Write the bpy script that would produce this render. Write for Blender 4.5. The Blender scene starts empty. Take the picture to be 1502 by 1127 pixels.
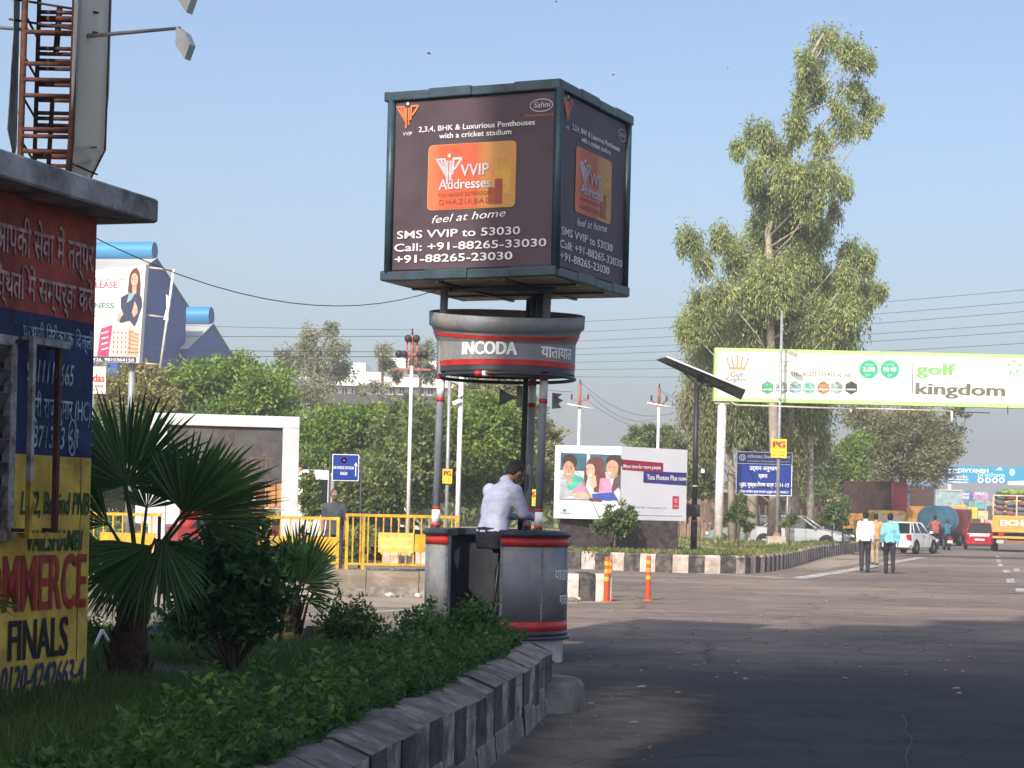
import bpy, math, random
import numpy as np
from mathutils import Vector, Matrix

# ------------------------------------------------------------------ camera, sky, sun
SC = bpy.context.scene
COL = SC.collection
F, HC, ROLL = 2900.0, 1.5, 0.024          # focal length in photo pixels, eye height, camera roll
cam = bpy.data.cameras.new('camera')
camo = bpy.data.objects.new('camera', cam)
COL.objects.link(camo)
cam.sensor_width = 36
cam.lens = 36 * F / 1502
cam.shift_x = 0.003
cam.shift_y = 186.5 / 1502
cam.clip_start = 0.1
cam.clip_end = 3000
c_, s_ = math.cos(ROLL), math.sin(ROLL)
camo.matrix_world = Matrix(((c_, -s_, 0, 0), (0, 0, -1, 0), (s_, c_, 0, HC), (0, 0, 0, 1)))
SC.camera = camo

SUN_EL = math.radians(36.3)
SUN_TRAVEL = Vector((0.33, 0.944, 0)).normalized()      # the way shadows fall
wd = bpy.data.worlds.new('World')
SC.world = wd
wd.use_nodes = True
wn = wd.node_tree
sky = wn.nodes.new('ShaderNodeTexSky')
sky.sky_type = 'NISHITA'
sky.sun_disc = False
sky.sun_elevation = SUN_EL
sky.sun_rotation = math.atan2(-SUN_TRAVEL.x, -SUN_TRAVEL.y)
sky.air_density = 0.9
sky.dust_density = 3.6
sky.ozone_density = 1.9
wn.links.new(sky.outputs[0], wn.nodes['Background'].inputs[0])
wn.nodes['Background'].inputs[1].default_value = 0.148
sd = bpy.data.lights.new('sun', 'SUN')
sd.energy = 3.8
sd.angle = math.radians(0.55)
sd.color = (1.0, 0.93, 0.82)
so = bpy.data.objects.new('sun', sd)
COL.objects.link(so)
dirv = Vector((SUN_TRAVEL.x * math.cos(SUN_EL), SUN_TRAVEL.y * math.cos(SUN_EL), -math.sin(SUN_EL)))
so.rotation_euler = dirv.to_track_quat('-Z', 'Y').to_euler()
so.location = (-20, -40, 40)
SC.view_settings.view_transform = 'Standard'
SC.view_settings.look = 'None'
SC.view_settings.gamma = 1
SC.view_settings.use_curve_mapping = False
SC.view_settings.exposure = 0.50

# ------------------------------------------------------------------ helpers
def W(px, py, Y):
    dx, dy = px - 751, py - 563.5
    return Vector(((dx + ROLL * dy) / F * Y, Y, HC - ((dy - ROLL * dx) - 186.5) / F * Y))

def G(px, py, z=0.0):
    dx, dy = px - 751, py - 563.5
    return W(px, py, F * (HC - z) / (dy - ROLL * dx - 186.5))

def hexc(s):
    s = s.lstrip('#')
    return tuple(((int(s[i:i + 2], 16) / 255) ** 2.2) for i in (0, 2, 4))

MATS = {}
def M(name, col, rough=0.6, metal=0.0, var=0.12, scale=6.0, bump=0.0, bscale=40.0, col2=None, spec=0.4, emit=None, alpha=None, trans=0.0, dirt=None):
    """Procedural surface: base colour with noise variation, optional second colour in patches, optional bump."""
    if name in MATS:
        return MATS[name]
    m = bpy.data.materials.new(name)
    m.use_nodes = True
    nt = m.node_tree
    p = nt.nodes['Principled BSDF']
    p.inputs['Roughness'].default_value = rough
    p.inputs['Metallic'].default_value = metal
    p.inputs['Specular IOR Level'].default_value = spec
    geo = nt.nodes.new('ShaderNodeNewGeometry')
    nz = nt.nodes.new('ShaderNodeTexNoise')
    nz.inputs['Scale'].default_value = scale
    nz.inputs['Detail'].default_value = 5
    nz.inputs['Roughness'].default_value = 0.65
    nt.links.new(geo.outputs['Position'], nz.inputs['Vector'])
    ramp = nt.nodes.new('ShaderNodeValToRGB')
    c2 = col2 if col2 else tuple(c * (1 - var * 2.2) for c in col)
    c1 = col if col2 else tuple(min(1, c * (1 + var)) for c in col)
    ramp.color_ramp.elements[0].position = 0.36
    ramp.color_ramp.elements[1].position = 0.64
    ramp.color_ramp.elements[0].color = (*c2, 1)
    ramp.color_ramp.elements[1].color = (*c1, 1)
    nt.links.new(nz.outputs[0], ramp.inputs[0])
    last = ramp.outputs[0]
    if dirt:
        dcol, dscale, damt = dirt
        n2 = nt.nodes.new('ShaderNodeTexNoise')
        n2.inputs['Scale'].default_value = dscale
        n2.inputs['Detail'].default_value = 8
        n2.inputs['Roughness'].default_value = 0.7
        nt.links.new(geo.outputs['Position'], n2.inputs['Vector'])
        mr = nt.nodes.new('ShaderNodeMapRange')
        mr.inputs[1].default_value = 0.62 - damt * 0.35
        mr.inputs[2].default_value = 0.78 - damt * 0.3
        nt.links.new(n2.outputs[0], mr.inputs[0])
        mx = nt.nodes.new('ShaderNodeMix')
        mx.data_type = 'RGBA'
        nt.links.new(mr.outputs[0], mx.inputs[0])
        nt.links.new(last, mx.inputs[6])
        mx.inputs[7].default_value = (*dcol, 1)
        last = mx.outputs[2]
    nt.links.new(last, p.inputs['Base Color'])
    if bump:
        nb = nt.nodes.new('ShaderNodeTexNoise')
        nb.inputs['Scale'].default_value = bscale
        nb.inputs['Detail'].default_value = 6
        nt.links.new(geo.outputs['Position'], nb.inputs['Vector'])
        b = nt.nodes.new('ShaderNodeBump')
        b.inputs['Strength'].default_value = bump
        b.inputs['Distance'].default_value = 0.02
        nt.links.new(nb.outputs[0], b.inputs['Height'])
        nt.links.new(b.outputs[0], p.inputs['Normal'])
    if trans:
        p.inputs['Transmission Weight'].default_value = trans
    if alpha is not None:
        p.inputs['Alpha'].default_value = alpha
    MATS[name] = m
    return m

def leafmat(name, cols, trans=0.25, rough=0.5):
    """Foliage: colour differs from leaf clump to leaf clump, part of the light passes through."""
    if name in MATS:
        return MATS[name]
    m = bpy.data.materials.new(name)
    m.use_nodes = True
    nt = m.node_tree
    p = nt.nodes['Principled BSDF']
    p.inputs['Roughness'].default_value = rough
    p.inputs['Specular IOR Level'].default_value = 0.35
    at = nt.nodes.new('ShaderNodeAttribute')
    at.attribute_name = 'rnd'
    ramp = nt.nodes.new('ShaderNodeValToRGB')
    el = ramp.color_ramp.elements
    el[0].color = (*cols[0], 1)
    el[1].color = (*cols[-1], 1)
    for i, c in enumerate(cols[1:-1]):
        e = el.new((i + 1) / (len(cols) - 1))
        e.color = (*c, 1)
    nt.links.new(at.outputs['Fac'], ramp.inputs[0])
    nt.links.new(ramp.outputs[0], p.inputs['Base Color'])
    tr = nt.nodes.new('ShaderNodeBsdfTranslucent')
    hs = nt.nodes.new('ShaderNodeHueSaturation')
    hs.inputs['Value'].default_value = 1.5
    hs.inputs['Hue'].default_value = 0.485
    nt.links.new(ramp.outputs[0], hs.inputs['Color'])
    nt.links.new(hs.outputs[0], tr.inputs[0])
    mx = nt.nodes.new('ShaderNodeMixShader')
    mx.inputs[0].default_value = trans
    nt.links.new(p.outputs[0], mx.inputs[1])
    nt.links.new(tr.outputs[0], mx.inputs[2])
    nt.links.new(mx.outputs[0], nt.nodes['Material Output'].inputs[0])
    MATS[name] = m
    return m

def tag(o, label=None, cat=None, group=None, kind=None):
    if label: o['label'] = label
    if cat: o['category'] = cat
    if group: o['group'] = group
    if kind: o['kind'] = kind
    return o

def empty(name, loc=(0, 0, 0), rz=0.0, label=None, cat=None, group=None):
    o = bpy.data.objects.new(name, None)
    o.empty_display_size = 0.2
    COL.objects.link(o)
    o.location = loc
    o.rotation_euler = (0, 0, rz)
    return tag(o, label, cat, group)

def copy_tree(o, parent=None):
    c = o.copy()
    COL.objects.link(c)
    if parent is not None:
        c.parent = parent
    for ch in list(o.children):
        copy_tree(ch, c)
    return c

_TXT = {}
def text_mesh(s, bold=0.0, space=1.0):
    k = (s, bold, space)
    if k not in _TXT:
        cu = bpy.data.curves.new('writing', 'FONT')
        cu.body = s
        cu.offset = bold
        cu.space_character = space
        cu.resolution_u = 3
        o = bpy.data.objects.new('writing', cu)
        COL.objects.link(o)
        dg = bpy.context.evaluated_depsgraph_get()
        me = bpy.data.meshes.new_from_object(o.evaluated_get(dg))
        v = [tuple(x.co) for x in me.vertices]
        f = [tuple(p.vertices) for p in me.polygons]
        bpy.data.objects.remove(o)
        bpy.data.meshes.remove(me)
        bpy.data.curves.remove(cu)
        _TXT[k] = (v, f)
    return _TXT[k]

class MB:
    def __init__(self):
        self.v, self.f, self.m, self.mats, self.sm = [], [], [], [], []
    def mi(self, mat):
        if mat not in self.mats:
            self.mats.append(mat)
        return self.mats.index(mat)
    def add(self, vs, fs, mat, smooth=False):
        b = len(self.v)
        self.v += [tuple(x) for x in vs]
        k = self.mi(mat)
        for f in fs:
            self.f.append([b + i for i in f])
            self.m.append(k)
            self.sm.append(smooth)
        return self
    def poly(self, pts, mat):
        return self.add(pts, [list(range(len(pts)))], mat)
    def box(self, c, s, mat, R=None):
        hx, hy, hz = s[0] / 2, s[1] / 2, s[2] / 2
        vs = [Vector((x, y, z)) for x in (-hx, hx) for y in (-hy, hy) for z in (-hz, hz)]
        if R is not None:
            vs = [R @ v for v in vs]
        vs = [v + Vector(c) for v in vs]
        return self.add(vs, [(0, 1, 3, 2), (4, 6, 7, 5), (0, 4, 5, 1), (2, 3, 7, 6), (0, 2, 6, 4), (1, 5, 7, 3)], mat)
    def bx(self, x0, x1, y0, y1, z0, z1, mat):
        return self.box(((x0 + x1) / 2, (y0 + y1) / 2, (z0 + z1) / 2), (abs(x1 - x0), abs(y1 - y0), abs(z1 - z0)), mat)
    def rbox(self, x0, x1, y0, y1, z0, z1, mat, b=0.02):
        """box with chamfered edges"""
        xs = (x0, x0 + b, x1 - b, x1); ys = (y0, y0 + b, y1 - b, y1); zs = (z0, z0 + b, z1 - b, z1)
        rings = []
        for z, ins in ((z0, 1), (z0 + b, 0), (z1 - b, 0), (z1, 1)):
            i = b if ins else 0
            X0, X1, Y0, Y1 = x0 + i, x1 - i, y0 + i, y1 - i
            rings.append([(X0 + b, Y0, z), (X1 - b, Y0, z), (X1, Y0 + b, z), (X1, Y1 - b, z), (X1 - b, Y1, z), (X0 + b, Y1, z), (X0, Y1 - b, z), (X0, Y0 + b, z)])
        vs = [p for r in rings for p in r]
        fs = [tuple(reversed(range(8))), tuple(range(24, 32))]
        for k in range(3):
            for i in range(8):
                j = (i + 1) % 8
                fs.append((k * 8 + i, k * 8 + j, (k + 1) * 8 + j, (k + 1) * 8 + i))
        return self.add(vs, fs, mat)
    def tube(self, p0, p1, r0, mat, r1=None, n=8, caps=True):
        return self.path([p0, p1], [r0, r0 if r1 is None else r1], mat, n, caps)
    def path(self, pts, rs, mat, n=8, caps=True):
        pts = [Vector(p) for p in pts]
        if not isinstance(rs, (list, tuple)):
            rs = [rs] * len(pts)
        vs, fs = [], []
        pu = None
        for i, p in enumerate(pts):
            d = (pts[min(i + 1, len(pts) - 1)] - pts[max(i - 1, 0)])
            d = d.normalized() if d.length > 1e-9 else Vector((0, 0, 1))
            if pu is None:
                pu = d.cross(Vector((0, 0, 1)))
                if pu.length < 0.05:
                    pu = d.cross(Vector((1, 0, 0)))
            u = (pu - d * pu.dot(d)).normalized()
            pu = u
            w = d.cross(u)
            for k in range(n):
                a = 2 * math.pi * k / n
                vs.append(p + (u * math.cos(a) + w * math.sin(a)) * rs[i])
        for i in range(len(pts) - 1):
            for k in range(n):
                j = (k + 1) % n
                fs.append((i * n + k, i * n + j, (i + 1) * n + j, (i + 1) * n + k))
        self.add(vs, fs, mat, True)
        if caps:
            b = len(self.v) - len(vs)
            km = self.mi(mat)
            self.f.append([b + k for k in reversed(range(n))]); self.m.append(km); self.sm.append(False)
            self.f.append([b + (len(pts) - 1) * n + k for k in range(n)]); self.m.append(km); self.sm.append(False)
        return self
    def lathe(self, prof, mat, n=24, c=(0, 0, 0), a0=0.0, a1=2 * math.pi, sm=True, axis='z'):
        full = abs(a1 - a0 - 2 * math.pi) < 1e-6
        k = n if full else n + 1
        vs = []
        for r, z in prof:
            for i in range(k):
                a = a0 + (a1 - a0) * i / n
                if axis == 'z':
                    vs.append((c[0] + r * math.cos(a), c[1] + r * math.sin(a), c[2] + z))
                elif axis == 'x':
                    vs.append((c[0] + z, c[1] + r * math.cos(a), c[2] + r * math.sin(a)))
                else:
                    vs.append((c[0] + r * math.cos(a), c[1] + z, c[2] + r * math.sin(a)))
        fs = []
        for j in range(len(prof) - 1):
            for i in range(n):
                i2 = (i + 1) % k
                fs.append((j * k + i, j * k + i2, (j + 1) * k + i2, (j + 1) * k + i))
        return self.add(vs, fs, mat, sm)
    def ell(self, c, r, mat, n=12, m=8, R=None):
        vs, fs = [], []
        for j in range(m + 1):
            t = math.pi * j / m
            for i in range(n):
                a = 2 * math.pi * i / n
                q = Vector((r[0] * math.sin(t) * math.cos(a), r[1] * math.sin(t) * math.sin(a), r[2] * math.cos(t)))
                if R is not None: q = R @ q
                vs.append(q + Vector(c))
        for j in range(m):
            for i in range(n):
                i2 = (i + 1) % n
                fs.append((j * n + i, (j + 1) * n + i, (j + 1) * n + i2, j * n + i2))
        return self.add(vs, fs, mat, True)
    # flat print in the XZ plane, facing -Y, y = how far proud
    def rect(self, x0, z0, x1, z1, mat, y=-0.004):
        return self.poly([(x0, y, z0), (x1, y, z0), (x1, y, z1), (x0, y, z1)], mat)
    def pg(self, pts, mat, y=-0.004):
        return self.poly([(p[0], y, p[1]) for p in pts], mat)
    def oval(self, cx, cz, rx, rz, mat, y=-0.004, n=20, a0=0, a1=2 * math.pi):
        return self.pg([(cx + rx * math.cos(a0 + (a1 - a0) * i / n), cz + rz * math.sin(a0 + (a1 - a0) * i / n)) for i in range(n)], mat, y)
    def ring(self, cx, cz, rx, rz, t, mat, y=-0.004, n=28, a0=0, a1=2 * math.pi):
        for i in range(n):
            a, b = a0 + (a1 - a0) * i / n, a0 + (a1 - a0) * (i + 1) / n
            self.pg([(cx + (rx - t) * math.cos(a), cz + (rz - t) * math.sin(a)), (cx + rx * math.cos(a), cz + rz * math.sin(a)),
                     (cx + rx * math.cos(b), cz + rz * math.sin(b)), (cx + (rx - t) * math.cos(b), cz + (rz - t) * math.sin(b))][::-1], mat, y)
        return self
    def line(self, pts, w, mat, y=-0.004):
        for (ax, az), (bx_, bz) in zip(pts, pts[1:]):
            d = math.hypot(bx_ - ax, bz - az) or 1
            nx, nz = -(bz - az) / d * w / 2, (bx_ - ax) / d * w / 2
            self.pg([(ax - nx, az - nz), (bx_ - nx, bz - nz), (bx_ + nx, bz + nz), (ax + nx, az + nz)], mat, y)
        return self
    def rrect(self, x0, z0, x1, z1, r, mat, y=-0.004):
        pts = []
        for cx, cz, a in ((x1 - r, z0 + r, -90), (x1 - r, z1 - r, 0), (x0 + r, z1 - r, 90), (x0 + r, z0 + r, 180)):
            for k in range(6):
                t = math.radians(a + 18 * k)
                pts.append((cx + r * math.cos(t), cz + r * math.sin(t)))
        return self.pg(pts, mat, y)
    def text(self, s, x, z, h, mat, y=-0.007, w=None, al='l', bold=0.0, shear=0.0, space=1.0, fn=None, rot=0.0):
        """writing: cap height h, baseline z; w stretches it to a given width"""
        extra = bold - 0.010
        if extra > 0:          # heavy weights: a second and third pass beside the first, each a hair further out
            k0 = h / 0.70 if w is None else h / 0.70
            for i, dx in enumerate((-extra * .7, extra * .7)):
                self.text(s, x + dx * k0 * math.cos(rot), z, h, mat, y - .0012 * (i + 1), w, al, 0.0085, shear, space, fn, rot)
                if bold > .04: self.text(s, x + dx * .5 * k0, z, h, mat, y - .0012 * (i + 3), w, al, 0.0086, shear, space, fn, rot)
            bold = 0.0082
        v, f = text_mesh(s, bold, space)
        if not v: return self
        x0 = min(p[0] for p in v); x1 = max(p[0] for p in v)
        k = h / 0.70
        kx = k if w is None else w / (x1 - x0)
        wid = (x1 - x0) * kx
        ox = {'l': 0, 'c': -wid / 2, 'r': -wid}[al]
        cr, sr = math.cos(rot), math.sin(rot)
        out = []
        for p in v:
            a, b = (p[0] - x0) * kx + ox + shear * p[1] * k, p[1] * k
            a, b = a * cr - b * sr, a * sr + b * cr
            q = (x + a, y, z + b)
            out.append(fn(q) if fn else q)
        return self.add(out, f, mat)
    def build(self, name, parent=None, loc=None, rz=None, **tags):
        me = bpy.data.meshes.new(name)
        me.from_pydata(self.v, [], self.f)
        for mt in self.mats:
            me.materials.append(mt)
        me.polygons.foreach_set('material_index', self.m)
        me.polygons.foreach_set('use_smooth', self.sm)
        me.update()
        o = bpy.data.objects.new(name, me)
        COL.objects.link(o)
        if parent is not None: o.parent = parent
        if loc is not None: o.location = loc
        if rz is not None: o.rotation_euler = (0, 0, rz)
        return tag(o, tags.get('label'), tags.get('cat'), tags.get('group'), tags.get('kind'))

def RZ(a): return Matrix.Rotation(a, 3, 'Z')
def RX(a): return Matrix.Rotation(a, 3, 'X')
def RY(a): return Matrix.Rotation(a, 3, 'Y')

def leaves_object(name, C, D, L, Wd, mat, parent=None, fold=True, rnd=None, seed=0, **tags):
    """many leaves as one mesh: C centres (n,3), D directions (n,3), L lengths, Wd widths"""
    rs = np.random.RandomState(seed)
    n = len(C)
    D = D / (np.linalg.norm(D, axis=1, keepdims=True) + 1e-9)
    r = rs.normal(size=(n, 3))
    S = np.cross(D, r)
    S /= (np.linalg.norm(S, axis=1, keepdims=True) + 1e-9)
    N = np.cross(D, S)
    L = np.broadcast_to(L, (n,))[:, None]
    Wd = np.broadcast_to(Wd, (n,))[:, None]
    base = C
    tip = C + D * L - N * L * 0.12
    if fold:
        mid = C + D * L * 0.5
        a1 = mid + S * Wd * 0.5 + N * Wd * 0.18
        a2 = mid - S * Wd * 0.5 + N * Wd * 0.18
        V = np.stack([base, a1, tip, a2], axis=1).reshape(-1, 3)
        k = 4
        idx = np.arange(n)[:, None] * 4
        Fq = np.concatenate([idx + np.array([0, 1, 2]), idx + np.array([0, 2, 3])], axis=1).reshape(-1)
        nf, per = n * 2, 3
    else:
        mid = C + D * L * 0.45
        V = np.stack([base, mid + S * Wd * 0.5, tip, mid - S * Wd * 0.5], axis=1).reshape(-1, 3)
        Fq = np.arange(n * 4)
        nf, per = n, 4
    me = bpy.data.meshes.new(name)
    me.vertices.add(len(V))
    me.vertices.foreach_set('co', V.astype(np.float32).ravel())
    me.loops.add(nf * per)
    me.loops.foreach_set('vertex_index', Fq.astype(np.int32))
    me.polygons.add(nf)
    me.polygons.foreach_set('loop_start', (np.arange(nf) * per).astype(np.int32))
    me.update(calc_edges=True)
    me.validate()
    at = me.attributes.new('rnd', 'FLOAT', 'POINT')
    if rnd is None:
        rnd = rs.rand(n)
    at.data.foreach_set('value', np.repeat(np.clip(rnd, 0, 1), 4).astype(np.float32))
    me.materials.append(mat)
    o = bpy.data.objects.new(name, me)
    COL.objects.link(o)
    if parent is not None: o.parent = parent
    return tag(o, tags.get('label'), tags.get('cat'), tags.get('group'), tags.get('kind'))

BARK = lambda: M('bark', (0.16, 0.12, 0.09), 0.9, var=0.3, scale=12, bump=0.5, bscale=30)
def tree(label, base, blobs, mat, n=6000, leaf=(0.16, 0.09), droop=0.0, bark=None, trunk_r=0.16, group=None, seed=1, name='tree', cat='tree', limbs=True, clump=0.23, dens=46, lean=None, hold=None):
    """blobs: (x, y, z, rx, ry, rz) in world metres. Trunk and limbs reach into the blobs."""
    rs = np.random.RandomState(seed)
    bark = bark or BARK()
    root = empty(name, base, 0, label, cat, group)
    B = np.array(blobs, float)
    vol = B[:, 3] * B[:, 5] + 1e-6
    cnt = np.maximum(8, (n * vol / vol.sum())).astype(int)
    Cs, Ds, Rn = [], [], []
    for b, k in zip(B, cnt):
        nc = max(6, k // dens)
        d = rs.normal(size=(nc, 3)); d /= np.linalg.norm(d, axis=1, keepdims=True)
        rad = rs.rand(nc, 1) ** 0.55 * rs.uniform(0.7, 1.32, (nc, 1))
        cc = b[:3] + d * rad * b[3:]
        per = np.maximum(1, (k // nc))
        idx = np.repeat(np.arange(nc), per)
        j = rs.normal(size=(len(idx), 3)) * clump * np.array([1, 1, 0.8 + droop * 1.9]) * min(1.0, b[3:].mean())
        p = cc[idx] + j
        out = p - b[:3]
        out /= (np.linalg.norm(out, axis=1, keepdims=True) + 1e-6)
        dd = out * 0.6 + rs.normal(size=p.shape) * 0.6 + np.array([0, 0, 0.1 - droop * 2.0])
        Cs.append(p); Ds.append(dd)
        Rn.append(np.clip(rs.rand(nc)[idx] * 0.75 + rs.rand(len(idx)) * 0.3, 0, 1))
    C = np.concatenate(Cs) - np.array(base)[None]
    D = np.concatenate(Ds)
    R = np.concatenate(Rn)
    k = len(C)
    leaves_object('crown', C, D, leaf[0] * rs.uniform(0.6, 1.3, k), leaf[1] * rs.uniform(0.7, 1.3, k), mat, root, fold=False, rnd=R, seed=seed)
    tb = MB()
    top = B[np.argmax(B[:, 2])][:3] - np.array(base)
    cen = (B[:, :3] * vol[:, None]).sum(0) / vol.sum() - np.array(base)
    if hold is None:
        hold = [Vector((0, 0, 0)), Vector(cen) * 0.45 + Vector((0.1 * rs.normal(), 0, 0)), Vector(cen), Vector((cen + top) / 2), Vector(top)]
    rr = [trunk_r * (1 - 0.8 * i / (len(hold) - 1)) for i in range(len(hold))]
    rr[0] *= 1.35
    tb.path(hold, rr, bark, 8)
    tb.build('trunk', root)
    if limbs:
        lb = MB()
        for b in B:
            p = Vector(b[:3]) - Vector(base)
            # leave the trunk a little below the clump
            best = None
            for a, c in zip(hold, hold[1:]):
                for t in (0.1, 0.35, 0.6, 0.85):
                    q = a.lerp(c, t)
                    dq = (q - p).length + max(0, q.z - p.z + 0.3 + 0.75 * (q.xy - p.xy).length) * 3
                    if best is None or dq < best[0]:
                        best = (dq, q)
            q = best[1]
            if (p - q).length < 0.3: continue
            mid = q.lerp(p, 0.5) + Vector((rs.normal() * 0.2, rs.normal() * 0.2, -0.22)) * (p - q).length * 0.4
            r = trunk_r * 0.24
            lb.path([q, mid, p], [r, r * 0.65, r * 0.25], bark, 5)
        if lb.v: lb.build('branches', root)
    return root

def pxblobs(lst, Y, ry=1.0, dy=0.0, seed=3):
    """crown clumps given where they stand in the view, at real depth Y with jittered depth"""
    rs = random.Random(seed)
    out = []
    for b in lst:
        y = Y + rs.uniform(-1, 1) * ry
        w = W(b[0], b[1], y)
        k = y / F
        out.append((w.x, w.y, w.z, b[2] * k, max(b[2], b[3]) * k * 0.8, b[3] * k))
    return out
# ------------------------------------------------------------------ ground and roads
def sheet(name, pts, z, mat, kind='structure', **t):
    mb = MB()
    mb.poly([(p[0], p[1], z) for p in pts], mat)
    return mb.build(name, kind=kind, **t)

m_earth = M('dry earth', (0.30, 0.24, 0.17), 0.95, scale=0.6, col2=(0.20, 0.17, 0.10), bump=0.4, bscale=6)
sheet('ground', [(-900, -60), (900, -60), (900, 1500), (-900, 1500)], -0.02, m_earth)

def road_mat():
    m = bpy.data.materials.new('asphalt')
    m.use_nodes = True
    nt = m.node_tree
    p = nt.nodes['Principled BSDF']
    p.inputs['Roughness'].default_value = 0.9
    p.inputs['Specular IOR Level'].default_value = 0.18
    geo = nt.nodes.new('ShaderNodeNewGeometry')
    def noise(scale, det=6, rough=0.6, stretch=None):
        n = nt.nodes.new('ShaderNodeTexNoise')
        n.inputs['Scale'].default_value = scale
        n.inputs['Detail'].default_value = det
        n.inputs['Roughness'].default_value = rough
        if stretch:
            mp = nt.nodes.new('ShaderNodeMapping')
            mp.inputs['Scale'].default_value = stretch
            nt.links.new(geo.outputs['Position'], mp.inputs[0])
            nt.links.new(mp.outputs[0], n.inputs['Vector'])
        else:
            nt.links.new(geo.outputs['Position'], n.inputs['Vector'])
        return n
    def ramp(src, stops):
        r = nt.nodes.new('ShaderNodeValToRGB')
        e = r.color_ramp.elements
        e[0].position, e[0].color = stops[0][0], (*stops[0][1], 1)
        e[1].position, e[1].color = stops[-1][0], (*stops[-1][1], 1)
        for q in stops[1:-1]:
            z = e.new(q[0]); z.color = (*q[1], 1)
        nt.links.new(src, r.inputs[0])
        return r
    def mix(fac, a, b):
        x = nt.nodes.new('ShaderNodeMix'); x.data_type = 'RGBA'
        if isinstance(fac, float): x.inputs[0].default_value = fac
        else: nt.links.new(fac, x.inputs[0])
        nt.links.new(a, x.inputs[6]); nt.links.new(b, x.inputs[7])
        return x.outputs[2]
    # worn wheel lanes run across the junction; dust gathers between them
    base = ramp(noise(0.35, 5).outputs[0], [(0.35, (0.18, 0.150, 0.132)), (0.65, (0.26, 0.215, 0.188))])
    streak = ramp(noise(1.0, 5, 0.6, (0.16, 0.7, 1)).outputs[0], [(0.38, (0.155, 0.130, 0.116)), (0.66, (0.33, 0.265, 0.225))])
    c = mix(0.5, base.outputs[0], streak.outputs[0])
    # dusty far junction is toned as sunlit; near lane's shade painted into darker asphalt nearer than about 24 m
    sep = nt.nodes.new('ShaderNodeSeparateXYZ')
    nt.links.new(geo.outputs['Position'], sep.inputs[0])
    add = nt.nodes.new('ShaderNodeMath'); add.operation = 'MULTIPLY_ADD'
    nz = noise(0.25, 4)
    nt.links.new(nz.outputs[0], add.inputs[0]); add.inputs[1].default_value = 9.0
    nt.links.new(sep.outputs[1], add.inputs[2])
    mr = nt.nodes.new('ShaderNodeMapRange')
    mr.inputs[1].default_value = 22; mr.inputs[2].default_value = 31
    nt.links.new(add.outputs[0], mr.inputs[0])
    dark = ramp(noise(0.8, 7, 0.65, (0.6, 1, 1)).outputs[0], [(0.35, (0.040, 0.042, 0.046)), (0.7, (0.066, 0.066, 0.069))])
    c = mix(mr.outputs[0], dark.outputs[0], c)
    fine = ramp(noise(55, 3, 0.8).outputs[0], [(0.3, (0.62, 0.62, 0.62)), (0.7, (1.3, 1.3, 1.3))])
    # old patches, tyre polish and oil: broad and middle sized blotches
    big = ramp(noise(0.13, 3, .6).outputs[0], [(0.38, (0.78, 0.80, 0.83)), (0.62, (1.18, 1.16, 1.13))])
    mid = ramp(noise(1.7, 7, .72).outputs[0], [(0.36, (0.80, 0.80, 0.80)), (0.66, (1.16, 1.15, 1.14))])
    for q_ in (big, mid):
        mm = nt.nodes.new('ShaderNodeMix'); mm.data_type = 'RGBA'; mm.blend_type = 'MULTIPLY'; mm.inputs[0].default_value = 1
        nt.links.new(c, mm.inputs[6]); nt.links.new(q_.outputs[0], mm.inputs[7]); c = mm.outputs[2]
    vo = nt.nodes.new('ShaderNodeTexVoronoi'); vo.feature = 'DISTANCE_TO_EDGE'; vo.inputs['Scale'].default_value = .33
    wv = nt.nodes.new('ShaderNodeVectorMath'); wv.operation = 'MULTIPLY_ADD'; wn_ = noise(1.1, 6, .7)
    nt.links.new(wn_.outputs['Color'], wv.inputs[0]); wv.inputs[1].default_value = (1.3, 1.3, 0); nt.links.new(geo.outputs['Position'], wv.inputs[2]); nt.links.new(wv.outputs[0], vo.inputs['Vector'])
    ck = nt.nodes.new('ShaderNodeMapRange'); ck.inputs[1].default_value = .004; ck.inputs[2].default_value = .012; ck.inputs[3].default_value = .55; ck.inputs[4].default_value = 0
    nt.links.new(vo.outputs['Distance'], ck.inputs[0])
    dk = nt.nodes.new('ShaderNodeRGB'); dk.outputs[0].default_value = (.025, .023, .022, 1)
    c = mix(ck.outputs[0], c, dk.outputs[0])
    ml = nt.nodes.new('ShaderNodeMix'); ml.data_type = 'RGBA'; ml.blend_type = 'MULTIPLY'
    ml.inputs[0].default_value = 0.8
    nt.links.new(c, ml.inputs[6]); nt.links.new(fine.outputs[0], ml.inputs[7])
    sp = noise(14, 2, 0.5)
    sr = ramp(sp.outputs[0], [(0.74, (0, 0, 0)), (0.78, (1, 1, 1))])
    lt = nt.nodes.new('ShaderNodeRGB'); lt.outputs[0].default_value = (0.24, 0.22, 0.19, 1)
    fin = mix(sr.outputs[0], ml.outputs[2], lt.outputs[0])
    nt.links.new(fin, p.inputs['Base Color'])
    b = nt.nodes.new('ShaderNodeBump'); b.inputs['Strength'].default_value = 0.35; b.inputs['Distance'].default_value = 0.02
    nt.links.new(noise(60, 4, 0.8).outputs[0], b.inputs['Height'])
    nt.links.new(b.outputs[0], p.inputs['Normal'])
    return m
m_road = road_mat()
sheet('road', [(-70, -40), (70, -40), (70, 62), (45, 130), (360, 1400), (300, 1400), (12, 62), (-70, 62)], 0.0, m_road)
m_line = M('road paint', (0.62, 0.60, 0.56), 0.8, var=0.2, scale=5, dirt=((0.14, 0.125, 0.11), 2.2, 0.55))

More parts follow.
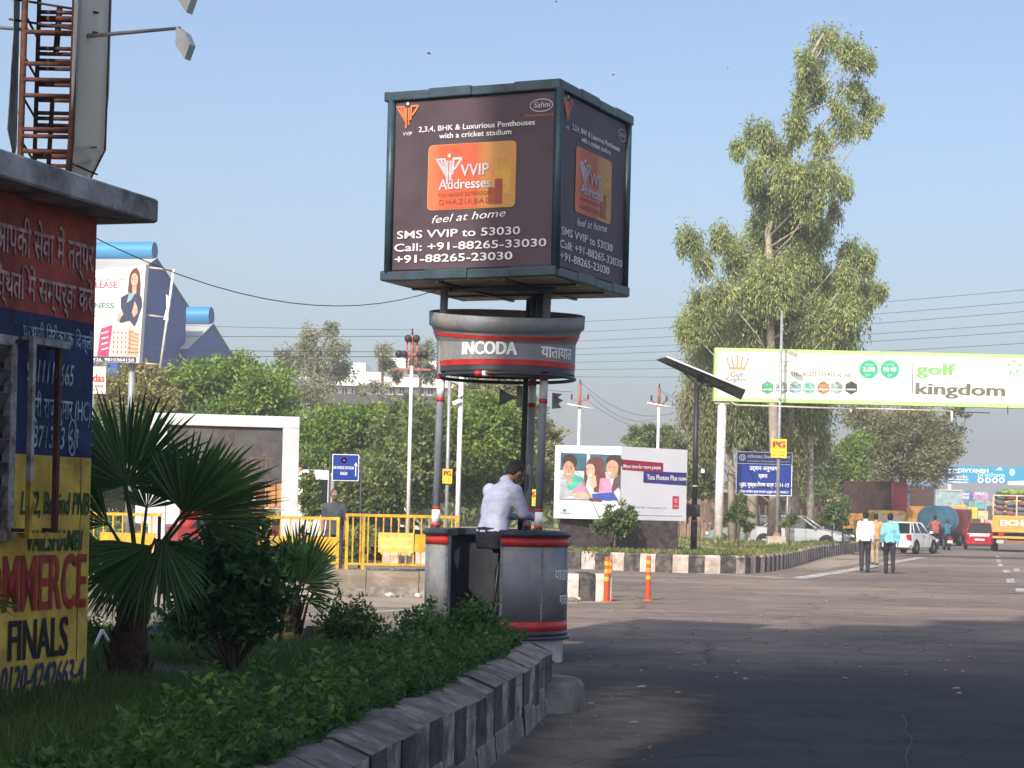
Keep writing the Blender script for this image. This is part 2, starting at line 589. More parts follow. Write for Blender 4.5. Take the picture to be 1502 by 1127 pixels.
def dusty_sheet(name, pts, z, mat, inset=.35, feather=.5):
    """dust lying on the asphalt; its edge thins out in patches"""
    key = mat.name + ' thinning'
    if key not in MATS:
        m = mat.copy(); m.name = key; nt = m.node_tree
        p = nt.nodes['Principled BSDF']
        at = nt.nodes.new('ShaderNodeAttribute'); at.attribute_name = 'cover'
        g = nt.nodes.new('ShaderNodeNewGeometry'); nz = nt.nodes.new('ShaderNodeTexNoise'); nz.inputs['Scale'].default_value = 2.6; nz.inputs['Detail'].default_value = 9; nz.inputs['Roughness'].default_value = .7
        nt.links.new(g.outputs['Position'], nz.inputs['Vector'])
        ad = nt.nodes.new('ShaderNodeMath'); ad.operation = 'ADD'; nt.links.new(at.outputs['Fac'], ad.inputs[0]); nt.links.new(nz.outputs[0], ad.inputs[1])
        mr = nt.nodes.new('ShaderNodeMapRange'); mr.inputs[1].default_value = .62; mr.inputs[2].default_value = 1.30; nt.links.new(ad.outputs[0], mr.inputs[0])
        nt.links.new(mr.outputs[0], p.inputs['Alpha'])
        MATS[key] = m
    P = [Vector((q[0], q[1], z)) for q in pts]; c = sum(P, Vector()) / len(P); n = len(P)
    mb = MB(); Q = [q.lerp(c, inset) for q in P]
    mb.add(P + Q + [c], [(i, (i + 1) % n, n + (i + 1) % n, n + i) for i in range(n)] + [(n + i, n + (i + 1) % n, 2 * n) for i in range(n)], MATS[key])
    o = mb.build(name, kind='structure')
    at = o.data.attributes.new('cover', 'FLOAT', 'POINT'); at.data.foreach_set('value', [0.05] * n + [.78] * n + [.9])
    return o
def strip_px(pts, w, z=0.004):
    """painted line along ground points seen in the photo"""
    P = [G(x, y) for x, y in pts]
    mb = MB()
    for a, b in zip(P, P[1:]):
        d = (b - a); d.z = 0; nrm = Vector((-d.y, d.x, 0)).normalized() * w / 2
        mb.poly([(a.x - nrm.x, a.y - nrm.y, z), (b.x - nrm.x, b.y - nrm.y, z), (b.x + nrm.x, b.y + nrm.y, z), (a.x + nrm.x, a.y + nrm.y, z)], m_line)
    return mb
edge = strip_px([(855, 829), (905, 833), (960, 838), (1040, 842), (1120, 846), (1165, 849), (1178, 848)], 0.35)
edge.build('edge_line', kind='structure')
strip_px([(1168, 849), (1215, 842), (1262, 834), (1310, 825), (1352, 818)], 0.45, 0.008).build('edge_line', kind='structure')
strip_px([(100, 920), (160, 916), (300, 909), (420, 903), (560, 897), (640, 893)], 0.16).build('edge_line', kind='structure')
for i, (x, y, w, l) in enumerate([(1483, 852, 12, 3), (1477, 838, 9, 2), (1468, 829, 7, 2), (1466, 823, 6, 2), (1464, 817, 5, 1.6), (1497, 866, 12, 3), (1492, 836, 8, 2)]):
    a, b = G(x - w / 2, y + l), G(x + w / 2, y + l)
    c, d = G(x + w / 2 - 2, y - l), G(x - w / 2 - 2, y - l)
    mb = MB(); mb.poly([(p.x, p.y, 0.004) for p in (a, b, c, d)], m_line)
    mb.build('lane_dash', kind='structure')

# dusty strip beside the kerb in the foreground and pieces of litter
m_dirt = M('trodden dirt', (0.21, 0.165, 0.12), 0.95, scale=2.2, col2=(0.11, 0.095, 0.08), bump=0.8, bscale=25)
rng = random.Random(7)
pts = []
for x, y in [(200, 1400), (350, 1180), (640, 1080), (780, 1020), (868, 990), (930, 985), (1000, 995), (1040, 1020), (1060, 1045), (1030, 1075), (980, 1100), (930, 1130), (890, 1170), (850, 1240), (780, 1400)]:
    p = G(x, y); pts.append((p.x + rng.uniform(-.03, .03), p.y))
dusty_sheet('dirt_verge', [((x - .35) * 1.12 + .35, y) for x, y in pts], 0.004, m_dirt, .55)
m_apron = M('sandy dust', (0.36, 0.29, 0.225), 0.95, scale=1.0, col2=(0.25, 0.21, 0.17), bump=0.4, bscale=12)
ap = [(1120, 841), (1178, 845), (1262, 831), (1352, 812), (1395, 795), (1300, 800), (1250, 806), (1190, 822), (1150, 833)]
dusty_sheet('dirt_apron', [tuple(G(x, y))[:2] for x, y in ap], 0.0035, m_apron, .3)
ap = [(842, 832), (1000, 842), (1120, 845), (1120, 838), (1000, 836), (842, 828)]
dusty_sheet('dirt_apron', [tuple(G(x, y))[:2] for x, y in ap], 0.003, m_apron, .3)
ap = [(60, 893), (400, 893), (760, 895), (900, 886), (1010, 884), (900, 872), (600, 874), (60, 866)]
dusty_sheet('dirt_apron', [tuple(G(x, y))[:2] for x, y in ap], 0.003, m_apron, .3)
# small stones and crumbs
sb = MB(); m_st = M('crumbs', (0.22, 0.2, 0.18), 0.9, scale=20)
for i in range(420):
    if i < 260: p = G(rng.uniform(560, 960), rng.triangular(1020, 1130, 1060))
    else: p = G(rng.uniform(840, 1500), rng.uniform(845, 1000))
    r = rng.uniform(.006, .018) * (1 if i < 260 else 1.6)
    sb.ell((p.x, p.y, r * .4), (r * rng.uniform(.8, 1.5), r, r * .6), m_st, 5, 3)
sb.build('loose_gravel', kind='stuff')

# ------------------------------------------------------------------ near planted island with striped kerb
top_pts = [G(x, y, 0.5) for x, y in [(250, 1240), (375, 1178), (465, 1133), (537, 1091), (592, 1062), (651, 1033), (707, 1006), (745, 983), (768, 971), (789, 957), (804, 949.5), (816, 945)]]
top_pts = [Vector((p.x, p.y, 0)) for p in top_pts]
# the far side of the island runs back to the left, hidden by the plants
tip = top_pts[-1]
back = [Vector((tip.x - .02, tip.y + .25, 0)), Vector((tip.x - .22, tip.y + .55, 0)), Vector((-0.9, 16.2, 0)), Vector((-2.2, 17.0, 0)), Vector((-4.2, 17.9, 0)), Vector((-9, 19.6, 0))]
line_ = top_pts + back
def resample(P, step):
    out = [P[0].copy()]; acc = 0
    for a, b in zip(P, P[1:]):
        L = (b - a).length; t = step - acc
        while t < L:
            out.append(a.lerp(b, t / L)); t += step
        acc = (acc + L) % step
    return out
inner = [p for p in line_]
m_soil = M('island soil', (0.13, 0.095, 0.065), 0.95, scale=3, col2=(0.06, 0.07, 0.03), bump=0.8, bscale=14)
mb = MB()
bed_poly = [(p.x, p.y, 0.36) for p in line_] + [(-14, 19.6, 0.36), (-14, -3, 0.36), (-2.6, -3, 0.36)]
mb.poly(bed_poly, m_soil)
island = mb.build('planted_island', kind='structure')
m_kw = M('kerb whitewash', (0.46, 0.42, 0.39), 0.9, scale=5, var=0.2, bump=0.5, bscale=30, dirt=((0.10, 0.09, 0.08), 4, 0.7))
m_kb = M('kerb black paint', (0.055, 0.055, 0.060), 0.85, scale=5, var=0.3, bump=0.5, bscale=30, dirt=((0.10, 0.09, 0.08), 5, 0.5))
m_kc = M('kerb raw concrete', (0.29, 0.26, 0.225), 0.9, scale=4, var=0.25, bump=0.6, bscale=25, dirt=((0.12, 0.105, 0.09), 3, 0.5))
def kerb_stones(P, parent, h, depth, width, mats, gap=0.012, seed=0, foot=0.03, chamfer=0.09, slope=.9, name='kerb_stone', z0=-0.01):
    """one stone after the other along the line P; body leans back a little, the top edge is chamfered, the painted part above, raw foot below"""
    r = random.Random(seed)
    top_k = 3 if slope > 1 else 5
    S = resample(P, width)
    for i, (a, b) in enumerate(zip(S, S[1:])):
        d = (b - a).normalized(); nrm = Vector((-d.y, d.x, 0))       # points to the inside
        a2, b2 = a + d * gap * .5, b - d * gap * .5
        hh = h + r.uniform(-.012, .012)
        o = r.uniform(-.008, .008)
        mt = mats[i % len(mats)]
        fz = h * r.uniform(.22, .42)
        prof = [(-foot + o, z0), (-foot * .3 + o, fz), (o, fz + .01), (o, hh - chamfer), (chamfer * slope + o, hh), (depth, hh), (depth, z0)]
        vs = []
        for q in (a2, b2):
            for (u, z) in prof:
                p = q + nrm * u; vs.append((p.x - a.x, p.y - a.y, z))
        n = len(prof); mbk = MB()
        for k in range(n):
            j = (k + 1) % n
            mbk.add([vs[k], vs[n + k], vs[n + j], vs[j]], [(0, 1, 2, 3)], m_kc if k < 2 and foot > .02 else (mt if k < top_k else m_kc))
        mbk.add(vs[:n], [tuple(range(n))], mt); mbk.add(vs[n:], [tuple(reversed(range(n)))], mt)
        mbk.build(name, parent, (a.x, a.y, 0))
kerb_stones(line_, island, 0.5, 0.27, 0.34, [m_kb, m_kw], seed=4, gap=0.008, foot=0.022, chamfer=.07, slope=2.4)

# round concrete plinth right behind the kerb
rp = G(841, 1027); plc = (0.10, 15.1)
pm = MB()
m_pl = M('plinth concrete', (0.24, 0.225, 0.21), 0.9, scale=4, bump=0.5, dirt=((0.11, 0.10, 0.09), 3, 0.5))
pm.lathe([(0.60, -0.01), (0.59, 0.19), (0.56, 0.225), (0, 0.225)], m_pl, 28, (0, 0, 0))
pm.build('concrete_plinth', loc=(0.02, 15.15, 0), label='low round grey concrete plinth poking out behind the tip of the striped kerb', cat='concrete plinth')

# ------------------------------------------------------------------ near median with low wall (behind the kiosk), carries the yellow barriers
med = MB()
m_medtop = M('median dirt', (0.27, 0.22, 0.155), 0.95, scale=2, col2=(0.19, 0.16, 0.10), bump=0.7, bscale=10)
mY = 33.6
med.poly([(-26, mY + .2, 0.40), (1.45, mY + .2, 0.40), (1.45, mY + 1.9, 0.40), (-26, mY + 1.9, 0.40)], m_medtop)
median = med.build('road_median', kind='structure')
m_dusty = M('dusty kerb', (0.34, 0.285, 0.22), 0.95, scale=2.5, var=0.2, bump=0.8, bscale=12, dirt=((0.19, 0.155, 0.115), 1.6, 0.8))
P = [Vector((-24, mY, 0)), Vector((0.92, mY, 0))]
kerb_stones(P, median, 0.43, 0.25, 0.9, [m_dusty], seed=8, foot=0.05)
P = [Vector((0.94, mY, 0)), Vector((1.80, mY + .02, 0))]
kerb_stones(P, median, 0.46, 0.3, 0.28, [M('kerb white end', (0.62, 0.56, 0.50), .9, scale=5, dirt=((0.4, 0.33, 0.27), 3, .4)), m_kb, M('kerb white end', (0.6, 0.5, 0.45))], seed=9, foot=0)
P = [Vector((1.5, mY + .15, 0)), Vector((1.5, mY + 1.75, 0))]
kerb_stones(P, median, 0.46, 0.3, 0.36, [m_kb, m_kw], seed=10)
P = [Vector((1.5, mY + 2.0, 0)), Vector((-20, mY + 2.0, 0))]
kerb_stones(P, median, 0.42, 0.25, 0.9, [m_kb, m_kw], seed=11)
rb = MB()
for i in range(150):
    x = rng.uniform(-9.5, 1.2); r = rng.uniform(.02, .09)
    rb.ell((x, mY - rng.uniform(.06, .4), r * .4), (r * rng.uniform(.8, 1.8), r, r * .6), m_dusty if rng.random() < .75 else M('broken whitewash', (.55, .52, .47), .9), 6, 4)
rb.build('rubble', kind='stuff')

# ------------------------------------------------------------------ far planted island with black and white kerb
kp = [G(x, y) for x, y in [(560, 826), (700, 830), (840, 834), (930, 838), (1010, 841), (1088, 842), (1120, 840), (1150, 835), (1176, 827), (1205, 818), (1250, 811), (1320, 798)]]
kp = [Vector((p.x, p.y, 0)) for p in kp]
fi = MB()
m_turf = M('dry turf', (0.20, 0.19, 0.08), 0.95, scale=0.9, col2=(0.32, 0.26, 0.15), bump=0.8, bscale=10)
fi.poly([(p.x, p.y, 0.42) for p in kp] + [(kp[-1].x - 6, kp[-1].y + 60, .42), (-30, 175, .42), (-30, kp[0].y + 6, .42), (kp[0].x - 1, kp[0].y + 4, .42)], m_turf)
far_island = fi.build('far_planted_island', kind='structure')
m_fw = M('kerb pinkish white', (0.60, 0.51, 0.48), 0.9, scale=4, var=0.12, bump=0.4, bscale=20, dirt=((0.34, 0.27, 0.21), 3, 0.6))
m_fb = M('kerb faded black', (0.075, 0.068, 0.066), 0.9, scale=4, var=0.25, bump=0.4, bscale=20, dirt=((0.25, 0.21, 0.17), 3.5, 0.35))
kerb_stones(kp, far_island, 0.47, 0.2, 0.46, [m_fw, m_fb], seed=3, gap=0.025, chamfer=0.05, foot=.0)

# ------------------------------------------------------------------ police booth
u_ang = math.atan2(0.949, 0.316)
Cx, Cy = -2.50, 11.8
booth = empty('police_booth', (Cx, Cy, 0), u_ang, 'painted roadside booth with red, blue and yellow walls under a grey concrete roof slab', 'booth')
def rough_paint(name, c, **k):
    return M(name, c, 0.85, var=0.16, scale=3, bump=0.35, bscale=18, dirt=(tuple(x * .45 for x in c), 2.0, 0.35), **k)
m_red = rough_paint('red wall paint', (0.42, 0.075, 0.055))
m_blu = rough_paint('navy wall paint', (0.028, 0.042, 0.125))
m_yel = rough_paint('mustard wall paint', (0.72, 0.50, 0.09))
m_slab = M('roof concrete', (0.46, 0.44, 0.43), 0.9, var=0.2, scale=2, bump=0.4, bscale=12, dirt=((0.12, 0.115, 0.11), 1.5, 0.55))
D_ = 5.0        # booth runs 5 m towards the viewer and 3 m back to the left
def wallband(z0, z1, mat, o=0.0):
    b = MB(); b.bx(-D_, 0 + o, 0 - o, 3, z0, z1, mat); b.build('wall', booth)
wallband(0.2, 1.755, m_yel)
wallband(1.755, 2.555, m_blu)
wallband(2.555, 3.19, m_red)
s = MB(); s.rbox(-D_ - .3, 0.267, -0.267, 3.3, 3.19, 3.335, m_slab, 0.012); s.build('roof_slab', booth)
# shutter opening with slats at the near end, and an iron frame standing open beside it
wf = MB()
m_fr = M('chipped grey white paint', (0.42, 0.40, 0.40), 0.7, var=0.2, scale=8, dirt=((0.16, 0.07, 0.035), 9, 0.45))
m_frY = M('chipped yellow paint', (0.55, 0.36, 0.04), 0.7, var=0.2, scale=8, dirt=((0.16, 0.07, 0.035), 9, 0.4))
m_rust = M('rust', (0.15, 0.05, 0.03), 0.85, scale=14, col2=(0.055, 0.024, 0.018), bump=0.5)
m_dark = M('dark interior', (0.015, 0.014, 0.014), 0.9)
x0, x1, z0, z1 = -1.65, -0.90, 1.27, 2.40
wf.bx(x0, x1, -0.05, 0.0, z1 - .055, z1, m_fr); wf.bx(x0, x1, -0.05, 0.0, z0, z0 + .055, m_fr)
wf.bx(x1 - .06, x1, -0.052, 0.0, z0, z1, m_fr); wf.bx(x0, x0 + .06, -0.052, 0.0, z0, z1, m_fr)
win = wf.build('window', booth)
b = MB(); b.bx(x0 + .06, x1 - .06, -.006, .0, z0 + .055, z1 - .055, m_dark); b.build('opening', win)
m_slat = M('old slat', (0.11, 0.11, 0.11), 0.7, var=0.25, scale=10)
for k in range(8):
    b = MB(); b.box((0, 0, 0), (x1 - x0 - .13, .012, .10), m_slat, RX(math.radians(28)))
    b.build('slat', win, ((x0 + x1) / 2, -0.024, z0 + .13 + k * .128))
gf = MB()
gx0, gx1, gz0, gz1 = -0.93, -0.50, 1.285, 2.40
gf.bx(gx0, gx0 + .03, -.17, -.14, 1.60, gz1, m_fr); gf.bx(gx0, gx0 + .03, -.17, -.14, gz0, 1.60, m_frY)
gf.bx(gx1 - .03, gx1, -.09, -.06, gz0, gz1, m_rust)
gf.bx(gx0 + .03, gx1 - .03, -.16, -.075, gz1 - .04, gz1, m_fr); gf.bx(gx0 + .03, gx1 - .03, -.16, -.075, gz0, gz0 + .03, m_frY)
gf.bx(gx0 + .005, gx0 + .025, -.14, 0, 2.36, 2.38, m_rust); gf.bx(gx0 + .005, gx0 + .025, -.14, 0, 1.32, 1.34, m_rust)
gf.bx(gx1 - .025, gx1 - .005, -.06, 0, 2.36, 2.38, m_rust); gf.bx(gx1 - .025, gx1 - .005, -.06, 0, 1.32, 1.34, m_rust)
gf.build('iron_frame', booth)
wt = MB()
m_tw = M('faded white lettering', (0.52, 0.34, 0.32), 0.8, var=0.3, scale=14)
m_tc = M('pale blue lettering', (0.36, 0.46, 0.58), 0.8, var=0.35, scale=14)
m_tg = M('green lettering', (0.03, 0.12, 0.05), 0.8, var=0.3, scale=14)
m_tr = M('red lettering', (0.42, 0.05, 0.035), 0.8, var=0.2, scale=14)
m_tk = M('black lettering', (0.02, 0.02, 0.025), 0.8)
m_tb = M('navy lettering', (0.03, 0.05, 0.16), 0.8)
wt.text('आपकी सेवा में तत्पर', -1.08, 2.86, .17, m_tw, w=1.04, bold=.012)
wt.text('िस्थति में सम्पर्क करें', -1.10, 2.62, .15, m_tw, w=1.06, bold=.012)
wt.text('प्रभारी निरीक्षक दिल्ली'.replace('नि', 'िन').replace('दि', 'िद'), -.78, 2.40, .085, m_tc, w=.76, bold=.01)
wt.text('9811111665', -.74, 2.17, .125, m_tc, w=.5, bold=.01, shear=.12)
wt.text('श्री राजकुमार (HC)', -.69, 1.975, .115, m_tc, w=.66, bold=.01)
wt.text('9871323 68', -.72, 1.80, .125, m_tc, w=.55, bold=.008, shear=.12)
wt.ring(-.225, 1.87, .05, .11, .012, m_tc)
wt.text('L-52, Behind PNB', -.76, 1.42, .13, m_tg, w=.735, bold=.015, shear=.1)
wt.text('VAILSHAMBI', -.70, 1.21, .12, m_tg, w=.6, bold=.015, shear=.1)
wt.text('COMMERCE', -1.28, .875, .315, m_tr, w=1.24, bold=.026)
wt.text('FINALS', -.85, .60, .225, m_tk, w=.62, bold=.03)
wt.text('0120-4242663-4', -.93, .42, .15, m_tb, w=.88, bold=.02, shear=.15)
wt.build('lettering', booth)
cr = MB(); cr.line([(-.115, 1.75), (-.11, 1.4), (-.12, 1.0), (-.118, .55)], .006, m_dark, -.002); cr.build('crack', booth)

# ------------------------------------------------------------------ rusty hoarding mast on the booth roof
mast = empty('hoarding_mast', (-2.84, 12.0, 3.335), 0, 'rusty ladder-like hoarding frame with torn white cloth on the booth roof', 'hoarding frame')
def wx(px): return (px - 88) / F * 12.0
H_ = 3.6
for px, yy in ((54, -.14), (127, -.14), (57, .16), (118, .16)):
    b = MB(); x = wx(px)
    lean = -.03 if px < 90 else .015
    b.path([(x + (.0 if px < 90 else -.02), yy, .0), (x, yy, .33), (x + .02, yy, H_)], .014 if yy > 0 else .02, m_rust, 6); b.build('upright', mast)
def rung(px0, px1, z, y, r, mt=None, ty='rung'):
    b = MB(); b.tube((wx(px0), y, z), (wx(px1), y, z), r, mt or m_rust, n=6); b.build(ty, mast)
def mz(py): return (733 - py) / F * 12.0 + HC - 3.335
for py in (228, 206, 196, 147, 124, 101, 55, -5, -60, -120): rung(55, 126, mz(py), -.14, .014)
for py in (236, 222, 214, 185, 176, 166, 158, 139, 133, 116, 110, 92, 80, 70, 62, 40, 28, 18, 8): rung(57, 118, mz(py), .16, .013 if py % 3 else .02)
b = MB()
for py in (215, 150, 90, 30):
    b.tube((wx(56), -.14, mz(py)), (wx(58), .16, mz(py + 18)), .008, m_rust, n=5); b.tube((wx(126), -.14, mz(py)), (wx(118), .16, mz(py + 18)), .008, m_rust, n=5)
b.tube((wx(82), .16, mz(130)), (wx(78), .16, mz(240)), .015, m_rust, n=5); b.tube((wx(88), .17, mz(0)), (wx(84), .17, mz(70)), .02, m_dark, n=5)
b.build('brace', mast)
m_cloth = leafmat('weathered hoarding cloth', [(.62, .62, .58), (.62, .62, .58)], .6, .9)
m_clothw = leafmat('white hoarding cloth', [(.72, .72, .70), (.72, .72, .70)], .6, .9)
def cloth(pts_a, pts_b, mt, name='cloth', nseg=5):
    b = MB(); n = len(pts_a); vs = []
    for a, c in zip(pts_a, pts_b):
        for k in range(nseg + 1):
            t = k / nseg; p = Vector(a).lerp(Vector(c), t); p.y += .025 * math.sin(t * 9 + a[2] * 5); vs.append(p)
    fs = []
    for i in range(n - 1):
        for k in range(nseg):
            q = i * (nseg + 1) + k; fs.append((q, q + 1, q + nseg + 2, q + nseg + 1))
    b.add(vs, fs, mt, True); o = b.build(name, mast)
    o.modifiers.new('thickness', 'SOLIDIFY').thickness = .004
    return o
cloth([(wx(140), -.2, H_), (wx(128), -.18, mz(120)), (wx(127), -.16, mz(200)), (wx(116), -.1, mz(252))],
      [(wx(157), .35, H_), (wx(155), .35, mz(120)), (wx(152), .3, mz(205)), (wx(134), .2, mz(262))], m_cloth)
cloth([(wx(22), .3, H_), (wx(22), .3, mz(120)), (wx(20), .3, mz(200)), (wx(22), .2, mz(235))],
      [(wx(30), -.2, H_), (wx(44), -.2, mz(60)), (wx(40), -.2, mz(200)), (wx(44), -.1, mz(240))], M('stained hoarding cloth', (.16, .20, .17), .9, var=.3, scale=9))
cloth([(wx(18), .4, mz(65)), (wx(9), .42, mz(135)), (wx(18), .4, mz(150))], [(wx(20), .3, mz(65)), (wx(20), .3, mz(135)), (wx(20), .3, mz(150))], m_clothw)
b = MB()
b.path([(wx(20), .3, H_), (wx(19), .3, mz(200)), (wx(22), .2, mz(240))], .009, m_rust, 5)
b.path([(wx(158), .35, H_), (wx(154), .3, mz(205)), (wx(134), .2, mz(262))], .009, m_rust, 5)
for py in (205, 240): b.tube((wx(120), -.1, mz(py)), (wx(146), .25, mz(py + 4)), .006, m_dark, n=4)
b.path([(wx(118), -.1, mz(250)), (wx(140), .2, mz(225)), (wx(122), -.1, mz(222)), (wx(146), .2, mz(205))], .006, m_dark, 4)
for py in (35, 5): b.tube((wx(30), -.1, mz(py)), (wx(150), .1, mz(py + 6)), .008, m_rust, n=5)
b.build('side_frame', mast)
b = MB(); b.tube((wx(132), 0, mz(52)), (wx(276), 0, mz(36)), .014, M('grey lamp arm', (.28, .26, .29), .5), r1=.010, n=6); b.build('lamp_arm', mast)
b = MB(); b.tube((wx(0) - .6, 0, mz(33)), (wx(52), 0, mz(44)), .012, M('grey lamp arm', (.28, .26, .29), .5), n=6); b.build('lamp_arm', mast)
fl = MB(); m_lw = M('white lamp housing', (.72, .72, .70), .5)
m_lg = M('lamp glass', (.25, .33, .30), .2)
def flood(bb, x, z):
    A = [(x - .02, -.05, z + .03), (x + .035, -.05, z - .005), (x + .065, -.05, z - .075), (x + .035, -.05, z - .165), (x - .022, -.05, z - .08)]
    bb.poly([A[0], A[1], A[2], A[3], A[4]][::-1], m_lw)
    Bk = [(a[0] + .02, .05, a[2] + .01) for a in A]
    bb.poly(Bk, m_lg)
    for i in range(5):
        j = (i + 1) % 5; bb.poly([A[i], A[j], Bk[j], Bk[i]], m_lw if i < 2 else m_lg)
flood(fl, wx(276), mz(44)); fl.build('floodlight', mast)
fl = MB(); flood(fl, wx(277), mz(-24)); fl.tube((wx(150), 0, mz(-30)), (wx(277), 0, mz(-28)), .012, M('grey lamp arm', (.28, .26, .29), .5), n=5); fl.build('floodlight', mast)

# ------------------------------------------------------------------ kiosk
K = empty('traffic_kiosk', (-.112, 20.0, 0), 0, 'grey round traffic police kiosk with red bands and a four-post canopy ring', 'kiosk')
m_kg = M('kiosk grey', (0.185, 0.20, 0.225), 0.52, var=0.06, scale=3, spec=.5, bump=.25, bscale=5, dirt=((0.30, 0.27, 0.23), 3.5, 0.42))
m_kgd = M('kiosk dark trim', (0.035, 0.04, 0.05), 0.4)
m_kred = M('kiosk red band', (0.50, 0.03, 0.025), 0.45)
m_kwhite = M('kiosk white band', (0.86, 0.86, 0.87), 0.5)
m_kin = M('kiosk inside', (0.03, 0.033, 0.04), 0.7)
# openings: angles measured from +X; camera looks from -Y (270 deg). right panel, left panel, the back joins them
R0 = 0.722
def ang(px): return math.acos(max(-1, min(1, (px - 731) / 106.5)))
aR0, aR1 = -ang(737), math.radians(160 - 360) + math.radians(360)      # front edge of right panel ... left edge over the back
aL = -ang(662)
a_start = -ang(737)                # right panel starts here, sweeps over the right side and the back to the left panel
a_end = 2 * math.pi - ang(661) if False else 2 * math.pi + (-ang(661))
def drum(prof, mt, n=64, par=K, name='side_panel', a0=a_start, a1=a_end):
    b = MB(); b.lathe(prof, mt, n, (0, 0, 0), a0, a1); return b.build(name, par)
bandz = [(0.27, 0.32, m_kgd, .012), (0.32, 0.415, m_kred, .004), (0.415, 1.155, m_kg, 0), (1.155, 1.245, m_kred, .004)]
for q0, q1, nm in ((a_start, a_start + 1.9, 'front_panel'), (a_start + 1.9, a_end - 1.1, 'back_panel'), (a_end - 1.1, a_end, 'front_panel')):
    b = MB()
    for z0, z1, mt, o in bandz:
        b.lathe([(R0 - .04, z0), (R0 + o, z0), (R0 + o, z1), (R0 - .04, z1)], mt, 26, (0, 0, 0), q0, q1)
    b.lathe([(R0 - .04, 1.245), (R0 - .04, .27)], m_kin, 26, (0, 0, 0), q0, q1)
    for aa in (q0, q1):
        cs, sn = math.cos(aa), math.sin(aa)
        b.poly([((R0 - .04) * cs, (R0 - .04) * sn, .27), (R0 * cs, R0 * sn, .27), (R0 * cs, R0 * sn, 1.245), ((R0 - .04) * cs, (R0 - .04) * sn, 1.245)], m_kg)
    b.build(nm, K)
for q0, q1 in ((a_start - .01, a_end + .01),):
    b = MB(); b.lathe([(R0 - .13, 1.25), (R0 + .0, 1.245), (R0 + .03, 1.255), (R0 + .035, 1.285), (R0 + .015, 1.31), (R0 - .12, 1.315), (R0 - .13, 1.25)], m_kgd, 64, (0, 0, 0), q0, q1)
    for aa in (q0, q1):
        cs, sn = math.cos(aa), math.sin(aa)
        b.poly([(r * cs, r * sn, z) for r, z in [(R0 - .13, 1.25), (R0 + .0, 1.245), (R0 + .03, 1.255), (R0 + .035, 1.285), (R0 + .015, 1.31), (R0 - .12, 1.315)]], m_kgd)
    b.build('counter_rim', K)
b = MB(); b.lathe([(R0 - .02, .23), (R0 + .03, .235), (R0 + .03, .27), (0, .27)], m_kgd, 48); b.build('floor', K)
b = MB(); b.lathe([(R0 - .03, -.01), (R0 - .035, .235)], M('whitewashed base', (.55, .54, .53), .8, var=.15, scale=5), 48); b.build('base', K)
# writing on the right panel, wrapped on the drum
def onk(R, ac):
    def fn(p):
        a = ac + p[0] / R
        return ((R + .006) * math.cos(a), (R + .006) * math.sin(a), p[2])
    return fn
for a_ in (a_start + .02, a_start + .62, a_start + 1.22, a_start + 1.82, a_end - .98, a_end - .5, a_end - .03):   # sheet seams with rivets
    b = MB(); cs, sn = math.cos(a_), math.sin(a_)
    b.box((R0 * cs, R0 * sn, .785), (.006, .022, .73), m_kg, RZ(a_))
    for k in range(9): b.ell(((R0 + .004) * cs, (R0 + .004) * sn, .44 + k * .088), (.006, .006, .006), m_kgd, 6, 4)
    b.build('riveted_seam', K)
b = MB(); b.text('यातायात', 0, .83, .105, m_kwhite, y=0, w=.46, bold=.03, fn=onk(R0, -ang(816)))
b.text('गाजियाबाद'.replace('ि', '').replace('जय', 'जिय'), 0, .58, .105, m_kwhite, y=0, w=.5, bold=.03, fn=onk(R0, -ang(824)))
b.build('lettering', K)
# posts
def post(px, py0, y, r=.040, cuff=True, mt=None, z1=3.72, top=None):
    x = (px - 731) / 145.0; xt = x + (.035 if top is None else top)
    mt = mt or M('post grey', (.22, .235, .27), .4, var=.08, scale=4)
    b = MB(); b.tube((x, y, 1.25), (xt, y, z1), r, mt, n=14); p = b.build('post', K)
    if cuff:
        c = MB(); c2 = MB()
        for za, zb, m2, o in ((1.33, 1.36, m_kred, .003), (1.36, 1.50, m_kwhite, .002), (1.50, 1.53, m_kred, .003), (2.58, 2.62, m_kred, .003), (2.62, 2.80, m_kwhite, .002), (2.80, 2.85, m_kred, .003)):
            t0, t1 = (za - 1.25) / (z1 - 1.25), (zb - 1.25) / (z1 - 1.25)
            (c if za < 2 else c2).tube((x + (xt - x) * t0, y, za), (x + (xt - x) * t1, y, zb), r + o, m2, n=14)
        c.build('reflective_cuff', p); c2.build('reflective_cuff', p)
    return p
post(641, 0, -.20); post(790, 0, -.38); post(775, 0, .42, r=.038); 
post(765, 0, .60, r=.030, cuff=False, mt=M('old dark pipe', (.05, .05, .045), .6))
# canopy ring: straight lower band, flared tilted upper band
def canopy_fn(): pass
ring = empty('canopy_ring', (0.045, 0, 0)); ring.parent = K
ring_mb = MB()
for z0, z1, mt, o, r1_, r2_ in ((2.88, 2.93, m_kgd, .0, .70, .695), (2.93, 2.985, m_kred, .004, .695, .70), (2.985, 3.22, m_kg, 0, .70, .705)):
    ring_mb.lathe([(r1_ + o, z0), (r2_ + o, z1)], mt, 64)
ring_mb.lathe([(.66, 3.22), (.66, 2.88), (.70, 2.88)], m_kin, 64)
ring_mb.build('lower_band', ring)
TR = RX(math.radians(8.5)) @ RY(math.radians(.6))
b = MB()
for prof, mt in (([(.71, -.11), (.735, -.05)], m_kg), ([(.739, -.05), (.744, -.012)], m_kred), ([(.742, -.012), (.75, .02), (.785, .035), (.79, .17), (.775, .175), (.765, .17), (.76, .02), (.70, -.11)], m_kg)):
    b.lathe(prof, mt, 64)
b.v = [tuple(TR @ Vector(p)) for p in b.v]
b.build('upper_band', ring, (0, 0, 3.325))
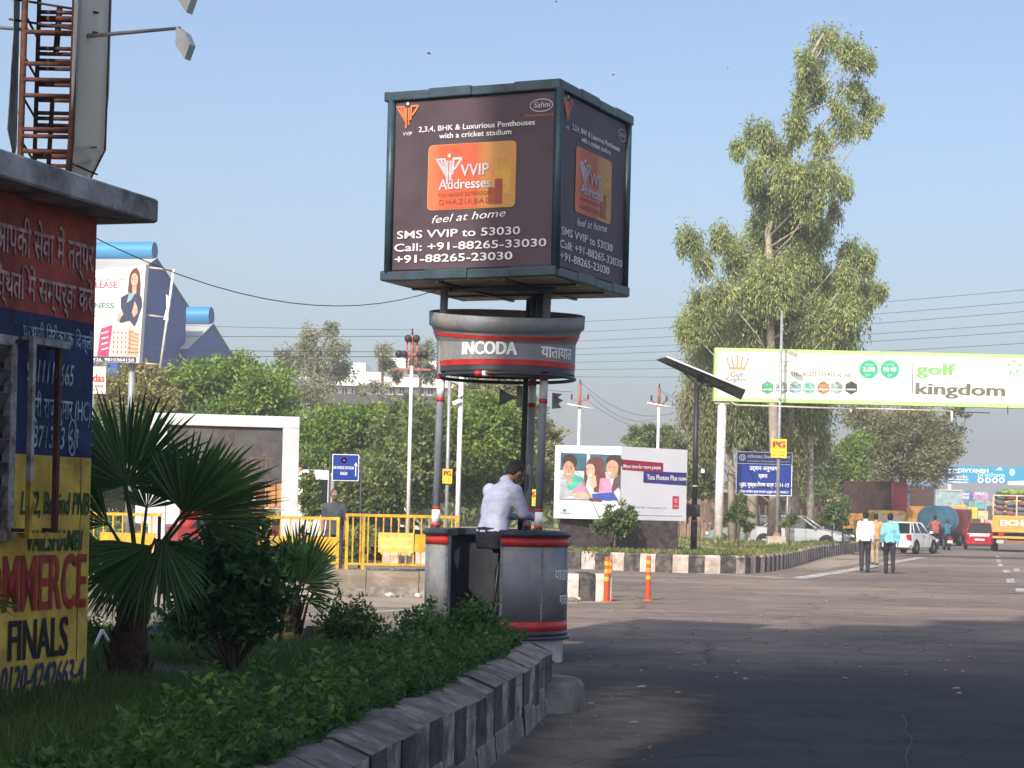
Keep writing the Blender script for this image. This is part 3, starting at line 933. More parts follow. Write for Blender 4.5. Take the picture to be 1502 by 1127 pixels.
b = MB(); b.lathe([(.0, 0), (.68, 0)], M('cream underside', (.36, .32, .25), .8, var=.15, scale=4), 40); b.build('soffit', ring, (0, 0, 2.90))
b = MB(); pts = [(.70 * math.cos(t), .70 * math.sin(t), 2.845) for t in np.linspace(0, 2 * math.pi, 40)]
b.path(pts, .018, m_kgd, 8); b.build('hoop_rail', ring)
b = MB(); b.text('INCODA', 0, 3.03, .125, m_kwhite, y=0, w=.56, bold=.06, fn=onk(.703, -ang(665) + .02))
b.rect(-.001, -.001, .001, .001, m_kwhite, 0)
b.text('.', .012, 3.172, .16, m_kwhite, y=0, w=.024, fn=onk(.703, -ang(665) + .02))
b.text('यातायात', 0, 3.02, .115, m_kwhite, y=0, w=.46, bold=.035, fn=onk(.703, -ang(783) - .0))
b.build('lettering', ring)
b = MB()       # red and white cuff tied on the hoop, loudspeaker horns, small box on the post, camera
b.tube((-.30, -.66, 2.84), (-.23, -.66, 2.84), .03, m_kred); b.tube((-.23, -.66, 2.84), (-.17, -.66, 2.84), .028, m_kwhite); b.tube((-.17, -.66, 2.84), (-.1, -.66, 2.84), .03, m_kred)
b.build('reflective_cuff', ring)
def horn(px, py, flip, name):
    b = MB(); w = W(px, py, 20.05)
    mt = M('loudspeaker grey', (.30, .28, .26), .6)
    d = -1 if flip else 1
    b.lathe([(.015, .12), (.03, .05), (.05, .0), (.115, -.10), (.12, -.105), (.10, -.09), (.04, .0)], mt, 18, (0, 0, 0), axis='x')
    b.v = [(p[0] * d * .8, p[1] * .8, p[2] * .8) for p in b.v]
    b.box((.12 * d, 0, .01), (.06, .05, .22), mt)
    b.build(name, K, (w.x + .138, .05, w.z))
horn(741, 583, False, 'horn_loudspeaker')
b = MB(); b.bx(-.03, .03, -.02, .02, -.03, .03, m_kgd); b.build('junction_box', K, (-.51, -.2, 3.71))
b = MB()
for x in (.48, .43): b.tube((x - .1, .2, 3.25), (x - .08, .2, 3.75), .05, m_kgd, n=8)
b.tube((.27, .35, 3.2), (.29, .35, 3.9), .045, m_kgd, n=10)
b.build('cable_bundle', ring)
# black duct between counter and far horn
b = MB(); w = W(806, 590, 20.6)
b.poly([(0, 0, -.07), (.10, 0, -.06), (.07, 0, -.01), (.12, 0, .02), (.06, 0, .05), (.11, .02, .09), (0, .02, .10)], M('loudspeaker pale', (.42, .42, .42), .6)); b.build('banner_scrap', K, (w.x + .138, .6, w.z))

# ------------------------------------------------------------------ advertisement cube on top
c0 = W(815, 398, 18.75)
A = math.radians(-24.5)
SB = 1.80
CB = empty('advertising_cube', (c0.x, c0.y, c0.z), A, 'large dark advertising cube with orange card logo on top of the kiosk posts', 'advertising cube')
Zb, Zt = 0.0, 1.77
m_bz = M('cube trim teal', (0.034, 0.066, 0.082), 0.4, var=0.15, scale=5)
m_ad = M('dark brown ad sheet', (0.082, 0.056, 0.070), 0.5, var=0.10, scale=2, spec=.25)
m_adt = M('ad silver lettering', (0.52, 0.52, 0.58), 0.5)
m_adw = M('ad white lettering', (0.78, 0.78, 0.80), 0.5)
def ad_orange():
    m = bpy.data.materials.new('ad orange card'); m.use_nodes = True; nt = m.node_tree; p = nt.nodes['Principled BSDF']
    p.inputs['Roughness'].default_value = .5
    tc = nt.nodes.new('ShaderNodeTexCoord'); sx = nt.nodes.new('ShaderNodeSeparateXYZ')
    nt.links.new(tc.outputs['Object'], sx.inputs[0])
    r = nt.nodes.new('ShaderNodeValToRGB'); mr = nt.nodes.new('ShaderNodeMapRange')
    mr.inputs[1].default_value = .5; mr.inputs[2].default_value = 1.4
    nz = nt.nodes.new('ShaderNodeTexNoise'); nz.inputs['Scale'].default_value = 1.2
    mp = nt.nodes.new('ShaderNodeMapping'); mp.inputs['Rotation'].default_value = (0, .7, 0); mp.inputs['Scale'].default_value = (5, 5, 1)
    nt.links.new(tc.outputs['Object'], mp.inputs[0]); nt.links.new(mp.outputs[0], nz.inputs['Vector'])
    ad = nt.nodes.new('ShaderNodeMath'); ad.operation = 'MULTIPLY_ADD'; ad.inputs[1].default_value = .35
    nt.links.new(nz.outputs[0], ad.inputs[0]); nt.links.new(sx.outputs[0], ad.inputs[2])
    nt.links.new(ad.outputs[0], mr.inputs[0]); nt.links.new(mr.outputs[0], r.inputs[0])
    e = r.color_ramp.elements; e[0].color = (.78, .17, .07, 1); e[1].color = (.55, .26, .06, 1)
    x = e.new(.25); x.color = (.58, .09, .03, 1); x = e.new(.55); x.color = (.46, .08, .03, 1); x = e.new(.85); x.color = (.58, .26, .06, 1)
    nt.links.new(r.outputs[0], p.inputs['Base Color'])
    return m
m_or = ad_orange()
m_orl = M('ad orange logo', (.62, .17, .06), .5)
def viplogo(b, x, z, s, m1, m2, y=-.010):
    """funnel shaped mark of narrow strokes V I P with a dot on top"""
    t = s * .09
    for o in (0, .17, .34):
        b.line([(x - .5 * s + o * s, z + .45 * s), (x - .03 * s + o * s * .12, z - (.28 - o * .3) * s)], t, m1, y)
    b.line([(x - .55 * s, z + .45 * s), (x - .1 * s, z + .45 * s)], t * .8, m1, y - .0005)
    for o in (-.02, .12): b.line([(x + o * s, z + .38 * s), (x + o * s, z - (.55 - o) * s)], t, m1, y - .001)
    b.line([(x + .22 * s, z + .45 * s), (x + .62 * s, z + .45 * s), (x + .30 * s, z + .02 * s), (x + .18 * s, z + .02 * s)], t, m1, y - .0015)
    b.line([(x + .25 * s, z + .45 * s), (x + .22 * s, z - .2 * s)], t, m1, y - .002)
    b.oval(x + .05 * s, z + .58 * s, s * .07, s * .07, m2, y, 12)
def ad_face(parent, loc, rz, name):
    """w x h print, origin lower left"""
    o = empty(name, loc, rz); o.parent = parent
    w, h = SB - .10, Zt - .12
    f = MB(); f.bx(0, w, 0, .01, 0, h, m_ad); f.build('sheet', o)
    b = MB()
    sx_, sz_ = w / 730.0, h / 820.0      # measured on the photo's front face
    X = lambda v: v * sx_; Z = lambda v: h - v * sz_
    viplogo(b, X(52), Z(70), .21, m_orl, m_adw)
    b.text('VVIP', X(36), Z(165), .035, m_adw, w=.10)
    b.ring(X(672), Z(62), X(52), .063, .008, m_adt, -.008); b.text('Sahni', X(672), Z(72), .055, m_adt, al='c', w=.17, shear=.25)
    b.text('Owning Luxury Made', X(665), Z(112), .022, m_orl, al='c', w=.30)
    b.text('2,3,4, BHK & Luxurious Penthouses', X(110), Z(152), .052, m_adw, w=X(535), bold=.011)
    b.text('with a cricket stadium', X(208), Z(190), .052, m_adw, w=X(332), bold=.011)
    b.rrect(X(160), Z(535), X(562), Z(222), .05, m_or, -.006)
    b.rrect(X(158), Z(537), X(564), Z(220), .05, M('card edge gold', (.6, .33, .06), .5), -.004)
    b.rect(X(440), Z(520), X(490), Z(440), M('card brown block', (.36, .07, .03), .5), -.0075)
    b.rect(X(470), Z(520), X(505), Z(400), M('card brown block', (.36, .07, .03), .5), -.0072)
    b.rect(X(470), Z(470), X(540), Z(300), M('card ochre block', (.58, .31, .05), .5), -.0068)
    viplogo(b, X(252), Z(345), .24, m_adt, m_adw, -.009)
    b.text('VVIP', X(312), Z(378), .115, m_adt, w=X(130), bold=.02, y=-.011)
    b.text('Addresses', X(212), Z(438), .098, m_adt, w=X(240), bold=.022, y=-.011)
    b.text('RAJ NAGAR EXTENSION', X(214), Z(473), .038, M('card dark print', (.28, .07, .02), .5), w=X(238), y=-.011)
    b.text('GHAZIABAD', X(214), Z(512), .052, M('card dark print', (.28, .07, .02), .5), w=X(240), y=-.011, space=1.25)
    b.text('feel at home', X(178), Z(600), .075, m_adw, w=X(340), shear=.45, rot=.05)
    b.text('SMS VVIP to 53030', X(20), Z(668), .075, m_adw, w=X(570), bold=.016)
    b.text('Call: +91-88265-33030', X(0) + .02, Z(730), .075, m_adw, w=X(700), bold=.02)
    b.text('+91-88265-23030', X(4) + .02, Z(787), .075, m_adw, w=X(545), bold=.03)
    b.build('print', o)
    return o
# local frame of the cube: corner nearest to the viewer at the origin, front face along -X, right face along +Y
ad_face(CB, (-SB + .05, -.0, .06), 0, 'advert_sheet')
ad_face(CB, (0.0, .05, .06), math.pi / 2, 'advert_sheet')
b = MB(); b.bx(-SB + .02, -.02, .012, SB - .02, .03, Zt - .03, M('cube inner box', (.04, .035, .04), .7)); b.build('inner_box', CB)
for x, y in ((0, 0), (-SB, 0), (0, SB), (-SB, SB)):
    b = MB(); b.tube((x, y, .02), (x, y, Zt - .02), .040, m_bz, n=12); b.build('corner_post', CB)
def trim(z, name):
    e = .05; q = [Vector((e * .2, -e * .2, 0)), Vector((e * .2, SB + e, 0)), Vector((-SB - e, SB + e, 0)), Vector((-SB - e, -e * .2, 0))]
    for i in range(4):
        a, c = q[i], q[(i + 1) % 4]
        nn = 4
        for k in range(nn):
            p, r = a.lerp(c, k / nn), a.lerp(c, (k + 1) / nn)
            dz = (.004 if k % 2 else -.003); r_ = .043 + (.004 if k % 2 else 0)
            mid_ = p.lerp(r, .5); al = abs(r.x - p.x) > abs(r.y - p.y); ln_ = (r - p).length + .0
            b = MB(); b.box((mid_.x, mid_.y, z + dz), (ln_ + (.02 if k in (0, nn - 1) else -.003), r_ * 1.3, r_ * 2.1) if al else (r_ * 1.3, ln_ + (.02 if k in (0, nn - 1) else -.003), r_ * 2.1), m_bz, RY(rng.uniform(-.006, .006)) if al else RX(rng.uniform(-.006, .006))); o_ = b.build(name, CB); bv_ = o_.modifiers.new('soften', 'BEVEL'); bv_.width = .012; bv_.segments = 2
trim(Zt, 'edge_trim'); trim(0.0, 'edge_trim')
m_und = M('cube underside cream', (.62, .50, .36), .85, var=.2, scale=4)
for i in range(3):
    for j in range(3):
        b = MB(); s_b = SB / 3
        b.bx(-SB + i * s_b + .01, -SB + (i + 1) * s_b - .01, j * s_b + .01, (j + 1) * s_b - .01, -.052 - .004 * ((i + j) % 2), -.035, m_und)
        b.build('base_panel', CB)
b = MB()
for t in (.3, .7):
    b.bx(-SB * t - .02, -SB * t + .02, 0, SB, -.075, -.057, m_kgd); b.bx(-SB, 0, SB * t - .02, SB * t + .02, -.078, -.058, m_kgd)
b.path([(-.75 * SB, .3 * SB, -.09), (-.5 * SB, .1 * SB, -.13), (-.15 * SB, .35 * SB, -.09)], .02, m_kgd, 6)
b.build('base_beam', CB)
# ------------------------------------------------------------------ yellow barriers on the median
m_by = M('barrier yellow', (0.66, 0.38, 0.02), 0.5, var=0.12, scale=5, dirt=((0.30, 0.18, 0.05), 4, 0.4))
m_by2 = M('barrier plate yellow', (0.80, 0.55, 0.03), 0.5, var=0.08, scale=4)
def barrier(px0, px1, Y, label, plates, ytop=755, ybot=834, n=11, dY=0.0):
    a, c = W(px0, ybot, Y), W(px1, ybot, Y + dY)
    a.z = c.z = 0.40
    L = (c - a).length; rz = math.atan2(c.y - a.y, c.x - a.x)
    h = W((px0 + px1) / 2, ytop, Y).z - .40
    r = empty('yellow_barrier', a, rz, label, 'barrier', 'yellow crowd barriers on the median')
    b = MB(); b.bx(0, L, -.02, .02, h - .05, h, m_by); b.build('top_rail', r)
    b = MB(); b.bx(0, L, -.018, .018, .10, .14, m_by); b.build('bottom_rail', r)
    for x in (0.03, L - .03, L * .16 if n > 9 else L - .03):
        b = MB(); b.bx(x - .025, x + .025, -.024, .024, 0, h - .05, m_by); b.build('post', r)
        b = MB(); b.bx(x - .03, x + .03, -.25, .25, 0, .03, m_by); b.build('foot', r)
    for i in range(1, n):
        x = L * i / n
        b = MB(); b.bx(x - .012, x + .012, -.010, .010, .14, h - .05, m_by); b.build('bar', r)
    for (t0, t1, z0, z1, mt) in plates:
        b = MB(); b.bx(L * t0, L * t1, -.034, -.026, h * z0, h * z1, mt)
        if mt is not m_by:
            rr = random.Random(int(t0 * 100))
            for k in range(3): b.text(['मंगल ट्रेडर्स', 'फोन 98100', 'गाजियाबाद'][k], L * t0 + .04, h * (z1 - .14 - .13 * k), .05, M('plate pale print', (.85, .74, .35), .6), y=-.037, w=L * (t1 - t0) - .08, bold=.01)
        b.build('plate', r)
    return r
barrier(338, 497, 34.6, 'yellow barrier whose solid panel stands behind the white board leg', [(.05, .98, .28, .62, m_by)], 757, 836, 11)
barrier(505, 672, 34.4, 'yellow barrier with printed and plain plates beside the kiosk', [(.29, .60, .33, .68, M('barrier print yellow', (.75, .50, .12), .5)), (.61, .74, .35, .66, m_by), (.80, .99, .35, .70, m_by2)], 755, 838, 15, dY=.3)
barrier(108, 235, 34.5, 'yellow barrier half hidden behind the big palm', [(.3, .95, .28, .62, m_by)], 752, 834, 9)

# ------------------------------------------------------------------ white framed board behind the barrier
wb0 = W(222, 604, 35.6); wb1 = W(440, 612, 35.9)
rz = math.atan2(wb1.y - wb0.y, wb1.x - wb0.x); Lw = (wb1 - wb0).length; ht = wb1.z
br = empty('framed_board', (wb0.x, wb0.y, 0), rz, 'white framed sign board seen from its grey back, above the yellow barrier', 'sign board')
m_wf = M('white board frame', (.56, .56, .58), .5, var=.04, scale=3, dirt=((.45, .42, .38), 2, .3))
b = MB(); b.rbox(0, Lw, -.09, .09, ht - .21, ht, m_wf, .008); b.build('top_beam', br)
b = MB(); b.rbox(Lw - .30, Lw, -.088, .088, .38, ht - .212, m_wf, .008); b.build('leg', br)
b = MB(); b.rbox(0, .30, -.088, .088, .38, ht - .212, m_wf, .008); b.build('leg', br)
m_gp = M('grey board back', (.045, .042, .043), .7, var=.12, scale=1.5, dirt=((.10, .095, .092), .9, .5))
b = MB(); b.bx(.30, Lw - .30, -.02, .02, ht - 1.22, ht - .212, m_gp)
b.build('panel', br)
b = MB(); m_bl = M('show through print', (.13, .09, .08), .8)
b.ring(1.45, ht - .38, .09, .13, .02, m_bl, -.024); b.rect(1.38, ht - .53, 1.52, ht - .49, m_bl, -.024)
tmp = MB(); tmp.text('गौतम बुद्ध मार्ग', 0, 0, .26, m_bl, y=-.024, w=1.9, bold=.01)
b.add([(Lw - .45 - v[0], v[1], ht - .98 + v[2]) for v in tmp.v], [list(reversed(f)) for f in tmp.f], m_bl)
b.build('lettering', br)

# ------------------------------------------------------------------ signs on poles
m_pole = M('galvanised pole', (.36, .37, .38), .45, .3, var=.1, scale=5)
m_signblue = M('sign blue', (.004, .030, .24), .4, var=.05)
m_white = M('sign white', (.78, .79, .80), .5, var=.04)
def flat_sign(name, x0, y0, x1, y1, Y, mat, rz=0.0, t=.03):
    """sign panel between photo points (x0,y0) top left and (x1,y1) bottom right at depth Y; local origin = lower left corner"""
    a, c = W(x0, y1, Y), W(x1, y1, Y); w = (c - a).length; h = W(x0, y0, Y).z - a.z
    return a, w, h
a, w, h = flat_sign('', 487, 666, 526, 705, 42, m_signblue)
r = empty('road_sign', a, 0, 'small square blue AIR FORCE STATION sign with white up arrow', 'sign')
b = MB(); b.bx(0, w, 0, .02, 0, h, m_white); b.rect(.015, .015, w - .015, h - .015, m_signblue); b.build('sign_panel', r)
b = MB(); b.ring(w * .44, h * .77, .06, .06, .03, m_white); b.oval(w * .44, h * .77, .022, .022, M('roundel red', (.5, .03, .03), .5), -.008)
b.text('AIR FORCE STATION', .02, h * .44, .06, m_white, w=w * .78, bold=.02); b.text('DADRI', w * .44, h * .22, .065, m_white, al='c', bold=.02, w=w * .26)
b.rect(w * .87, h * .18, w * .90, h * .62, m_white, -.006); b.pg([(w * .82, h * .58), (w * .95, h * .58), (w * .885, h * .70)], m_white, -.006); b.build('print', r)
for x in (-.05, w + .05):
    b = MB(); b.tube((x, .03, -a.z), (x, .03, h + .05), .022, M('dark sign post', (.05, .05, .055), .6)); b.build('post', r)

a, w, h = flat_sign('', 1079, 662, 1161, 726, 79, m_signblue)
r = empty('notice_board', a, 0, 'large blue board with white Hindi lettering and 2011-12 on the far island', 'sign board')
b = MB(); b.bx(0, w, 0, .04, 0, h, m_white); b.rect(.03, .03, w - .03, h * .715, m_signblue); b.rect(.03, h * .73, w - .03, h - .03, m_signblue); b.build('sign_panel', r)
b = MB()
b.ring(w * .105, h * .86, .13, .13, .035, m_white, -.007); b.ring(w * .105, h * .86, .065, .065, .025, m_white, -.007)
fixi = lambda s: s
b.text('गाजियाबाद विकास प्राधिकरण'.replace('जि', 'िज').replace('वि', 'िव').replace('धि', 'िध'), w * .19, h * .85, .12, m_white, w=w * .77, bold=.02)
b.text('GHAZIABAD DEVELOPMENT AUTHORITY', w * .19, h * .77, .05, m_white, w=w * .77, bold=.02)
b.text('उद्यान अनुभाग', w * .48, h * .58, .16, m_white, al='c', w=w * .5, bold=.03)
b.text('द्वारा', w * .48, h * .41, .15, m_white, al='c', w=w * .16, bold=.03)
b.text('बृहद वृक्षारोपण सत्र 2011-12', w * .06, h * .20, .16, m_white, w=w * .89, bold=.03)
b.text('"जीवन अनमोल वृक्ष लगाओ। प्रदूषण को दूर भगाओ।।"', w * .06, h * .06, .09, m_white, w=w * .89, bold=.02)
b.build('lettering', r)
for x in (.15, w - .15):
    b = MB(); b.tube((x, .07, .4 - a.z), (x, .07, h * .5), .04, m_pole); b.build('post', r)

m_pgy = M('poster yellow', (.82, .62, .04), .5, var=.05)
m_pgo = M('poster orange', (.80, .42, .03), .5, var=.05)
def pg_poster(px, py0, py1, wpx, Y, label, rz=0):
    a = W(px - wpx / 2, py1, Y); w = wpx * Y / F; h = (py1 - py0) * Y / F
    r = empty('poster', a, rz, label, 'poster', 'yellow PG posters tied to poles')
    b = MB(); b.bx(0, w, 0, .008, 0, h, m_pgy); b.rect(0, 0, w, h * .98, m_pgy, -.003); b.rect(.01, h * .42, w - .01, h * .97, m_pgo, -.005); b.build('sheet', r)
    b = MB(); b.text('PG', w * .14, h * .55, h * .32, M('poster dark red', (.25, .02, .02), .5), w=w * .74, bold=.07, y=-.009)
    b.text('9811 234567', w * .08, h * .08, h * .12, M('poster dark red', (.25, .02, .02), .5), w=w * .84, y=-.009)
    b.text('BOYS GIRLS', w * .08, h * .27, h * .10, M('poster dark red', (.25, .02, .02), .5), w=w * .84, y=-.009); b.build('print', r)

# ------------------------------------------------------------------ camera pole on the far island
pb = G(1139, 801, .42); pt = W(1147, 456, pb.y)
r = empty('lamp_pole', (pb.x, pb.y, .42), 0, 'tall slim grey pole on a concrete block with a camera arm near its top', 'pole')
b = MB(); b.tube((0, 0, 0), (pt.x - pb.x, 0, pt.z - .42), .075, m_pole, r1=.05, n=10); b.build('shaft', r)
b = MB(); q = .33; b.rbox(-.38, .32, -.3, .3, 0, .36, M('pale block', (.48, .40, .32), .9, var=.15, scale=4), .02); b.build('concrete_base', r)
b = MB(); b.lathe([(.17, .36), (.14, .44), (.08, .52)], M('brown grout', (.3, .16, .09), .9), 12); b.build('base_collar', r)
cz = W(1158, 522, pb.y).z - .42
b = MB(); b.path([(pt.x - pb.x, 0, cz - .25), (.34, -.1, cz - .22), (.40, -.15, cz - .05)], .02, m_pole, 6)
b.box((.40, -.15, cz + .08), (.42, .16, .12), M('camera housing', (.42, .36, .33), .5), RY(math.radians(22)))
b.box((.22, -.15, cz + .18), (.16, .14, .03), M('camera housing', (.42, .36, .33), .5), RY(math.radians(35))); b.build('camera', r)
b = MB(); b.tube((-.02, -.02, 5.55), (.02, -.02, 5.6), .085, M('banding', (.3, .3, .3), .5)); b.build('clamp', r)
pg_poster(1142, 644, 671, 23, pb.y - .15, 'yellow PG poster on the tall grey pole in front of the blue Hindi board')

# ------------------------------------------------------------------ solar lamp
sbp = W(1018, 770, 60); hp = W(1022, 566, 60)
r = empty('solar_lamp', (sbp.x, 60, .42), 0, 'black solar lamp post with a tilted panel seen from below', 'solar lamp')
m_blk = M('black painted steel', (.022, .022, .024), .5, var=.1)
hz = hp.z - .42
b = MB(); b.tube((0, 0, 0), (0, 0, .9), .10, m_blk, n=10); b.tube((0, 0, .9), (hp.x - sbp.x, 0, hz), .085, m_blk, r1=.075, n=10); b.build('shaft', r)
b = MB(); b.bx(-.24, .16, -.2, .1, 1.05, 1.42, m_blk); b.build('battery_box', r)
b = MB(); b.tube((0, 0, 1.95), (0, 0, 2.0), .09, M('old paste', (.45, .35, .15), .8)); b.tube((0, 0, .75), (0, 0, .95), .092, M('band brown', (.4, .1, .04), .7)); b.build('band', r)
b = MB(); b.tube((0, 0, 2.66), (.22, -.05, 2.50), .01, m_pole, n=5); b.bx(.17, .27, -.06, -.03, 2.38, 2.50, m_white); b.build('tag', r)
# panel: four corners at depth; long axis tilts down to the right and toward the road
P1, P2 = W(962, 528, 61.4), W(1087, 587, 60.9)
P4, P3 = W(977, 524.0, 59.8), W(1094, 572, 59.3)
off = Vector((sbp.x, 60, .42))
b = MB(); th = Vector((.01, .0, .045))
q = [p - off for p in (P1, P2, P3, P4)]
m_pv = M('solar panel back', (.055, .05, .055), .6, var=.1); m_pvt = M('solar frame', (.5, .5, .52), .4, .5)
b.add([*q, *[p + th for p in q]], [(0, 3, 2, 1)], m_pv); b.add([*q, *[p + th for p in q]], [(4, 5, 6, 7)], M('solar cells', (.02, .03, .08), .15)); b.add([*q, *[p + th for p in q]], [(0, 1, 5, 4), (1, 2, 6, 5), (2, 3, 7, 6), (3, 0, 4, 7)], m_pvt)
b.build('solar_panel', r)
b = MB(); topc = Vector((hp.x - sbp.x, 0, hz)); mid = (q[0] + q[1] + q[2] + q[3]) / 4
lo = lambda s, t: q[0].lerp(q[1], s).lerp(q[3].lerp(q[2], s), t)
for s in (.18, .45, .6, .8):
    b.tube(topc + Vector((0, 0, .02)), lo(s, .5), .028, m_blk, n=5)
b.tube(topc + Vector((0, 0, -.1)), mid, .09, m_blk, n=8); b.tube(lo(.1, .2), lo(.9, .2), .03, m_blk, n=5); b.tube(lo(.1, .8), lo(.9, .8), .03, m_blk, n=5)
b.build('bracket', r)

# ------------------------------------------------------------------ power poles, red above and white below
m_pr = M('pole red paint', (.36, .13, .10), .6, var=.15, scale=6)
m_pw = M('pole white paint', (.74, .73, .74), .6, var=.08, scale=6)
m_ins = M('insulator', (.05, .035, .035), .4)
def power_pole(px, pt, pred, pbase, Y, label, arm='cross', tube=None, rw=.085):
    top = W(px, pt, Y); bz = 0.0 if Y < 48 else .1
    bt = W(px, pbase, Y)
    r = empty('power_pole', (top.x, Y, bz), 0, label, 'power pole', 'red and white power poles')
    zr = W(px, pred, Y).z - bz; zt = top.z - bz
    b = MB(); b.tube((0, 0, 0), (0, 0, zr), rw, m_pw, r1=rw * .85, n=8); b.tube((0, 0, zr), (0, 0, zt), rw * .9, m_pr, n=8); b.tube((0, 0, zt), (0, 0, zt + .2), rw * .5, m_ins, n=6); b.build('shaft', r)
    k = Y / F
    b = MB()
    if arm == 'cross':
        z = zt - 24 * k * (Y / Y); hw = 12 * k
        b.bx(-hw, hw, -.05, .05, z - .04, z + .04, m_pr)
        for s in (-1, 1): b.tube((s * hw, 0, z + .02), (s * hw, 0, z + .28), .05, m_ins, n=6)
    elif arm == 'vee':
        z = zt - 24 * k; hw = 11 * k
        for s in (-1, 1):
            b.tube((0, 0, z - .1), (s * hw * .5, 0, z + .02), .04, m_pr, n=5); b.tube((s * hw * .5, 0, z + .02), (s * hw, 0, z + .2), .04, m_pr, n=5); b.tube((s * hw, 0, z + .15), (s * hw, 0, z + .42), .05, m_ins, n=6)
    else:
        for z, hw in ((zt - 5 * k, 6 * k), (zt - 28 * k, 19 * k), (zt - 50 * k, 28 * k)):
            b.bx(-hw, hw, -.04, .04, z - .028, z + .028, m_pr)
            if hw < 25 * k:
                for s in (-1, 1):
                    b.lathe([(0, -.14), (.10, -.11), (.12, 0), (.10, .11), (0, .14)], m_ins, 12, (s * hw, -.05, z), axis='y')
                    if hw > 8 * k: b.lathe([(0, -.14), (.09, -.11), (.11, 0), (.09, .11), (0, .14)], m_ins, 12, (s * hw * .6, -.05, z), axis='y')
        b.tube((-.15, 0, zt - 10 * k), (-.15, 0, zt - 50 * k), .03, m_pr, n=5); b.tube((.15, 0, zt - 10 * k), (.15, 0, zt - 50 * k), .03, m_pr, n=5)
    b.build('cross_arm', r)
    if tube:
        tz0, tz1, tw = tube
        a0, a1 = W(px - tw, tz0, Y), W(px + tw, tz1, Y)
        b = MB(); b.tube((a0.x - top.x, -.1, a0.z - bz), (a1.x - top.x, -.1, a1.z - bz), .04, m_white, n=6); b.build('tube_light', r)
power_pole(605, 492, 537, 750, 60, 'red and white power pole with six dark insulators left of the kiosk', 'big', rw=.062)
power_pole(851, 563, 600, 655, 95, 'red and white power pole nearest the kiosk on its right', 'cross', (593, 600, 19), .08)
power_pole(967, 569, 595, 650, 95, 'power pole with V-shaped arms left of the solar panel', 'vee', (591, 598, 18), .08)
power_pole(1002, 604, 632, 660, 130, 'small distant red and white power pole just left of the solar lamp post', 'cross', (632.5, 632.5, 17), .07)
# thin poles behind the kiosk's left post
r = empty('camera_pole', (W(671, 750, 52).x, 52, 0), 0, 'thin pale pole with a small camera, seen just right of the left kiosk post', 'pole')
b = MB(); b.tube((0, 0, 0), (.02, 0, W(673, 552, 52).z), .065, m_pw, n=8); b.build('shaft', r)
z = W(668, 590, 52).z; b = MB(); b.box((-.08, -.1, z), (.24, .14, .10), m_white, RY(math.radians(-25))); b.box((.0, -.05, z + .12), (.22, .14, .02), m_ins, RY(math.radians(-30))); b.build('camera', r)
r = empty('thin_pole', (W(655, 750, 50).x, 50, 0), 0, 'thin grey pole carrying a small yellow PG poster behind the left kiosk post', 'pole')
b = MB(); b.tube((0, 0, 0), (0, 0, W(655, 552, 50).z), .045, m_pole, n=8); b.build('shaft', r)
pg_poster(656, 688, 709, 14, 49.9, 'small yellow PG poster seen between the kiosk posts at left')
pg_poster(781, 718, 742, 9, 49, 'narrow yellow poster seen between the right kiosk posts')

# ------------------------------------------------------------------ red-orange bollards
m_bo = M('bollard orange', (.62, .085, .03), .45, var=.1, scale=8)
m_bs = M('bollard reflective yellow', (.80, .42, .05), .35, var=.1, scale=10)
def bollard(px, py, label, hpx=66):
    p = G(px, py)
    h = hpx * p.y / F
    r = empty('traffic_bollard', p, 0, label, 'bollard', 'orange traffic bollards')
    b = MB(); b.lathe([(.10, 0), (.10, .012), (.055, .02), (.05, .03)], m_bo, 20); b.build('foot', r)
    b = MB(); b.lathe([(.05, .02), (.047, h * .3), (.040, h * .96), (.03, h), (0, h)], m_bo, 20); b.build('body', r)
    for k, z in enumerate((.47, .64, .81)):
        b = MB(); b.lathe([(.0455, h * z), (.0445, h * (z + .09))], m_bs, 20); b.build('reflective_band', r)
bollard(889, 883, 'orange bollard with yellow bands, nearest to the kiosk')
bollard(950, 881, 'orange bollard with yellow bands standing alone, farther right')
bollard(893.5, 877, 'orange bollard almost hidden behind another bollard beside the kiosk', 58)

# ------------------------------------------------------------------ wedge shaped billboard
Yb = 55.0
L0, L1 = W(812, 760, Yb + .35), W(817, 653, Yb + .35)
C0, R1 = W(909, 762, Yb), W(1006, 764, Yb + 1.55)
zb = L0.z; zt = W(912, 655, Yb).z
tb = empty('billboard', (C0.x, Yb, zb), 0, 'wide white billboard with three smiling young people and a violet stripe', 'billboard')
H2 = zt - zb
m_bw = M('billboard white', (.74, .74, .76), .5, var=.02, scale=1)
m_bw2 = M('billboard shaded face and strip', (.62, .62, .68), .5, var=.02, scale=1)  # right face's dimness away from the sun painted in; also tints one printed strip
la = math.atan2(C0.y - L0.y, C0.x - L0.x); lw = (C0.xy - L0.xy).length
ra = math.atan2(R1.y - C0.y, R1.x - C0.x); rw = (R1.xy - C0.xy).length
b = MB()
p = [(L0.x - C0.x, L0.y - C0.y), (0, 0), (R1.x - C0.x, R1.y - C0.y), (R1.x - C0.x - .2, R1.y - C0.y + 1.4), (L0.x - C0.x + .2, L0.y - C0.y + 1.8)]
b.add([(x, y, 0) for x, y in p] + [(x, y, H2) for x, y in p], [(0, 1, 6, 5), (4, 0, 5, 9), (3, 4, 9, 8), (5, 6, 7, 8, 9), (4, 3, 2, 1, 0)], m_bw)
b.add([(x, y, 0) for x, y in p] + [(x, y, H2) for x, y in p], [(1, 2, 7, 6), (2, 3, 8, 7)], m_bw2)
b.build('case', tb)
b = MB(); b.bx(L0.x - C0.x + .2, R1.x - C0.x - .3, .5, 1.2, .42 - zb, 0, M('plinth dark', (.05, .04, .04), .9, var=.3)); b.build('base', tb)
pl = empty('left_face', (L0.x - C0.x, L0.y - C0.y, 0), la); pl.parent = tb
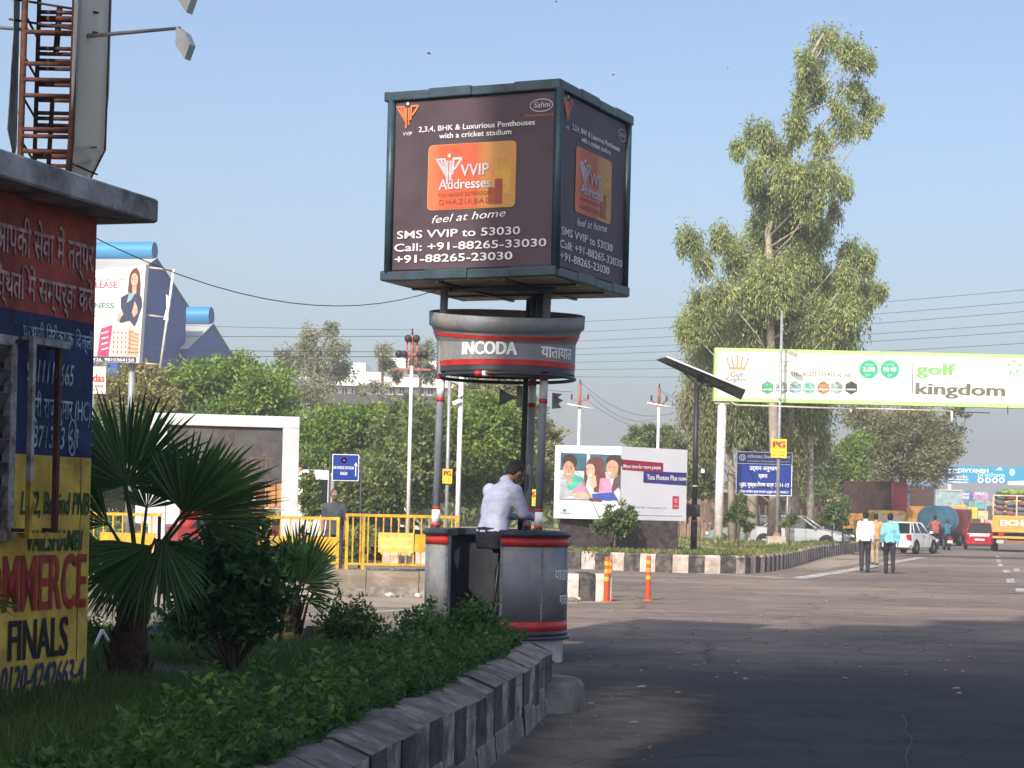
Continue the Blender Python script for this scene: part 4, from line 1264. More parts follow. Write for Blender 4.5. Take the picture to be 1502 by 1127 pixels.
pr_ = empty('right_face', (0, 0, 0), ra); pr_.parent = tb
b = MB()
m_tk = M('photo teal', (.03, .11, .16), .5); m_sk = M('photo skin', (.55, .27, .17), .6); m_sk2 = M('photo skin pink', (.66, .36, .25), .6); m_hr = M('photo hair', (.035, .018, .015), .6); m_hr2 = M('photo brown hair', (.12, .035, .025), .6)
m_gn = M('photo green shirt', (.07, .42, .33), .6); m_pk = M('photo pink top', (.62, .24, .38), .6); m_bl2 = M('photo blue sleeve', (.03, .07, .35), .6); m_lp = M('photo laptop', (.34, .38, .40), .5); m_tt = M('photo teeth', (.8, .78, .76), .5)
kx = lw / 572.0; kz = H2 / 612.0              # picture plan measured on the enlarged photo (x from 85, y from 75)
U = lambda x: (x - 85) * kx; V = lambda y: (690 - y) * kz
def ov(cx, cy, rx, ry, mt, y, n=20): b.oval(U(cx), V(cy), rx * kx, ry * kz, mt, y, n)
def pgp(pts, mt, y): b.pg([(U(x), V(yy)) for x, yy in pts][::-1], mt, y)
pgp([(132, 140), (656, 150), (656, 545), (128, 525)], M('photo pale', (.50, .56, .60), .5), -.004)
pgp([(132, 140), (360, 142), (362, 290), (132, 285)], m_tk, -.006); pgp([(388, 145), (656, 150), (656, 300), (388, 292)], m_tk, -.006)
pgp([(130, 318), (200, 318), (240, 500), (128, 522)], m_lp, -.008)
pgp([(185, 380), (255, 320), (350, 350), (330, 420), (240, 455), (205, 450)], m_gn, -.010); pgp([(190, 360), (245, 350), (225, 420)], m_sk, -.012)
ov(212, 215, 66, 66, m_hr, -.014); ov(208, 280, 50, 72, m_sk, -.016)
b.pg([(U(188), V(312)), (U(230), V(312)), (U(220), V(324)), (U(198), V(324))][::-1], m_tt, -.018)
for ex in (188, 228): ov(ex, 265, 8, 5, m_hr, -.018, 8); b.line([(U(ex - 14), V(250)), (U(ex + 14), V(250))], .012, m_hr, -.018)
b.line([(U(208), V(272)), (U(203), V(300)), (U(213), V(302))], .01, m_hr2, -.018)
pgp([(420, 230), (500, 220), (530, 330), (540, 430), (500, 470), (430, 460), (425, 330)], m_hr2, -.020); ov(438, 236, 76, 70, m_hr2, -.0205); pgp([(345, 250), (375, 240), (372, 350), (352, 420), (340, 340)], m_hr2, -.0208); pgp([(385, 330), (440, 320), (455, 410), (420, 440), (385, 400)], m_sk2, -.0212)
pgp([(232, 470), (330, 380), (380, 470), (360, 500), (240, 500)], m_pk, -.022); pgp([(480, 350), (560, 340), (600, 440), (560, 480), (470, 470)], m_pk, -.022)
ov(398, 288, 37, 60, m_sk2, -.024); ov(385, 255, 26, 26, m_sk2, -.0242); pgp([(425, 200), (450, 250), (440, 330), (462, 380), (470, 300), (460, 220)], m_hr2, -.0245); b.line([(U(384), V(282)), (U(378), V(303)), (U(388), V(306))], .008, m_sk, -.025)
b.pg([(U(380), V(320)), (U(412), V(316)), (U(406), V(332)), (U(388), V(334))][::-1], m_tt, -.026)
for ex in (376, 412): ov(ex, 270, 7, 4, m_hr, -.026, 8)
pgp([(232, 480), (300, 468), (420, 480), (415, 515), (270, 515)], m_sk2, -.027)
ov(600, 205, 72, 56, m_hr, -.028); ov(585, 265, 54, 72, m_sk, -.030); pgp([(640, 180), (656, 180), (656, 330), (630, 320)], m_hr, -.031)
b.pg([(U(545), V(298)), (U(575), V(295)), (U(570), V(310)), (U(553), V(312))][::-1], m_tt, -.032); ov(562, 255, 7, 4, m_hr, -.032, 8); ov(598, 253, 7, 4, m_hr, -.032, 8)
pgp([(600, 350), (656, 300), (656, 545), (610, 520), (580, 440)], M('photo dark vest', (.10, .05, .05), .6), -.034); pgp([(600, 460), (640, 420), (656, 440), (656, 545), (640, 530)], M('photo cuff', (.45, .48, .52), .6), -.035)
pgp([(415, 480), (590, 462), (640, 520), (560, 530), (420, 518)], m_bl2, -.036); pgp([(390, 518), (500, 520), (500, 540), (390, 536)], m_hr2, -.037); pgp([(128, 518), (400, 516), (380, 530), (130, 528)], m_lp, -.038)
b.build('photo_print', pl)
b = MB(); m_tg2 = M('print dark green', (.02, .14, .15), .6); m_gt = M('print grey', (.35, .35, .38), .6)
b.rect(U(165), V(635), U(195), V(612), m_tg2); b.rect(U(135), V(650), U(230), V(641), m_tg2, -.005); b.rect(U(265), V(630), U(420), V(622), m_bw2, -.005)
b.build('print', pl)
b = MB(); ux = rw / 540.0
U2 = lambda x: (x - 655) * ux; V2 = lambda y: (690 - y) * kz * 1.0
m_mar = M('print maroon', (.30, .02, .05), .5); m_pur = M('print violet', (.045, .035, .20), .5)
def q4(pts, mt, y): b.pg([(U2(x), V2(yy)) for x, yy in pts][::-1], mt, y)
q4([(664, 185), (995, 200), (995, 285), (664, 272)], m_mar, -.006); q4([(835, 275), (1190, 275), (1190, 385), (835, 372)], m_pur, -.009)
b.text('More time for more people', U2(672), V2(255), .10, m_bw, w=U2(975) - U2(672), bold=.02, y=-.012)
b.text('Tata Photon Plus now', U2(862), V2(345), .14, m_bw, w=U2(1186) - U2(862), bold=.02, y=-.015)
b.rrect(U2(1078), V2(588), U2(1132), V2(478), .03, M('print logo red', (.55, .05, .06), .5), -.006); b.ring(U2(1105), V2(515), .05, .06, .015, m_bw, -.009)
b.text('TATA', U2(1086), V2(572), .05, m_bw, w=U2(1125) - U2(1086), y=-.009)
b.text('1800-266-4282   www.tataphoton.com', U2(745), V2(590), .06, m_gt, w=U2(1030) - U2(745)); b.rect(U2(720), V2(652), U2(1160), V2(646), m_gt, -.005)
b.build('print', pr_)

# ------------------------------------------------------------------ gantry over the road
Yg = 76.0
g0 = W(1047, 588, Yg); gt = W(1050, 510, Yg); ge = W(1560, 600, Yg)
gr = empty('overhead_gantry', (g0.x, Yg, 0), 0, 'long pale green and white golf kingdom hoarding spanning the road on a white pillar', 'gantry')
Lg = 20.0; zb_, zt_ = g0.z, gt.z
m_lime = M('gantry lime', (.42, .72, .24), .5, var=.04); m_gw = M('gantry white', (.72, .75, .68), .5, var=.02, scale=1)
b = MB(); b.bx(0, Lg, -.0, .5, zb_, zt_, m_lime); b.rect(.12, zb_ + .14, Lg, zt_ - .13, m_gw, -.006); b.build('board', gr)
k = Yg / F; xg = lambda px: (px - 1048) * k
def gz(px, py): return W(px, py, Yg).z
def gtext(s, x0, x1, py, hpx, mt, bold=.02, **kw): b.text(s, xg(x0), gz(x0, py), hpx * k, mt, w=(x1 - x0) * k, bold=bold, y=-.012, **kw)
b = MB(); m_or2 = M('crown orange', (.55, .28, .12), .5); m_gg = M('print pale green', (.20, .58, .14), .5); m_dg = M('print taupe', (.15, .15, .10), .5); m_te = M('print teal green', (.05, .42, .24), .5); m_gy = M('print grey text', (.16, .15, .14), .6)
cx, cz = xg(1081), gz(1081, 532)
for dx in (-.36, -.18, 0, .18, .36):
    b.line([(cx + dx * .75, cz - .22), (cx + dx * 1.1, cz + .18 - abs(dx) * .3)], .06, m_or2, -.012); b.oval(cx + dx * 1.1, cz + .24 - abs(dx) * .3, .05, .05, m_or2, -.013, 10)
b.rect(cx - .30, cz - .27, cx + .30, cz - .18, m_or2, -.014)
gtext('Golf', 1072, 1090, 553, 7, m_gy); gtext('Kingdom', 1065, 1095, 559, 6, m_gy)
gtext('Plots', 1120, 1158, 545, 17, M('print faint script', (.60, .50, .42), .6), .0, shear=.5)
gtext('110,160,225,325,475 sq. yds.', 1161, 1250, 551, 6, m_gy, .02)
for i, (px, cc) in enumerate([(1126, (.10, .35, .17)), (1147, (.30, .33, .32)), (1167, (.28, .42, .44)), (1187, (.20, .45, .34)), (1208, (.45, .22, .10)), (1228, (.32, .45, .38)), (1249, (.06, .06, .06))]):
    mt = M('hexagon %s' % 'abcdefg'[i], cc, .5, var=.3, scale=6); cx, cz = xg(px), gz(px, 569)
    b.pg([(cx + .26 * math.sin(math.radians(60 * t)), cz + .26 * math.cos(math.radians(60 * t))) for t in range(6)][::-1], mt, -.012)
    b.rect(cx - .18, cz - .09, cx + .18, cz - .04, m_gw, -.014)
for px in (1274, 1305):
    cx, cz = xg(px), gz(px, 542); b.oval(cx, cz, .36, .36, m_te, -.012, 26)
    b.text('2.08' if px == 1274 else '10.48', cx, cz - .08, .17, m_gw, al='c', w=.46, bold=.04, y=-.016); b.text('lacs', cx, cz - .25, .08, m_gw, al='c', y=-.016); b.text('starting', cx, cz + .16, .07, m_gw, al='c', y=-.016)
b.rect(xg(1338), gz(1338, 577), xg(1339.5), gz(1338, 530), m_gy, -.012)
gtext('golf', 1344, 1401, 549, 16, m_gg, .07); gtext('kingdom', 1344, 1474, 578, 17, m_dg, .07)
gtext('YAMUNA EXPRESSWAY, NOIDA', 1410, 1473, 584, 3, M('print pink', (.65, .35, .45), .6), .0)
for t in range(5): b.line([(xg(1487) + .17 * math.cos(t * 1.26), gz(1487, 538) + .17 * math.sin(t * 1.26)), (xg(1487) + .26 * math.cos(t * 1.26 + .5), gz(1487, 538) + .26 * math.sin(t * 1.26 + .5))], .07, m_gg, -.012)
gtext('KBIL', 1480, 1495, 551, 5, m_te)
b.text('golf kingdom', xg(1540), gz(1540, 575), .5, m_dg, bold=.06, y=-.012)
b.build('print', gr)
m_pil = M('pillar white paint', (.70, .66, .66), .5, var=.1, scale=4, dirt=((.5, .28, .22), 1.6, .35))
b = MB(); b.tube((xg(1060), .25, .0), (xg(1061.5), .25, zb_), .17, m_pil, n=14); b.bx(xg(1050), xg(1072), .1, .4, zb_ - .1, zb_, m_pil); b.build('pillar', gr)
b = MB(); b.tube((Lg - 2, .25, 0), (Lg - 2, .25, zb_), .17, m_pil, n=14); b.build('pillar', gr)
m_lp2 = M('lamp pipe cream', (.55, .47, .38), .5)
def ggp(px, py, yy=-.9): w = W(px, py, Yg + yy); return (w.x - g0.x, yy, w.z)
b = MB(); b.tube(ggp(1072, 590, 0), ggp(1080, 594), .03, m_lp2, n=6); b.tube(ggp(1080, 594), ggp(1248, 600), .035, m_lp2, n=6); b.tube(ggp(1248, 600), ggp(1248, 606), .05, m_lp2, n=6); b.build('lamp_pipe', gr)
b = MB(); b.tube(ggp(1255, 599), ggp(1396, 603), .03, m_lp2, n=6); b.tube(ggp(1396, 604), ggp(1396, 619), .05, m_white, n=6); b.tube(ggp(1400, 604), ggp(1452, 606), .02, m_ins, n=5); b.tube(ggp(1478, 596, 0), ggp(1478, 608, 0), .02, m_ins, n=5); b.build('lamp_pipe', gr)

# second gantry far down the road
Yd = 200.0
d0 = W(1388, 705, Yd); zt_ = W(1388, 683, Yd).z; kd = Yd / F
gd = empty('overhead_gantry', (d0.x, Yd, 0), 0, 'distant blue DIVYANSH pratham hoarding spanning the road', 'gantry')
m_cy = M('gantry cyan', (.03, .28, .50), .5, var=.05); m_cy2 = M('gantry deep blue', (.03, .14, .36), .5)
xd = lambda px: (px - 1388) * kd
zd = lambda px, py: W(px, py, Yd).z
b = MB(); b.bx(0, 14, 0, .6, d0.z - .1, zt_, m_cy); b.pg([(0, d0.z), (1.8, d0.z), (1.2, zt_ - .1), (0, zt_ - .1)], m_cy2, -.01)
b.pg([(xd(1478), zd(1478, 706)), (14, zd(1478, 700)), (14, zd(1478, 712)), (xd(1478), zd(1478, 711))][::-1], m_gw, -.01); b.build('board', gd)
b = MB(); b.text('DIVYANSH', xd(1405), zd(1405, 693), 6 * kd, m_gw, w=44 * kd, bold=.05, y=-.03); b.text('pratham', xd(1434), zd(1434, 699), 6.5 * kd, M('print pale cyan', (.45, .75, .8), .5), w=39 * kd, bold=.03, y=-.035)
for px in (1438, 1449, 1459, 1469): b.oval(xd(px), zd(px, 704.5), 4.4 * kd, 4.2 * kd, m_gw, -.03, 16)
for px in (1438, 1449, 1459, 1469): b.oval(xd(px), zd(px, 704.5), 2.4 * kd, 2.0 * kd, m_cy, -.04, 10)
for py, wl in ((690, 16), (694, 18), (704, 30), (708, 30)): b.rect(xd(1390), zd(1390, py), xd(1390 + wl), zd(1390, py - 2), M('print pale', (.55, .66, .8), .5), -.03)
b.text('91.98781', xd(1388), zd(1388, 701), 4 * kd, m_gw, w=30 * kd, bold=.03, y=-.035)
b.pg([(xd(1466) - .5, zd(1466, 690)), (xd(1466) + .4, zd(1466, 690)), (xd(1466), zd(1466, 685))], M('print pale cyan', (.45, .75, .8), .5), -.03)
b.oval(xd(1484), zd(1484, 693), .28, .38, M('print pale cyan', (.45, .75, .8), .5), -.03, 14)
b.build('print', gd)
for x in (.4, 13.5):
    b = MB(); b.tube((x, .3, 0), (x, .3, d0.z), .2, m_pw, n=8); b.build('pillar', gd)

# ------------------------------------------------------------------ office space billboard and the small board under it
Ys = 52.0; ks = Ys / F
s0 = W(60, 540, Ys); s1 = W(203, 536, Ys)
sw = 150 * ks; sz0 = W(200, 533, Ys).z; sz1 = W(208, 389, Ys).z
sb_ = empty('billboard', (W(213, 533, Ys).x - sw, Ys, sz0), math.radians(-4), 'white SALE / LEASE billboard with a woman in a dark suit before the blue sheds', 'billboard')
SH = sz1 - sz0
b = MB(); b.add([(0, 0, 0), (sw - .12, 0, 0), (sw, 0, SH), (0, 0, SH - .35), (0, .25, 0), (sw - .10, .25, 0), (sw + .02, .25, SH), (0, .25, SH - .35)], [(0, 1, 2, 3), (1, 5, 6, 2), (3, 2, 6, 7), (4, 7, 6, 5), (0, 3, 7, 4), (0, 4, 5, 1)], M('billboard cream white', (.78, .76, .73), .5, var=.03, scale=1)); b.build('panel', sb_)
XS = lambda px: sw - (210 - px) * ks; ZS = lambda py: (533 - py) * ks
b = MB(); m_dk = M('print suit navy', (.035, .04, .09), .6); m_mg = M('print maroon pink', (.45, .05, .14), .6)
b.text('AIR CONDITIONED OFFICE SPACES FOR', XS(85), ZS(414), 5 * ks, m_gy, w=92 * ks); b.text('SALE / LEASE', XS(98), ZS(424), 9 * ks, m_mg, w=70 * ks, bold=.02)
b.text('Pacific', XS(127), ZS(446), 6 * ks, M('print script tan', (.35, .28, .25), .6), w=24 * ks, shear=.4); b.text('BUSINESS', XS(108), ZS(454), 8 * ks, M('print green', (.03, .22, .17), .6), w=56 * ks, bold=.04)
b.text('Park', XS(136), ZS(461), 5 * ks, M('print script tan', (.35, .28, .25), .6), w=15 * ks); b.text('S A M A D', XS(130), ZS(467), 3 * ks, m_gy, w=28 * ks)
def po(pts, mt, y=-.008): b.pg([(XS(x), ZS(yy)) for x, yy in pts][::-1], mt, y)
po([(184, 430), (186, 405), (191, 396), (197, 394), (201, 400), (203, 415), (203, 434), (199, 436)], m_hr2, -.008)
b.oval(XS(193.8), ZS(412), 5.2 * ks, 10 * ks, m_sk2, -.012); po([(191, 420), (197, 420), (197, 432), (191, 432)], m_sk2, -.0125); po([(191.5, 417), (196.5, 417), (195, 418.6), (192.5, 418.6)], m_tt, -.014); b.oval(XS(191), ZS(411), .02, .012, m_hr, -.014, 8); b.oval(XS(196), ZS(411), .02, .012, m_hr, -.014, 8)
po([(174, 438), (188, 430), (200, 430), (205, 438), (206, 450), (200, 470), (196, 480), (180, 477), (172, 474), (178, 462), (174, 452)], m_dk, -.010)
po([(186, 432), (196, 430), (190, 441), (183, 446)], M('print shirt teal', (.25, .42, .48), .6), -.013); po([(191, 460), (195, 443), (199, 452), (200, 460), (194, 467)], m_sk2, -.014); po([(167, 470), (172, 460), (176, 465), (170, 475)], m_sk2, -.014)
m_bd = M('print building pink', (.72, .55, .50), .6)
po([(127, 510), (143, 485), (188, 472), (204, 490), (202, 524), (127, 524)], m_bd, -.016); po([(141, 524), (146, 484), (163, 478), (158, 524)], m_mg, -.018)
for i in range(4): po([(147, 490 + i * 8), (157, 487 + i * 8), (157, 489 + i * 8), (147, 492 + i * 8)], m_tt, -.020)
for i in range(5):
    for j in range(5): po([(164 + j * 6, 488 + i * 7), (166 + j * 6, 488 + i * 7), (166 + j * 6, 491 + i * 7), (164 + j * 6, 491 + i * 7)], M('print window brown', (.30, .14, .10), .6), -.020)
po([(187, 480), (203, 492), (201, 523), (186, 523)], M('print building orange', (.75, .38, .25), .6), -.019)
for i in range(6): po([(187, 485 + i * 6.5), (202, 492 + i * 5), (202, 493.5 + i * 5), (187, 487 + i * 6.5)], M('print window brown', (.30, .14, .10), .6), -.021)
b.rect(0, .02, XS(199), ZS(525), m_dk, -.02); b.text('9810018426, 9810364150', XS(104), ZS(531.5), 4.5 * ks, m_tt, w=92 * ks, y=-.026, bold=.02)
b.build('print', sb_)
b = MB(); b.path([(sw + .32, .5, -.1), (sw + .5, .5, SH * .55), (sw + .62, .5, SH * .98)], .035, m_pw, 6); b.tube((sw - .05, .3, SH * .98), (sw + .62, .5, SH * .97), .03, m_lp2, n=5); b.tube((sw - .1, .3, .0), (sw + .3, .5, .0), .03, m_lp2, n=5); b.tube((sw - .1, .3, SH * .5), (sw + .45, .5, SH * .48), .03, m_lp2, n=5); b.build('side_scaffold', sb_)
c_mb = MB(); zz = SH * .45
c_mb.add([(sw + .44, .46, SH * .72), (sw + .50, .46, SH * .70), (sw + .56, .46, SH * .62), (sw + .50, .46, SH * .52), (sw + .52, .46, SH * .45), (sw + .38, .46, SH * .46), (sw + .46, .46, SH * .58)], [(6, 5, 4, 3, 2, 1, 0)], m_tt); o = c_mb.build('torn_cloth', sb_); o.modifiers.new('thickness', 'SOLIDIFY').thickness = .01
for x in (.3, sw - .4):
    b = MB(); b.tube((x, .35, -sz0), (x, .35, .3), .09, m_pole, n=8); b.build('leg', sb_)
a, w, h = W(118, 577, 50), 37 * 50 / F, 40 * 50 / F
r = empty('sign_board', a, 0, 'small pale sign with red midas lettering under the SALE / LEASE billboard', 'sign board')
b = MB(); b.bx(0, w, 0, .06, 0, h, M('sign cream', (.66, .62, .56), .6)); b.build('panel', r)
b = MB(); b.text('midas', .09, h * .44, .20, M('sign red', (.55, .04, .03), .5), w=w - .13, bold=.03); b.text('GLOBAL HIGHER', .1, h * .24, .05, m_gy, w=w - .15); b.text('EDUCATION', .1, h * .12, .05, m_gy, w=w - .3); b.build('lettering', r)
b = MB(); b.tube((.3, .06, -a.z), (.3, .06, h), .05, m_pole, n=8); b.build('post', r)
# ------------------------------------------------------------------ far buildings
m_shb = M('shed blue sheet', (.010, .060, .30), .55, var=.06, scale=.4)
m_shr = M('shed roof cream', (.42, .43, .42), .6, var=.06, scale=.4)
m_shc = M('shed ridge cyan', (.035, .24, .50), .45, var=.05, scale=.5)
def shed(px, py_apex, py_cap, Y, half, drop, label, length=24):
    ap = W(px, py_apex, Y)
    g = math.atan2(.97, .2)
    r = empty('blue_shed', (ap.x, Y, 0), 0, label, 'warehouse', 'blue sheet metal sheds')
    gx, gy = .2, .97; ux, uy = -.97, .2
    def P(t, s, z): return (gx * t + ux * s, gy * t + uy * s, z)
    za, ze = ap.z, ap.z - drop
    ln = length
    b = MB(); b.add([P(-half, 0, 0), P(half, 0, 0), P(half, 0, ze), P(0, 0, za), P(-half, 0, ze)], [(0, 1, 2, 3, 4)], m_shb)
    b.add([P(-half, 0, 0), P(-half, ln, 0), P(-half, ln, ze), P(-half, 0, ze)], [(0, 3, 2, 1)], m_shb); b.add([P(half, 0, 0), P(half, ln, 0), P(half, ln, ze), P(half, 0, ze)], [(0, 1, 2, 3)], m_shb)
    b.add([P(-half, ln, 0), P(half, ln, 0), P(half, ln, ze), P(0, ln, za), P(-half, ln, ze)], [(4, 3, 2, 1, 0)], m_shb); b.build('wall', r)
    b = MB(); e = .15
    for sg in (-1, 1):
        b.add([P(sg * (half + .3), -e, ze - .1), P(0, -e, za + .08), P(0, ln, za + .08), P(sg * (half + .3), ln, ze - .1)], [(0, 1, 2, 3) if sg < 0 else (3, 2, 1, 0)], m_shr)
    b.build('roof', r)
    zc = W(px, py_cap, Y).z; rr = (zc - za) / 2 + .1
    b = MB(); n = 12; vs = []
    for s in (.05, ln):
        for k in range(n): vs.append(P(rr * .95 * math.cos(2 * math.pi * k / n), s, za + rr * .9 + rr * math.sin(2 * math.pi * k / n)))
    b.add(vs, [(k, (k + 1) % n, n + (k + 1) % n, n + k) for k in range(n)], m_shc, True); b.add(vs[:n], [tuple(range(n))], m_shb); b.add([P(0, -.02, za + rr * .9)], [], m_shb); b.build('ridge_ventilator', r)
shed(228, 380, 358, 140, 6.3, 2.6, 'larger blue shed with a cyan ridge, behind the SALE / LEASE billboard')
shed(311, 476, 453, 150, 5.0, 2.2, 'smaller blue shed with a short cyan ridge, right of the larger shed', 12)
Yw = 150; kw = Yw / F
def wp(px, py): return W(px, py, Yw)
rt = wp(455, 750); r = empty('white_building', (rt.x, Yw, 0), 0, 'long low white building seen through thin trees behind the left poles', 'building')
m_wbld = M('white wall far', (.72, .70, .68), .7, var=.05, scale=.3); m_win = M('dark window glass', (.06, .07, .09), .2)
def wbox(px0, px1, py0, py1, y0, y1, nm='wall'):
    a, c = wp(px0, py1), wp(px1, py0); b = MB(); b.bx(a.x - rt.x, c.x - rt.x, y0, y1, max(0, a.z), c.z, m_wbld); b.build(nm, r)
wbox(440, 690, 556, 760, 0, 14); wbox(514, 536, 532, 556, .4, 8); wbox(574, 650, 527, 556, .4, 9); wbox(570, 655, 536, 541, -.6, .4, 'ledge'); wbox(440, 690, 560, 565, -.8, 0, 'ledge'); wbox(500, 560, 546, 557, .2, 6)
def wwin(px0, px1, py0, py1, y=-.05):
    a, c = wp(px0, py1), wp(px1, py0); b = MB(); b.bx(a.x - rt.x, c.x - rt.x, y, y + .1, a.z, c.z, m_win); w_ = b.build('window', r)
    b = MB(); b.bx(a.x - rt.x - .08, c.x - rt.x + .08, y - .08, y, a.z - .15, a.z, m_wbld); b.bx((a.x + c.x) / 2 - rt.x - .04, (a.x + c.x) / 2 - rt.x + .04, y - .04, y, a.z, c.z, m_wbld); b.build('frame', w_)
wwin(516, 527, 543, 552, .3); wwin(598, 612, 541, 549, .3); wwin(622, 634, 541, 549, .3)
for x in range(446, 650, 14): wwin(x, x + 7, 570, 578)
b = MB(); a, c = wp(440, 592), wp(690, 583); b.bx(a.x - rt.x, c.x - rt.x, -1.0, 0, a.z, c.z, M('dark band far', (.10, .09, .09), .8)); b.build('canopy', r)

# low walls and fence behind the far island
r = empty('compound_wall', (W(1030, 735, 95).x - 4, 95, 0), 0, 'low pale brown fence wall behind the wide billboard and the solar lamp', 'wall')
for i in range(30):
    b = MB(); b.bx(i * .34, i * .34 + .2, 0, .12, 0, 2.3, M('fence brown', (.26, .17, .13), .8, var=.2, scale=3)); b.build('slat', r)
b = MB(); b.bx(0, 10.2, .13, .25, 0, 1.1, M('low wall', (.36, .28, .20), .9, var=.2, scale=1)); b.bx(0, 10.2, .13, .22, 2.1, 2.2, M('fence brown', (.26, .17, .13), .8)); b.build('wall', r)
r = empty('roadside_shed', (W(1110, 760, 125).x, 125, 0), 0, 'brown roadside shed behind the blue Hindi board', 'shed')
b = MB(); b.bx(-4, 4.2, 0, 3, 0, 3.0, M('brown wall', (.17, .11, .08), .9, var=.2, scale=.8)); b.build('wall', r)
b = MB(); b.bx(-4.4, 4.6, -.8, 3.2, 3.0, 3.2, M('tin roof', (.30, .27, .25), .7)); b.bx(1.5, 2.6, -.3, 0, .4, 2.2, M('blue door', (.12, .30, .48), .6)); b.build('roof', r)
# red hoarding boards among the trees left of the trucks
r = empty('shop_sign', W(1209, 717, 118), 0, 'faded red shop sign on a post left of the red container truck', 'sign')
b = MB(); b.bx(0, 1.35, 0, .08, 0, .65, M('faded maroon', (.26, .06, .07), .7, var=.2, scale=3)); b.bx(.25, 1.4, .1, .18, .7, 1.1, M('faded maroon', (.26, .06, .07), .7)); b.text('XI Lotion', .08, .2, .2, m_white, w=1.1, y=-.02); b.text('STORE', .08, -.0 + .02, .1, m_white, w=.9, y=-.02); b.build('board', r)
b = MB(); b.tube((.65, .1, -W(1209, 717, 118).z), (.65, .1, 0), .05, m_pole, n=6); b.build('post', r)
r = empty('shop_canopy', W(1200, 733, 122), 0, 'sloping reddish shop canopy left of the container truck', 'canopy')
b = MB(); b.add([(0, 0, 0), (2.1, 0, .05), (2.1, 1.5, .55), (0, 1.5, .5)], [(0, 1, 2, 3)], M('canopy red', (.40, .15, .12), .8)); b.add([(0, 0, -.1), (2.1, 0, -.05), (2.1, 0, .05), (0, 0, 0)], [(0, 1, 2, 3)], M('canopy cream', (.6, .52, .42), .8)); b.build('sheet', r)
b = MB(); 
for x in (.1, 2.0): b.tube((x, .1, -W(1200, 733, 122).z), (x, .1, 0), .05, m_pole, n=5)
b.build('support', r)
# signs and shops far down the road
for (px, py0, px1, py1, Y, c, txt, lab) in ((1405, 721, 1426, 734, 170, (.12, .16, .42), 'Tent\nHOUSE', 'blue violet shop board far down the road'), (1427, 722, 1449, 733, 171, (.42, .25, .42), 'SALE', 'pinkish shop board far down the road'), (1417, 736, 1448, 746, 175, (.10, .40, .40), '', 'teal shop fascia far down the road'), (1430, 749, 1449, 762, 168, (.55, .47, .30), '', 'cream shop wall low down far along the road')):
    a = W(px, py1, Y); k_ = Y / F; r = empty('shop_board', a, 0, lab, 'sign board'); b = MB(); b.bx(0, (px1 - px) * k_, 0, .3, 0, (py1 - py0) * k_, M(lab, c, .6, var=.25, scale=1.2)); b.build('board', r)
    if txt:
        b = MB(); t = txt.split('\n')
        for i, s_ in enumerate(t): b.text(s_, .15, (py1 - py0) * k_ * (.55 - .45 * i) + .05, .26, m_white, w=(px1 - px) * k_ * .65, bold=.03, y=-.03)
        b.build('lettering', r)
    b = MB(); b.bx(.1, .25, .05, .2, -a.z, 0, m_pole); b.bx((px1 - px) * k_ - .25, (px1 - px) * k_ - .1, .05, .2, -a.z, 0, m_pole); b.build('support', r)
# far row of shop blocks closing the road view
rr_ = random.Random(5)
for i in range(9):
    Y = 235 + i * 14; px = 1352 + i * 13; a = W(px, 765, Y); a.z = 0
    h = (Y / F) * rr_.uniform(16, 34) ; w_ = (Y / F) * rr_.uniform(14, 22)
    cc = rr_.choice([(.5, .42, .34), (.42, .40, .40), (.36, .22, .17), (.55, .50, .42), (.25, .33, .38)])
    r = empty('shop_building', a, 0, ['low cream', 'grey flat', 'brown two storey', 'pale square', 'blue grey', 'tan narrow', 'dusty white', 'dull brown', 'light grey'][i] + ' shop building in the hazy row far down the road', 'building')
    b = MB(); b.bx(0, w_, 0, 6, 0, h + 1.5, M('shopwall%d' % i, cc, .9, var=.1, scale=.5)); b.build('wall', r)
    for k in range(2):
        b = MB(); b.bx(w_ * (.15 + .45 * k), w_ * (.4 + .45 * k), -.1, 0, h * .5, h * .5 + 1.1, m_win); b.build('window', r)
    b = MB(); b.bx(-.2, w_ + .2, -.9, 0, 2.6, 2.8, M('awning far', (.4, .2, .15), .8)); b.build('awning', r)

# tall blocks behind the camera: their shade covers the near lane
def shade_block(x0, x1, y0, y1, h, label, seed):
    r = empty('city_block', ((x0 + x1) / 2, (y0 + y1) / 2, 0), 0, label, 'building', 'blocks behind the viewer')
    hw, hd = (x1 - x0) / 2, (y1 - y0) / 2
    b = MB(); b.bx(-hw, hw, -hd, hd, 0, h, M('plaster cream', (.66, .61, .53), .9, var=.08, scale=.3, bump=.2)); b.build('wall', r)
    b = MB(); b.bx(-hw - .001, hw + .001, -hd - .15, hd + .15, h, h + .25, M('parapet', (.36, .33, .29), .9)); b.build('parapet', r)
    n = max(1, int(hw * 2 / 3.2))
    for fl in range(int(h / 3.2)):
        for i in range(n):
            x = -hw + (i + .5) * 2 * hw / n
            b = MB(); b.bx(x - .6, x + .6, hd - .001, hd + .05, fl * 3.2 + 1.0, fl * 3.2 + 2.4, m_win); b.build('window', r)
shade_block(-8.72, -6.9, -14, -5, 24.3, 'narrow stair tower of the beige block behind the viewer', 1)
shade_block(-6.9, -5.7, -14, -5.002, 25.4, 'beige block section with middle height behind the viewer', 2)
shade_block(-5.7, -4.6, -14, -5.004, 27.0, 'beige block section next to the tallest one behind the viewer', 3)
shade_block(-4.6, 3.2, -14, -5.006, 28.6, 'wide tall beige block behind the viewer', 4)

